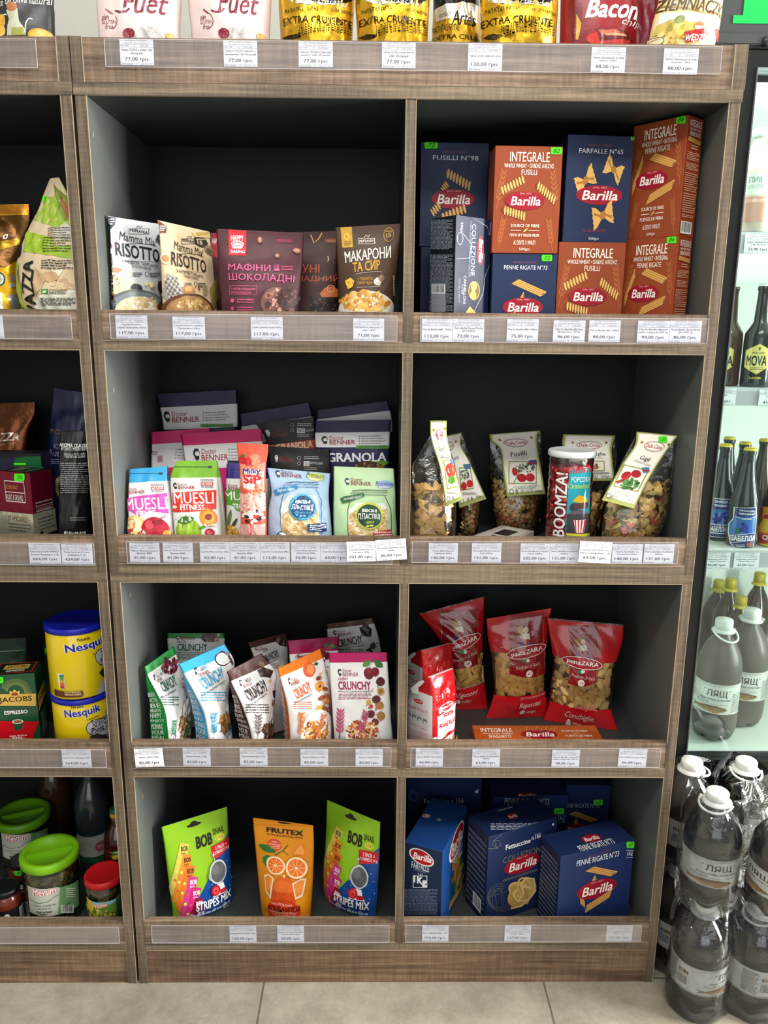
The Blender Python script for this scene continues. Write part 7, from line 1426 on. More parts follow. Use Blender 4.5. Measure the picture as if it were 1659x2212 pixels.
p.emit('tin_body', T2); q = Pack(M_PLASTIC); lathe(q, ax[:2], z2+hup-.011, [(0, RT*1.0), (.001, RT*1.03), (.012, RT*1.03), (.0135, RT*1.0), (.0135, RT*.95), (.0125, RT*.93), (.0125, .001)], '1420a8', 48); o = q.emit('lid', T2); o['label'] = 'blue plastic lid'
# ------------------------------------------------------------------ left unit, row four: jars and bottles
crop(*CN)
def axis(cx, cy, Y): return at(CN[0]+cx/CN[2], CN[1]+cy/CN[2], Y)
def floorY(cx, cy, z): return atz(CN[0]+cx/CN[2], CN[1]+cy/CN[2], z)
def jar(cx, Y, R, hb, lidh, lidc, lab, lname, content, ncol, seed, lidR=1.0, grip=False, z0=F4, waist=None, shape=(248, 5)):
    ax = axis(cx[0], cx[1], Y); t = thing('pickle_jar', (ax[0], ax[1], z0), lab, 'jar')
    prof = [(0, R*.86), (.004, R*.96), (.012, R)]
    if waist: prof += [(hb*.50, R), (hb*.56, R*.93), (hb*.64, R*.90), (hb*.72, R*.96)]
    prof += [(hb*.80, R), (hb*.88, R*.985), (hb*.95, R*.93), (hb, R*.88)]
    p = Pack(M_JAR, crop=CN); lathe(p, ax[:2], z0, prof, 'e8e8e8', 40, cap=False); p.emit('jar_glass', t)
    q = Pack(M_PASTA); rnd = random.Random(seed); lathe(q, ax[:2], z0+.003, [(0, R*.7), (.006, R*.84), (hb*.84, R*.84), (hb*.86, R*.2)], ncol[0], 24)
    d = CAM[:2]-ax[:2]; d /= np.linalg.norm(d); rt = np.array([-d[1], d[0]])
    for k in range(150):
        th = rnd.uniform(-1.7, 1.7); z = rnd.uniform(.008, hb*.84); r = R*.85; c = np.array([*(ax[:2]+rt*r*math.sin(th)+d*r*math.cos(th)), z0+z]); bm = bmesh.new(); bmesh.ops.create_icosphere(bm, subdivisions=1, radius=1)
        M = np.array(Matrix.Rotation(rnd.uniform(0, 3), 3, (rnd.random(), rnd.random(), .2))); a_ = content*rnd.uniform(.7, 1.2)
        V = [np.array(v.co)*[a_, a_*.32, a_*.32] @ M+c for v in bm.verts]; dd = [math.hypot(v[0]-ax[0], v[1]-ax[1]) for v in V]
        V = [np.array([ax[0]+(v[0]-ax[0])*min(1, R*.955/max(1e-6, x)), ax[1]+(v[1]-ax[1])*min(1, R*.955/max(1e-6, x)), max(v[2], z0+.001)]) for v, x in zip(V, dd)]
        q.raw(V, None, [[v.index for v in f.verts] for f in bm.faces], h(rnd.choice(ncol[1:]))); bm.free()
    o = q.emit('pickled_vegetables', t); o['kind'] = 'stuff'
    RL = R*lidR; q = Pack(M_PLASTIC); zl = z0+hb-.004
    pr = [(0, RL), (.001, RL*1.02), (lidh*.85, RL*1.02), (lidh, RL*.97)]
    pr += [(lidh, RL*.80), (lidh*.45, RL*.76), (lidh*.45, .001)] if grip else [(lidh, RL*.90), (lidh-.0012, RL*.87), (lidh-.0012, .001)]
    lathe(q, ax[:2], zl, pr, lidc, 48); o = q.emit('lid', t)
    if grip:
        m_ = Matrix.Rotation(math.radians(25), 3, 'Z'); V = []
        for zq in (lidh*.42, lidh*.98):
            for x, y in ((-RL*.77, -.003), (RL*.77, -.003), (RL*.77, .003), (-RL*.77, .003)): v = m_ @ Vector((x, y, 0)); V.append((ax[0]+v.x, ax[1]+v.y, zl+zq))
        g = Pack(M_PLASTIC, smooth=False); g.raw(V, None, BF, h(lidc)); g.emit('grip_bar', o)
    lb = Pack(M_GLOSS, crop=CN, step=.00012, Lmax=.0035); cy = Pack(M_GLOSS, crop=CN); lathe(cy, ax[:2], z0, [(0, R*1.004), (hb, R*1.004)], 'ffffff', 8); lb.surfs = cy.surfs; lb.f = cy.f; lb.off0 = 0
    return t, lb
def mev(lb, x, y, s):
    X = lambda a: x+(a-240)*s; Yq = lambda b: y+(b-1020)*s
    lb.P([(X(238), Yq(1010)), (X(500), Yq(1024)), (X(506), Yq(1030)), (X(676), Yq(965)), (X(684), Yq(1180)), (X(510), Yq(1262)), (X(420), Yq(1278)), (X(260), Yq(1240))], 'b9bcb0').P([(X(520), Yq(1026)), (X(676), Yq(965)), (X(684), Yq(1180)), (X(500), Yq(1266))], '6f9a6a')
    lb.T('Mevsim', X(276), Yq(1040), X(478), Yq(1102), 'c01a2c', bold=.09, shear=.2, rot=3); lb.layer += 2; lb.T('Mevsim', X(278), Yq(1042), X(476), Yq(1100), 'f4ecea', bold=.02, shear=.2, rot=3)
    lb.L([(X(260), Yq(1130)), (X(330), Yq(1168)), (X(420), Yq(1150)), (X(470), Yq(1110)), (X(510), Yq(1090))], 5*s, '4a7a3a').T('Перець гострий мікс', X(290), Yq(1180), X(480), Yq(1200), '3a3a38').T('маринований', X(318), Yq(1206), X(440), Yq(1222), '3a3a38').T('Mixed Hot Pickled', X(316), Yq(1234), X(446), Yq(1254), '1a1a1a', bold=.02).T('Peppers', X(346), Yq(1256), X(410), Yq(1272), '1a1a1a', bold=.02)
    lb.words(X(570), Yq(1030), X(650), Yq(1120), 5, 'd8dcd0', 3, fill=.4).T('1400г', X(556), Yq(1160), X(620), Yq(1184), '2a3a2a', rot=14); lb.bars(X(528), Yq(1180), X(636), Yq(1246)); lb.emit_ = True
t, lb = jar((455, 1000), .105, .0640, .158, .021, '76b414', 'front pickle jar with a bright green grip lid and paper label', 'label', .017, ['3a3414', '7c7a34', '6a6a2c', '8c8a44', '5c5a24', '7a3a2a'], 4, 1.02, True)
mev(lb, 240, 1020, 1.0); lb.emit('label', t)
t, lb = jar((215, 560), .258, .0640, .158, .021, '5f9a10', 'rear pickle jar with a darker green grip lid, behind the front one', 'label', .017, ['2a2a10', '5a5a28', '4a4a20', '6a6a34', '44441c'], 5, 1.02, True)
mev(lb, 10, 556, .93); lb.emit('label', t)
t, lb = jar((905, 1000), .080, .0420, .121, .016, 'b8141c', 'cucumber jar with a bright red lid, right end of the bottom left bay', 'label', .016, ['2c3012', '6a6c30', '5a5c28', '7c7c44', '4a4a20'], 6, 1.04, False, F4, True)
lb.P([(752, 1110), (1004, 1120), (1080, 1080), (1086, 1310), (760, 1310)], '5f8a34').P([(752, 1110), (1004, 1122), (1000, 1150), (870, 1160), (756, 1150)], '8ab8cc').P([(1004, 1122), (1084, 1090), (1084, 1310), (1010, 1310)], '2a4a2c').T('Чудова', 786, 1166, 926, 1218, 'c83a2a', bold=.09, rot=4); lb.layer += 2; lb.T('Чудова', 790, 1168, 922, 1214, 'f0ecd8', bold=.02, rot=4); lb.blobs(780, 1230, 1000, 1300, 50, 36, ['8aa040', '5a7a24', 'c8c060', '3a4a1a', 'd8c84a'], 4).blobs(756, 1150, 800, 1230, 12, 40, ['d8c43a', 'c8a828'], 6); lb.emit('label', t)
# dark sauce jars on the left
for cx, Y, lab, st, sd in (((50, 1050), .070, 'sauce jar with a black lid in front, cut by the left edge', (-30, 1066, 18, 1130), 7), ((185, 850), .168, 'sauce jar with a black lid, between the two green lidded jars', (128, 870, 204, 924), 8)):
    ax = axis(*cx, Y); R = .030 if sd == 8 else .0335; hb = .093; t = thing('sauce_jar', (ax[0], ax[1], F4), lab, 'jar')
    q = Pack(M_GLOSS, crop=CN); lathe(q, ax[:2], F4, [(0, R*.9), (.004, R), (hb*.74, R), (hb*.86, R*.92), (hb, R*.78)], '5a2218', 36)
    q.f = q.surfs['F']; q.emit('jar_body', t)
    lb = Pack(M_GLOSS, crop=CN); cy = Pack(M_GLOSS, crop=CN); lathe(cy, ax[:2], F4, [(0, R*1.005), (hb, R*1.005)], 'ffffff', 8); lb.surfs = cy.surfs; lb.f = cy.f; lb.off0 = 0
    lb.unit = True; lb.R(18, 34, 82, 94, '17181a').T('АДЖИКА', 42, 62, 54, 68, 'e8e4e0', bold=.02).E(45, 44, 51, 58, 'c8ccc8').E(44, 78, 49, 88, 'c04a3a').E(51, 80, 55, 88, 'b83a2a'); lb.bars(62, 42, 74, 88); lb.unit = False; lb.emit('label', t)
    q = Pack(M_PLASTIC); lathe(q, ax[:2], F4+hb-.003, [(0, R*.84), (.001, R*.9), (.012, R*.9), (.014, R*.86), (.014, R*.74), (.013, .001)], '121314', 36); o = q.emit('lid', t)
    sticker(t, lb, *st, '41')
# bottles at the back
def bottle(cx, Y, prof, lab, bodymat, bodycol, capc, capz, capr, name='sauce_bottle', cat='bottle', z0=F4, crop=None, seg=36):
    c = crop or CURC[0]; ax = at(c[0]+cx[0]/c[2], c[1]+cx[1]/c[2], Y); t = thing(name, (ax[0], ax[1], z0), lab, cat)
    p = Pack(bodymat, crop=c, step=.00004); lathe(p, ax[:2], z0, prof, bodycol, seg); p.emit('bottle_body', t)
    q = Pack(M_PLASTIC); lathe(q, ax[:2], z0+capz[0], [(0, capr), (capz[1]-.002, capr), (capz[1], capr*.9)], capc, 28); q.emit('cap', t)
    cy = Pack(M_GLOSS, crop=c, step=.00004); lathe(cy, ax[:2], z0, [(a, b*1.004) for a, b in prof], 'ffffff', 6); lb = Pack(M_GLOSS, crop=c, step=.00012, Lmax=.003); lb.surfs = cy.surfs; lb.f = cy.f; lb.off0 = 0
    return t, lb, ax
PB = lambda R, H: [(0, R*.86), (.006, R), (H*.36, R), (H*.40, R*.95), (H*.45, R), (H*.66, R), (H*.78, R*.80), (H*.88, R*.45), (H*.93, R*.34), (H, R*.34)]
bottle((490, 400), .358, PB(.040, .285), 'bottle of amber oil at the back between the jars', M_GLOSS, '3a2610', '2a2c2c', (.283, .016), .017)
t, lb, ax = bottle((800, 400), .27, PB(.043, .29), 'clear vinegar bottle with a green cap at the back', M_GLOSS, '2a3036', '0f6a3a', (.288, .016), .0165)
lb.unit = True; lb.R(10, 58, 90, 78, 'b8b8b4').R(10, 78, 90, 84, '1a5a34').E(50, 64, 60, 74, 'b85a5a').T('Руна', 52, 67, 58, 71, 'f4e8e4', shear=.2); lb.unit = False; lb.emit('label', t)
t, lb, ax = bottle((1005, 450), .185, [(0, .030), (.005, .034), (.12, .034), (.125, .032), (.13, .034), (.135, .032), (.14, .034), (.165, .030), (.185, .016), (.20, .012), (.215, .012)], 'dark barbecue sauce bottle with a green and yellow cap', M_GLOSS, '3a1210', 'c8a020', (.212, .012), .014)
q = Pack(M_PLASTIC); lathe(q, ax[:2], F4+.2242, [(0, .0138), (.008, .0138), (.010, .012)], '1a6a4a', 24); q.emit('cap_top', t)
lb.unit = True; lb.R(30, 34, 70, 90, '4a1815').E(42, 36, 54, 46, '4a7a2a').E(42, 42, 53, 48, 'd8a82a').R(42, 47, 54, 53, '14100e').T('БОНЗАЙ', 43, 48, 53, 52, 'd8d0c4', bold=.02).T('СОУС', 46, 56, 50, 58, 'd8d0c4').T('ГОСТРО', 42, 60, 55, 65, 'e4dcd0', bold=.03).T('СОЛОДКИЙ', 41, 67, 57, 71, 'e4dcd0', bold=.03); lb.unit = False; lb.emit('label', t)
sticker(t, lb, 942, 286, 1010, 334, '75', off=.003)
# ------------------------------------------------------------------ drinks fridge on the right
YF = 0.165; XL0, XR0 = 1.207, 1.90
gl = at(1640, 130, YF); GX = at(1640, 130, YF-.012)[0]
zdt = at(1655, 113, YF)[2]; zgt = at(1650, 150, YF)[2]; zgb = at(1560, 1640, YF)[2]; zdb = at(1560, 1661, YF)[2]
fr = thing('drinks_fridge', ((XL0+XR0)/2, .35, 0), 'black glass door drinks fridge with a green lit sign, right of the shelves', 'fridge')
multi('cabinet', [(XL0, XL0+.03, YF+.05, .84, .06, 2.25, [0, 0, 0, 1, 0, 0]), (XR0-.03, XR0, YF+.05, .84, .06, 2.25, [0]*5+[1]), (XL0+.03, XR0-.03, .76, .84, .06, 2.25, [0, 0, 1, 0, 0, 0]), (XL0+.03, XR0-.03, YF+.05, .76, zdt-.04, zdt+.02, [1, 0, 0, 0, 0, 0]), (XL0+.03, XR0-.03, YF+.05, .76, .34, zgb-.05, [0, 1, 0, 0, 0, 0]), (XL0, XR0, YF+.05, .84, .06, .34)], [M_FRAME, M_INNER], fr, loc=(1.55, .4, .06))
bx('base_grille', XL0+.01, XR0-.01, YF+.035, YF+.049, 0.05, zdb-.008, [M_FRAME], None, fr)
for k in range(10): pass
zh0 = at(1620, 110, YF)[2]
hd = bx('header', XL0-.008, XR0, YF-.004, YF+.05, zdt+.006, 2.25, [M_FRAMEG], None, fr, bev=.002)
sg = h('00b04a'); ms, n, l, b = new_mat('green_lit_sign'); b.inputs['Base Color'].default_value = sg; b.inputs['Emission Color'].default_value = sg; b.inputs['Emission Strength'].default_value = 0.16; b.inputs['Roughness'].default_value = .3
s0 = at(1583, 50, YF-.006); s1 = at(1600, 41, YF-.006)
mesh_obj('sign_panel', [(s0[0]-.0, YF-.006, s0[2]), (XR0-.05, YF-.006, s0[2]), (XR0-.05, YF-.006, 2.22), (s1[0]+.004, YF-.006, 2.22), (s1[0]+.004, YF-.006, s0[2]+.014), (s0[0], YF-.006, s0[2]+.014), (s0[0], YF-.0035, s0[2]), (XR0-.05, YF-.0035, s0[2]), (XR0-.05, YF-.0035, 2.22), (s1[0]+.004, YF-.0035, 2.22), (s1[0]+.004, YF-.0035, s0[2]+.014), (s0[0], YF-.0035, s0[2]+.014)], [(0, 1, 2, 3, 4, 5), (11, 10, 9, 8, 7, 6)]+[(i, i+6, (i+1) % 6+6, (i+1) % 6) for i in range(6)], ms, None, fr, loc=(1.5, YF, s0[2]))
bx('header_rail', XL0-.004, XR0, YF-.012, YF-.004, zdt+.010, zdt+.030, [M_FRAMEG], None, fr, bev=.002)
kn = Pack(M_PLASTIC); kx = at(1657, 85, YF-.02)
V = []; F = []; bm = bmesh.new(); bmesh.ops.create_uvsphere(bm, u_segments=20, v_segments=12, radius=.0095)
kn.raw([np.array(v.co)+[kx[0]+.003, YF-.009, kx[2]] for v in bm.verts], None, [[v.index for v in f.verts] for f in bm.faces], h('26282a')); bm.free(); kn.emit('knob', fr)
door = [(XL0, GX, YF-.012, YF+.038, zdb, zdt), (XR0-.055, XR0, YF-.012, YF+.038, zdb, zdt), (GX, XR0-.055, YF-.012, YF+.038, zgt, zdt), (GX, XR0-.055, YF-.012, YF+.038, zdb, zgb)]
dr = multi('door_frame', door, [M_FRAME], fr, loc=(1.55, YF, zdb))
multi('frame_groove', [(XL0+.011+k*.012, XL0+.014+k*.012, YF-.0145, YF-.012, zdb+.004, zdt-.01+k*0) for k in range(3)]+[(GX-.004, GX-.0012, YF-.0150, YF-.012, zgb, zgt)], [M_FRAMEG], dr, loc=(XL0, YF, zdb))
bx('door_gasket', GX-.0015, GX, YF-.0125, YF-.010, zgb, zgt, [M_WHITE], None, dr)
bx('glass_pane', GX, XR0-.055, YF+.008, YF+.013, zgb, zgt, [M_PANE], None, dr)
# interior lamp strip (gives off the fridge's own light)
ml, n, l, b = new_mat('fridge_lamp_tube'); b.inputs['Emission Color'].default_value = (.9, 1, .95, 1); b.inputs['Emission Strength'].default_value = 6
bx('lamp_tube', XL0+.06, XR0-.06, YF+.07, YF+.085, zdt-.064, zdt-.050, [ml], None, fr)
ld = bpy.data.lights.new('fridge_lamp', 'AREA'); ld.shape = 'RECTANGLE'; ld.size = .5; ld.size_y = .03; ld.energy = 10; ld.color = (.97, 1, .975); lo = bpy.data.objects.new('fridge_lamp', ld); COL.objects.link(lo); lo.location = (1.56, YF+.09, zdt-.07); lo.rotation_euler = (math.radians(-25), 0, 0)
ld2 = ld.copy(); lo2 = bpy.data.objects.new('fridge_side_lamp', ld2); COL.objects.link(lo2); ld2.size = 1.2; ld2.size_y = .03; ld2.energy = 8; lo2.location = (XR0-.06, YF+.08, 1.25); lo2.rotation_euler = (math.radians(90), math.radians(0), math.radians(60)); lo2.rotation_euler = Vector((-1, .7, 0)).to_track_quat('-Z', 'Y').to_euler(); lo2.rotation_euler.rotate_axis('Z', math.radians(90))
YS = YF+.075
SH = {}
for key, y, hh in (('a', 500, .045), ('b', 838, .040), ('c', 1190, .042)):
    z = at(1610, y, YS)[2]; SH[key] = z
    s = bx('fridge_shelf', XL0+.032, XR0-.032, YS+.004, .66, z-.006, z, [M_WHITE], None, fr)
    bx('price_rail', XL0+.032, XR0-.032, YS, YS+.004, z-hh, z+.002, [M_ACRYL], None, fr); bx('rail_backing', XL0+.032, XR0-.032, YS+.0045, YS+.006, z-hh, z-.007, [M_WHITE], None, fr)
zfl = zgb-.049; SH['d'] = zfl
bx('floor_price_rail', XL0+.032, XR0-.032, YF+.055, YF+.058, zgb-.045, zgb-.008, [M_ACRYL], None, fr)
# bottles
LEM = [(0, .028), (.004, .031), (.012, .0315), (.085, .0315), (.092, .032), (.105, .0300), (.150, .0180), (.185, .0125), (.205, .0118), (.207, .0135), (.214, .0135), (.216, .012), (.220, .012)]
def crown(q, ax, z, c):
    V = []; Fc = []; n = 42
    for j, (zz, r) in enumerate(((0, .0152), (.004, .0140), (.0062, .0125), (.0066, .001))):
        for i in range(n): rr = r*(1+.05*(i % 2)) if j == 0 else r; t = 2*math.pi*i/n; V.append((ax[0]+rr*math.cos(t), ax[1]+rr*math.sin(t), z+zz))
    for j in range(3):
        for i in range(n): Fc.append((j*n+i, j*n+(i+1) % n, (j+1)*n+(i+1) % n, (j+1)*n+i))
    q.raw(V, None, Fc, h(c))
def glassbottle(px, Y, z0, prof, bodycol, capc, lab, name, art=None, mat=None, capz=.214, sc=1.0, c=None):
    ax = at(*px, Y); t = thing(name, (ax[0], ax[1], z0), lab, 'bottle'); prof = [(a*sc, b*sc) for a, b in prof]
    p = Pack(mat or M_GLOSS, crop=c or (0, 0, 1), step=.00004); lathe(p, ax[:2], z0, prof, bodycol, 40); p.emit('bottle_body', t)
    q = Pack(M_PLASTIC); crown(q, ax, z0+capz*sc+.0005, capc); q.emit('crown_cap', t)
    if art:
        cy = Pack(M_GLOSS, crop=c or (0, 0, 1)); lathe(cy, ax[:2], z0, [(a, b*1.006) for a, b in prof], 'ffffff', 6); lb = Pack(M_GLOSS, crop=c or (0, 0, 1), step=.00012, Lmax=.003); lb.surfs = cy.surfs; lb.f = cy.f; lb.off0 = 0
        art(lb); lb.emit('label', t)
    return t
# row c: lemonade bottles (blue grape, orange)
zc = SH['c']+.0008; hL = .238
def grape(lb):
    x, y = 0, 0; lb.P([(768, 1075), (1072, 1075), (1078, 1200), (1060, 1400), (1040, 1560), (1010, 1620), (780, 1626), (722, 1560), (690, 1400), (700, 1290), (756, 1230)], 'e8e6dc').P([(784, 1084), (1062, 1084), (1066, 1200), (1050, 1400), (1030, 1555), (1004, 1610), (786, 1614), (732, 1550), (702, 1400), (710, 1296), (768, 1236)], '26347c')
    lb.P([(784, 1196), (1056, 1200), (1050, 1410), (710, 1440), (704, 1390), (712, 1300), (768, 1240)], '3a74b8').blobs(840, 1300, 1000, 1440, 34, 44, ['2a3a9a', '3a5ac0', '1c2a74', '4a6ad0', '6a8ae0'], 4, asp=1).blobs(760, 1370, 840, 1430, 8, 40, ['2f7a5a', '3a5ac0'], 5, asp=1)
    lb.L([(790, 1196), (860, 1226), (1000, 1222), (1054, 1196)], 7, 'e8e8f0').T('ЛИМОНАДИ', 842, 1116, 1032, 1144, 'e8e8f0', bold=.04, shear=.1).T('ЧЕРКАЩИНИ', 838, 1156, 1032, 1190, 'e8e8f0', bold=.04, shear=.1).words(880, 1232, 1000, 1250, 1, 'e8e8f0', 2)
    lb.L([(706, 1452), (860, 1440), (1050, 1408)], 7, 'e8e8f0').T('ІЗАБЕЛЛА', 732, 1456, 1046, 1530, 'f0f0f4', bold=.05, rot=4).L([(720, 1546), (900, 1530), (1040, 1500)], 6, 'e8e8f0').T('0,5 L', 742, 1570, 784, 1594, 'e8e8f0', bold=.02).words(790, 1570, 910, 1606, 2, 'd8d8e8', 3).E(930, 1540, 1010, 1604, '8a5a4a')
lem_c = (1460, 920, 6.146)
Qp = lambda x, y: (1460+x/6.146, 920+y/6.146)
glassbottle(Qp(880, 1300), YS+.055, zc, LEM, '2a2c2e', 'e0c828', 'blue labelled lemonade bottle in the fridge, whole label showing', 'lemonade_bottle', grape, sc=hL/.22, c=lem_c)
def grape2(lb): lb.unit = True; lb.R(30, 55, 62, 96, 'e8e6dc').R(31, 55.6, 61, 95.4, '26347c').R(31, 66, 61, 82, '3a74b8').T('ЛИМОНАДИ', 44, 57, 58, 60, 'e8e8f0', bold=.04).T('ЧЕРКАЩИНИ', 44, 61, 58, 64, 'e8e8f0', bold=.04).blobs(44, 70, 60, 81, 24, 3.6, ['2a3a9a', '3a5ac0', '1c2a74', '6a8ae0'], 3, asp=2).T('ІЗАБЕЛЛА', 40, 84, 60, 90, 'f0f0f4', bold=.05).R(31, 82, 61, 83, 'e8e8f0').R(31, 91, 61, 92, 'e8e8f0'); lb.unit = False
glassbottle(Qp(555, 1300), YS+.118, zc, LEM, '22262a', 'e0c828', 'blue labelled lemonade bottle cut by the black door frame', 'lemonade_bottle', grape2, sc=hL/.22)
def orange(lb): lb.P([(1150, 1066), (1400, 1066), (1400, 1640), (1120, 1630), (1080, 1500), (1080, 1330), (1140, 1240)], 'd8402a').P([(1160, 1076), (1400, 1076), (1400, 1430), (1094, 1410), (1094, 1340), (1152, 1246)], 'e0982c').E(1090, 1310, 1180, 1410, 'e8b03a').E(1140, 1230, 1260, 1400, 'e8bc3c').P([(1080, 1440), (1400, 1470), (1400, 1560), (1090, 1536)], 'a82420').T('СІТРО', 1144, 1460, 1380, 1526, 'f2ece8', bold=.05).P([(1100, 1550), (1400, 1570), (1400, 1620), (1120, 1610)], 'c8b83a').P([(1180, 1180), (1300, 1180), (1260, 1240), (1160, 1220)], 'b8242a')
glassbottle(Qp(1300, 1300), YS+.055, zc, LEM, '2c1414', 'e0c828', 'orange labelled lemonade bottle at the right edge', 'lemonade_bottle', orange, sc=hL/.22, c=lem_c)
for x, Y, lab, k in ((850, .215, 'lemonade bottle directly behind the whole blue label', '22252a'), (1105, .275, 'brownish lemonade bottle between the blue and orange labels', '3a3428'), (640, .31, 'lemonade bottle deep behind the door frame', '2a2c30')):
    glassbottle(Qp(x, 900), YF+Y+.02, zc, LEM, k, 'd8c030', lab, 'lemonade_bottle', sc=hL/.22)
# row b: beer with hexagon labels
BEER = [(0, .029), (.004, .031), (.10, .031), (.115, .030), (.132, .020), (.140, .0155), (.195, .0125), (.205, .0125), (.207, .014), (.213, .014), (.215, .0125), (.22, .0125)]
zb_ = SH['b']; cP = (1480, 560, 5.531); QP = lambda x, y: (1480+x/5.531, 560+y/5.531)
def mova(cx):
    def f(lb):
        X = lambda a: a-850+cx
        lb.P([(X(740), 1370), (X(860), 1440), (X(980), 1370), (X(960), 1470), (X(850), 1500), (X(740), 1470)], '1c2a2a')
        lb.P([(X(895), 1010), (X(1010), 1080), (X(985), 1285), (X(850), 1378), (X(705), 1285), (X(725), 1090)], 'd8c85a').P([(X(893), 1022), (X(1000), 1086), (X(976), 1280), (X(850), 1364), (X(716), 1280), (X(735), 1096)], 'e8dc7c')
        lb.T('BREWING COMPANY', X(806), 1110, X(950), 1130, '2a3024', bold=.02).T('MOVA', X(732), 1150, X(970), 1275, '17201c', bold=.03).E(X(878), 1046, X(904), 1090, '4a4a24').words(X(772), 1290, X(930), 1326, 2, '5a5634', 3).T('LAGER', X(768), 1404, X(906), 1430, 'd8c83a', bold=.04)
    return f
glassbottle(QP(870, 1100), YS+.045, zb_+.0008, BEER, '23221f', 'e2e6e4', 'beer bottle with a whole yellow hexagon label', 'beer_bottle', mova(850), capz=.214, sc=1.04, c=cP)
glassbottle(QP(500, 1100), YS+.082, zb_+.0008, BEER, '4a3420', 'e2e6e4', 'beer bottle mostly hidden by the door frame, its yellow label half showing', 'beer_bottle', mova(425), capz=.214, sc=1.04, c=cP)
glassbottle(QP(1250, 1100), YS+.048, zb_+.0008, BEER, '23221f', 'e2e6e4', 'beer bottle at the right edge of the picture', 'beer_bottle', mova(1250), capz=.214, sc=1.04, c=cP)
# row a: pale hazy bottles
za = SH['a']+.0008
PETB = lambda R, H: [(0, R*.8), (.006, R), (H*.3, R), (H*.34, R*.96), (H*.62, R), (H*.74, R*.88), (H*.86, R*.5), (H*.92, R*.36), (H, R*.36)]
for k, (x, Y, R, hg, c, lab) in enumerate(((1626, .115, .036, .20, 'c8b8a8', 'pale wrapped bottle on the top fridge shelf, reddish label'), (1672, .185, .036, .20, 'a8b8b0', 'pale grey bottle on the top fridge shelf at the right edge'))):
    ax = at(x, 450, YF+Y); t = thing('plastic_bottle', (ax[0], ax[1], za), lab, 'bottle'); p = Pack(M_GLOSS, crop=(0, 0, 1)); lathe(p, ax[:2], za, PETB(R, hg), c, 36); p.f = p.surfs['F']
    p.unit = True; p.R(25, 40, 75, 62, 'd8d8d0').T('ПИВ', 44, 44, 56, 50, '8a9a94', bold=.04).T('ОПІЛЛЯ', 43, 52, 57, 56, '9aa49c', bold=.02).R(25, 64, 75, 90, 'b88878' if k == 0 else '9aa89c'); p.unit = False; p.emit('bottle_body', t)
    q = Pack(M_PLASTIC); lathe(q, ax[:2], za+hg-.004, [(0, R*.44), (.016, R*.44), (.018, R*.38)], 'd8dcd8', 24); q.emit('cap', t)
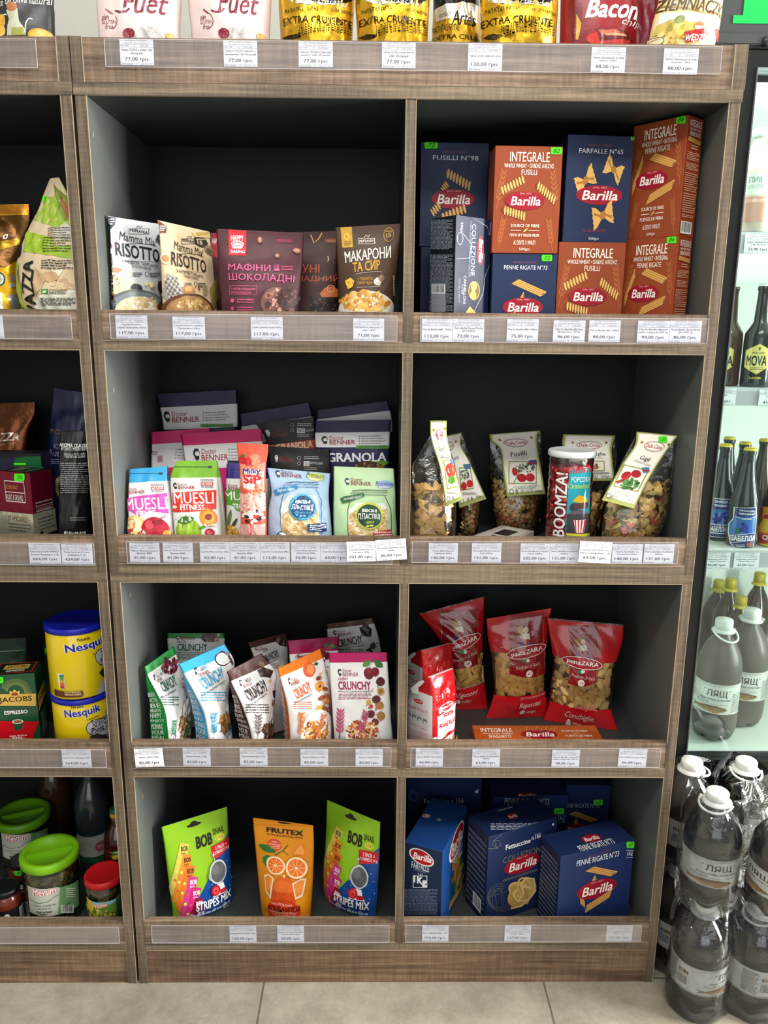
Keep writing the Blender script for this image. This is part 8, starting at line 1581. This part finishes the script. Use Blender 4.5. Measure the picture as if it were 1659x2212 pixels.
# bottom: dark PET bottles with gold caps and two big fish label bottles
cR = (1440, 1260, 5.530); QR = lambda x, y: (1440+x/5.53, 1260+y/5.53)
def petcap(ax, z, r, c, t, hh=.020, ring=True):
    q = Pack(M_PLASTIC); lathe(q, ax[:2], z, [(0, r), (hh*.85, r), (hh, r*.9)], c, 30); q.emit('cap', t)
def bigbottle(ax, z0, R, H, lab, bodymat, bodycol, capc, label, name='soda_bottle', handle=None, lbc=None, cr_=None, hang=0.0, foot=True, group=None, cov=.5):
    t = thing(name, (ax[0], ax[1], z0), lab, 'bottle', group)
    prof = [(0, R*.55), (.004, R*.72), (.012, R*.84), (.030, R*.97), (.05, R), (H*.26, R), (H*.27, R*.985), (H*.52, R*.985), (H*.53, R), (H*.62, R*.99), (H*.70, R*.93), (H*.78, R*.76), (H*.84, R*.56), (H*.88, R*.38), (H*.90, R*.33), (H*.965, R*.33)]
    p = Pack(bodymat, crop=cr_, step=.00005); seg = 40
    d = CAM[:2]-ax[:2]; d /= np.linalg.norm(d); rt = np.array([-d[1], d[0]]); V = []; Fc = []
    for z, r in prof:
        for i in range(seg):
            th = 2*math.pi*i/seg; k = 1+(.10*math.cos(5*th)-.06)*max(0, 1-z/.045) if foot else 1; zz = z+(max(0, -.9*math.cos(5*th))*.012*max(0, 1-z/.02) if foot else 0); q_ = ax[:2]+rt*(r*k*math.sin(th))+d*(r*k*math.cos(th)); V.append((q_[0], q_[1], z0+zz))
    for j in range(len(prof)-1):
        for i in range(seg): i2 = (i+1) % seg; Fc.append((j*seg+i, j*seg+i2, (j+1)*seg+i2, (j+1)*seg+i))
    Fc.append(tuple(range(seg))[::-1]); p.raw(V, None, Fc, h(bodycol)); p.emit('bottle_body', t)
    petcap(ax, z0+H*.935, R*.40, capc, t, H*.08)
    q = Pack(M_PLASTIC); lathe(q, ax[:2], z0+H*.915, [(0, R*.52), (.003, R*.52), (.009, R*.38)], capc if capc != 'a89a2c' else 'b8a83a', 28); o = q.emit('neck_ring', t)
    if handle is not None:
        pts = []; n = 15; w = R*.56; ln = R*.72
        for i in range(n): a = -math.pi*.5+2*math.pi*i/(n-1)*.5+math.pi*0; pts.append((w*math.cos(math.pi*i/(n-1)), ln*math.sin(math.pi*i/(n-1))**.8))
        cu = bpy.data.curves.new('carry_handle', 'CURVE'); cu.dimensions = '3D'; cu.bevel_depth = .0028; cu.bevel_resolution = 2; sp = cu.splines.new('POLY'); sp.points.add(n-1); ca, sa = math.cos(handle), math.sin(handle)
        for i, (x, y) in enumerate(pts): sp.points[i].co = (x*ca-y*sa, x*sa+y*ca, H*.918-hang*y*.55+.002, 1)
        ho = bpy.data.objects.new('carry_handle', cu); COL.objects.link(ho); dg = bpy.context.evaluated_depsgraph_get(); dg.update(); me = bpy.data.meshes.new_from_object(ho.evaluated_get(dg)); bpy.data.objects.remove(ho); bpy.data.curves.remove(cu)
        me.materials.clear(); me.materials.append(M_WHITE if capc != 'a89a2c' else M_OLIVE); ho = bpy.data.objects.new('carry_handle', me); COL.objects.link(ho); ho.parent = t
    if label:
        cy = Pack(M_GLOSS, crop=cr_); lathe(cy, ax[:2], z0, [(H*.27, R*.990), (H*.52, R*.990)], 'ffffff', 6); lb = Pack(M_PAPER if bodymat is M_SODA else M_GLOSS, crop=cr_, step=.00012, Lmax=.004); lb.surfs = cy.surfs; lb.f = cy.f; lb.off0 = .0002; lb.unit = True
        lb.R(1, 0, 99, 100, 'dcddd8'); label(lb); lb.unit = False; lb.emit('label', t)
    return t
M_OLIVE = plain('olive_plastic', h('a89c3a'), .4, .5, nscale=40, namt=.05)
def fish(rot):
    def f(lb):
        X = lambda a: a+rot
        lb.words(X(34), 2, X(68), 10, 2, 'a4a6a0', 2).T('ЛЯЩ', X(44), 20, X(59), 46, '3a3a38', bold=.02).R(X(42), 20, X(43), 23, '3a3a38').R(X(60), 20, X(61), 23, '3a3a38').T('Душа співає, коли пиво', X(39), 49, X(62), 57, '3a3a38', bold=.02).T('Міцн. (3,6 Ø)', X(36), 60, X(46), 66, '4a4a48').L([(X(35), 70), (X(35), 68), (X(60), 68)], .7, '5a5a58')
        lb.P([(X(31), 78), (X(37), 82), (X(44), 74), (X(52), 73), (X(58), 80), (X(60.5), 86), (X(57), 93), (X(50), 97), (X(43), 95), (X(37), 88), (X(32), 93), (X(34), 85)], '9a7a5a').P([(X(38), 86), (X(46), 90), (X(56), 92), (X(50), 96), (X(43), 94.5)], 'c09a6a').P([(X(38), 82), (X(45), 75.5), (X(52), 75), (X(56), 80), (X(46), 80)], '6a5446').P([(X(50), 94), (X(54), 92), (X(53), 100), (X(49), 100)], 'b8823a').E(X(57), 81, X(58.4), 85, '2a2420').L([(X(54.5), 78), (X(56), 85), (X(54), 92)], .5, '5a4030')
        lb.words(X(63), 30, X(72), 96, 12, '6a6c68', 3, fill=.4).bars(X(20), 46, X(27), 86).words(X(10), 10, X(19), 92, 14, '7a7c78', 4, fill=.4).words(X(76), 10, X(90), 92, 14, '7a7c78', 6, fill=.4)
        for k, c in enumerate(('6a8aa8', 'c8903a', '4a4a48', 'a85a3a')): lb.R(X(21+k*1.6), 26, X(22.2+k*1.6), 38, c)
        lb.box(X(-14), 44, X(-6), 80, .8, '5a5878').words(X(-13), 48, X(-7), 58, 2, '5a5878', 3)
        lb.R(1, 97.5, 99, 100, 'e4e4de').R(1, 0, 99, 2, 'dcdcd6')
    return f
ax1 = at(*QR(580, 1500), YF+.13); ax2 = at(*QR(1010, 1400), YF+.19)
f1 = atz(*QR(540, 1900), zfl)
HB = .325; RB = .056
for (qx, qy), yb, lab, rt_, hd in (((575, 1500), 1900, 'big smoky bottle with a fish label in the fridge, beside the door frame', -1, .25), ((1010, 1420), 1840, 'big smoky bottle with a fish label in the fridge, nearer the right edge', 1, 2.7)):
    P0 = atz(*QR(qx-10, yb), zfl+.002); ax = np.array([at(*QR(qx, qy), P0[1]+RB*.75)[0], max(P0[1]+RB*.75, YF+.080)+(.0 if hd < 1 else .05), zfl])
    bigbottle(ax, zfl+.001, RB, HB, lab, M_PLASTIC, '57524e', 'dfe4e0', fish(rt_), 'beer_jug', handle=hd+math.pi, cr_=cR, hang=.9 if hd < 1 else .1)
for (qx, qy), Y, H_, lab, col in (((735, 300), .47, .35, 'dark brown bottle with a gold cap, taller of the pair left in the fridge', '2c1a16'), ((865, 420), .388, .325, 'dark brown bottle with a gold cap behind the two fish label bottles', '2c1a16'), ((1075, 250), .50, .36, 'dark brown bottle with a gold cap at the back right of the fridge', '342420'), ((585, 380), .552, .32, 'dark bottle with a gold cap and carry handle, deep beside the door frame', '241a16')):
    ax = at(*QR(qx, qy), YF+Y); bigbottle(np.array([ax[0], ax[1], zfl]), zfl+.001, .041, H_, lab, M_GLOSS, col, 'a89a2c', None, 'soda_bottle', handle=2.8 if H_ == .32 else None, cr_=cR)
# ------------------------------------------------------------------ shrink wrapped bottles stacked on the floor
crop(*CS)
RS, HS = .060, .260
gx, gy = 1.279, -.053
names = {}
def place(ix, iy, lv, x, y, lab, rot, hd, tilt=0):
    t = bigbottle(np.array([x, y, 0.0]), .0008+lv*(HS*1.02+.0015), RS, HS, lab, M_SODA, '15100d', 'dcdcd8', fish(rot), 'soda_bottle', handle=hd, cr_=CS, hang=.3)
    return t
DX, DY = .1242, .1252
AXS = [(gx, gy), (gx+DX, gy-.004), (gx-.004, gy+DY), (gx+DX, gy+DY), (gx+2*DX, gy+.012), (gx+2*DX-.02, gy+DY+.012)]
LABS0 = ['front floor bottle of the lower pack, its barcode facing out', 'right front floor bottle of the lower pack, with a red mark', 'rear left floor bottle squeezed against the shelf', 'rear middle floor bottle hidden in the lower pack', 'floor bottle of the lower pack cut by the right edge', 'rear floor bottle of the lower pack at the right edge']
ROT0 = [18, 34, 20, 10, 10, 4]
for k in range(4): place(0, 0, 0, *AXS[k], LABS0[k], ROT0[k], 2.2 if k % 2 else -.6)
AX1 = [(gx+.002, gy+.008), (gx+DX+.010, gy-.012), (gx-.004, gy+DY+.0075), (gx+DX-.002, gy+DY+.008)]
LABS1 = ['upper pack bottle in front, its fish label facing out', 'tilted dark bottle of the upper pack by the right edge', 'upper pack bottle behind, close against the shelf side', 'upper pack bottle at the back under the fridge door']
for k in range(4):
    t = place(0, 0, 1, *AX1[k], LABS1[k], [4, -12, 22, 8][k], [2.4, .2, -1.2, 2.9][k])
    if k == 1: t.rotation_euler = (math.radians(9), math.radians(-3), 0); t.location.z += .004; t.location.y -= .006
def wrap(axs, z0, lab, seed, H):
    """the film: a skin pulled tight round each group of bottles, sagging between shoulders"""
    pts = np.array(axs); c = pts.mean(0); n = 96; ring = []
    for i in range(n):
        t = 2*math.pi*i/n; d = np.array([math.cos(t), math.sin(t)]); r = max(float((q-c) @ d+math.sqrt(max(1e-9, RS**2-((q-c) @ np.array([-d[1], d[0]]))**2))) if abs((q-c) @ np.array([-d[1], d[0]])) < RS else -1 for q in pts); ring.append((d, r))
    rr = np.array([r for _, r in ring])
    for _ in range(4): rr = np.maximum(rr, (np.roll(rr, 1)+np.roll(rr, -1))/2)
    rnd = random.Random(seed); ph = [rnd.uniform(0, 6.28) for _ in range(8)]
    V = []; F = []; lev = np.linspace(0, 1, 34)
    for j, v in enumerate(lev):
        z = z0+.002+H*v
        for i in range(n):
            d, _ = ring[i]; t = 2*math.pi*i/n
            s = -.004*max(0, 1-v/.05)-.038*max(0, (v-.66)/.34)**1.7
            w = .0016*(math.sin(9*t+ph[0]+v*6)+math.sin(17*t+ph[1]-v*9)+math.sin(31*t+ph[2]+v*14))*(.4+v)
            V.append((c[0]+d[0]*(rr[i]+s+w*.6+.0088), c[1]+d[1]*(rr[i]+s+w*.6+.0088), z+.006*math.sin(5*t+ph[3])*v))
    for j in range(len(lev)-1):
        for i in range(n): i2 = (i+1) % n; F.append((j*n+i, j*n+i2, (j+1)*n+i2, (j+1)*n+i))
    o = mesh_obj('shrink_film', V, F, M_SHRINK, None, None, True, loc=(c[0], c[1], z0)); return tag(o, lab, 'shrink film')
wrap(AXS[:4], .0, 'clear shrink film round the lower pack of bottles on the floor', 3, HS*.97)
wrap(AX1+[(AX1[1][0]-.014, AX1[1][1]-.044)], HS*1.02+.001, 'clear crinkled shrink film round the upper pack of bottles', 4, HS*1.0)
# ------------------------------------------------------------------ paper price tags
NM = ('first', 'second', 'third', 'fourth', 'fifth', 'sixth', 'seventh', 'eighth', 'ninth')
def ptag(x0, y0, x1, y1, l1, l2, price, Y, lab, rot=0, date='11.06.2024', code='9 802', grp=None):
    a, b, c = at(x0, y0, Y), at(x1, y0, Y), at(x0, y1, Y); cx = at((x0+x1)/2, (y0+y1)/2, Y); W = (b[0]-a[0]); H = a[2]-c[2]
    p = Pack(M_PAPER, step=.00004, Lmax=9, smooth=False, crop=(0, 0, 1)); p.off0 = .00012
    cr_, sr_ = math.cos(math.radians(rot)), math.sin(math.radians(rot)); xv = np.array([cr_, 0, sr_]); zv = np.array([-sr_, 0, cr_]); O = cx-xv*W/2-zv*H/2
    p.surfs['F'] = Surf(lambda u, v: O+xv*(np.asarray(u)*W)[..., None]+zv*(np.asarray(v)*H)[..., None], W, H); p.f = p.surfs['F']
    yv = np.array([0, .0003, 0]); V = [O, O+xv*W, O+xv*W+yv, O+yv, O+zv*H, O+xv*W+zv*H, O+xv*W+zv*H+yv, O+zv*H+yv]; p.raw(V, None, BF, h('e6e8ee'))
    p.unit = True; k = '4a4c52'
    p.T('ФО-П Бучина Ганна Юріївна', 17, 1.5, 83, 8, k).T('с. Обуховка, вул.Центральна, 71', 9, 11, 91, 18, k).R(0, 20, 100, 21, '7a7c82').R(0, 30, 100, 31, '7a7c82').R(45, 20, 46, 31, '7a7c82').T('Код: '+code, 3, 22.5, 26, 28, k).T(date, 60, 22.5, 86, 28, k)
    def fit(t, y, hh): w = min(92, len(t)*4.3+4); p.T(t, 50-w/2, y, 50+w/2, y+hh, '2a2c32', bold=.012)
    if l2: fit(l1, 36, 9.5); fit(l2, 49, 9.5)
    else: fit(l1, 42, 10)
    w = 72 if len(price) < 6 else 80
    p.T(price+' грн.', 50-w/2, 69, 50+w/2, 87, '16181c', bold=.012).R(0, 91.5, 100, 92.3, '7a7c82').T('4820123456789', 3, 94, 36, 98.5, '6a6c72').R(48, 92, 49, 100, '7a7c82').T('ціна за 1 шт', 60, 94, 94, 98.5, '6a6c72'); p.unit = False
    o = put(p, 'price_tag', lab, 'price tag', grp); return o
RAILS = [
 ('on the top rail', -.0030, [(259, 85, 332, 141, 'Чипси TOTAS з сіллю 130г', 'Испания', '77,00'), (483, 88, 556, 144, 'Чипси TOTAS Цибуля з', 'карамеллю 130г Испания', '77,00'), (645, 90, 719, 145, 'Чипси TOTAS Сільский', 'рецепт 130г Испания', '77,00'), (825, 91, 898, 147, 'Чипси TOTAS супер хрусткі', '130г Испания', '77,00'), (1011, 94, 1085, 153, 'Чипси CHIO  БЕКОН 150гр', '', '120,00'), (1277, 102, 1351, 157, 'Чипси Ziemniaczki зі смак', 'бекон 130гр', '88,00'), (1433, 105, 1508, 161, 'Чипси Ziemniaczki зі смак', 'шашлик 130гр', '88,00')]),
 ('under the risotto pouches', -.0010, [(250, 681, 319, 731, 'Суміш Різотто', 'трюф.Пріправка 160гр', '117,00'), (373, 684, 443, 732, 'Суміш Різотто грибна', 'Пріправка 170гр', '117,00'), (542, 685, 611, 733, 'Суміш д/випік Брауні 300гр', '', '117,00'), (763, 688, 830, 736, 'PRIPRAVKA макарони та', 'сир. 150г', '71,00')]),
 ('under the stacked pasta boxes', -.0010, [(911, 689, 978, 738, 'Паста Barilla #88  250гр', '', '113,00'), (978.5, 689, 1046, 738, 'Паста Barilla Пенне Рігатте', '#73 500гр', '72,00'), (1095, 689, 1163, 738, 'Паста Barilla #98  500гр', '', '75,00'), (1195, 692, 1264, 739, 'Паста Barilla Яєчна', 'Форфаліне  275гр', '96,00'), (1272, 692, 1340, 739, 'Паста Barilla #65  500гр', '', '84,00'), (1377, 693, 1446, 740, 'Паста Barilla Фузілі', 'цільнозернові 500 гр', '99,00'), (1446.5, 693, 1515, 740, 'Паста Barilla Пенне Рігате', 'ц/з 500 гр', '86,00')]),
 ('under the muesli bags', -.0010, [(280, 1172, 345, 1215, 'Мюслі Фітнесі Doctor', 'Benner 400г', '81,00'), (352, 1172, 417, 1215, 'Мюслі Тропічні Doctor', 'Benner 400г', '81,00'), (432, 1172, 496.5, 1215, 'Гранола Мед та кокос 300р', '', '82,00'), (497, 1172, 562, 1215, 'Мюслі Фруктовії Doctor', 'Benner 400г', '81,00'), (562.5, 1172, 626, 1215, 'Гранола Полуниця 380р', '', '112,00'), (629, 1172, 692.5, 1215, 'Пластівці вівсяні', 'цільнозер 400р', '36,00'), (693, 1172, 757, 1215, 'Гранола Шоколад 110р', '', '60,00'), (749, 1170, 812, 1213, 'Гранола Шоколад та', 'мигдаль 300р', '102,00'), (812, 1165, 878, 1210, 'Пластівці вівсяні ніжні', '400р', '36,00')]),
 ('under the clear pasta bags', -.0010, [(926, 1173, 989, 1215, 'Паста ДаллаКоста', 'Фарфалє 500гр', '140,00'), (1019, 1173, 1083, 1215, 'Паста ДаллаКоста Спагетті', 'кол 500гр', '131,00'), (1124, 1174, 1187.5, 1216, 'Паста ДаллаКоста Спагетті', 'чорні 500гр', '203,00'), (1188, 1174, 1250, 1216, 'Паста ДаллаКоста Фузіллі', '500гр', '131,00'), (1251, 1170, 1321, 1216, 'Попкорн BOOMZA туба', 'Манго з апельсином " 170', '69,00'), (1322, 1175, 1388, 1217, 'Паста ДаллаКоста', 'Кончиоле 500гр', '140,00'), (1391, 1175, 1456, 1217, 'Паста ДаллаКоста Джилі', '500гр', '131,00')]),
 ('under the crunchy bags', -.0010, [(291, 1617, 353, 1657, 'Кранч Натс 375р', '', '82,00'), (395, 1616, 455, 1655, 'Кранч Кокос 375р', '', '82,00'), (518, 1616, 578, 1655, 'Кранч Шоколад 375р', '', '82,00'), (649, 1618, 709, 1656, 'Кранч Абрикос 375р', '', '83,00'), (768, 1618, 827, 1657, 'Кранч Черрі 375р', '', '82,00')]),
 ('under the red pasta bags', -.0010, [(898, 1617, 957, 1656, "Паста ZARA Пір'я 500гр", '', '66,00'), (1020, 1618, 1080, 1657, 'Паста ZARA Рігатоні №43', '500гр', '63,00'), (1192, 1620, 1252, 1658, 'Паста Barilla спагетті', 'цільнозернові 500 гр', '98,00'), (1336, 1618, 1397, 1657, 'Паста ZARA Конкілье 500гр', '', '66,00')]),
 ('under the fruit snack pouches', -.0010, [(496, 1999.5, 554, 2036, 'Цукерки Біг Боб МІКС 98гр', '', '120,00'), (599, 1999, 657, 2036, 'Фруктові чипси FRUTEX', 'Апельчипси 40гр', '69,00')]),
 ('under the large blue boxes', -.0010, [(912, 1999, 969, 2034, 'Паста Barilla #65  1кг', '', '154,00'), (1090, 1999, 1147, 2034, 'Паста Barilla Феттучіне', '#166  500гр', '127,00'), (1310, 1998, 1366, 2034, 'Паста Barilla Пенне Рігате', '#73  1 кг', '147,00')]),
 ('under the black coffee bag', -.0010, [(63, 1174, 131, 1218, 'Кава зернова MOVENPICK', 'Crema Autentico 1 кг', '664,00'), (133, 1175, 200, 1219, 'Кава зернова Aroma', 'Classico 1 кг', '424,00')]),
 ('under the cocoa tins', -.0010, [(134, 1619, 197, 1658, 'Какао м/б Nesquik 700г', '', '364,00')]),
]
for where, Y, L_ in RAILS:
    for i, (x0, y0, x1, y1, l1, l2, pr) in enumerate(L_):
        n_ = '' if len(L_) == 1 else NM[i]+' of %d ' % len(L_)
        rot, YY = 0, Y
        if pr == '36,00' and i == 8: rot, YY = 4, -.0075
        if pr == '102,00': rot, YY = 1.5, -.0068
        if 'BOOMZA' in l1: rot, YY = -2, -.0068
        if 'Натс' in l1: rot, YY = 2.5, -.0068
        if 'Конкілье' in l1: rot = -1.5
        ptag(x0, y0, x1, y1, l1, l2, pr, YY, '%sprice tag from the left reading %s, %s' % (NM[i]+' ' if n_ else '', pr, where), rot, '20.07.2024' if Y < -.002 else '11.06.2024', grp='paper price tags')
ptag(-62, 681, 7.5, 730, 'Кава зернова', '1 кг', '520,00', -.0010, 'price tag cut by the left edge under the yellow foil coffee bag', grp='paper price tags')
YT = YS-.0006
for x0, y0, x1, y1, l1, l2, pr, lab in ((1608, 505, 1668, 549, 'Пиво "Опілля Біле"', 'Світле 0,5л', '33,90', 'price tag reading 33,90 on the top fridge rail'), (1522, 838, 1590, 875, 'Пиво MOVA', 'Мюнх', '45,00', 'price tag on the middle fridge rail, cut by the door frame'), (1639, 842, 1705, 878, 'Пиво світле', 'Лагер', '45,00', 'price tag reading 45 on the middle fridge rail at the right edge'), (1521, 1194, 1577, 1229, 'Лимонад скло 0,5л', 'Черкас.Лимонад', '42,00', 'price tag reading 42,00 on the lower fridge rail, cut by the door frame'), (1585, 1194, 1640, 1229, 'Ізабелла скло 0,5л', 'Черкас.Лимонад', '42,00', 'price tag reading 42,00 under the whole blue lemonade label')):
    ptag(x0, y0, x1, y1, l1, l2, pr, YT, lab, grp='fridge price tags')
for x0, y0, x1, y1, pr, lab in ((1470, 1622, 1526, 1645, '64,10', 'bottom fridge price tag beside the black door frame'), (1543, 1622, 1602, 1645, '68,20', 'middle one of the bottom fridge price tags'), (1606, 1623, 1668, 1645, '71,20', 'price tag reading 71,20 at the bottom of the fridge')):
    ptag(x0, y0, x1, y1, 'Пиво "Лящ"', '2,5л', pr, YF+.0540, lab, grp='fridge price tags')
bpy.data.objects.remove(_fo); bpy.data.curves.remove(_fc)
for m in list(bpy.data.meshes):
    if m.users == 0: bpy.data.meshes.remove(m)
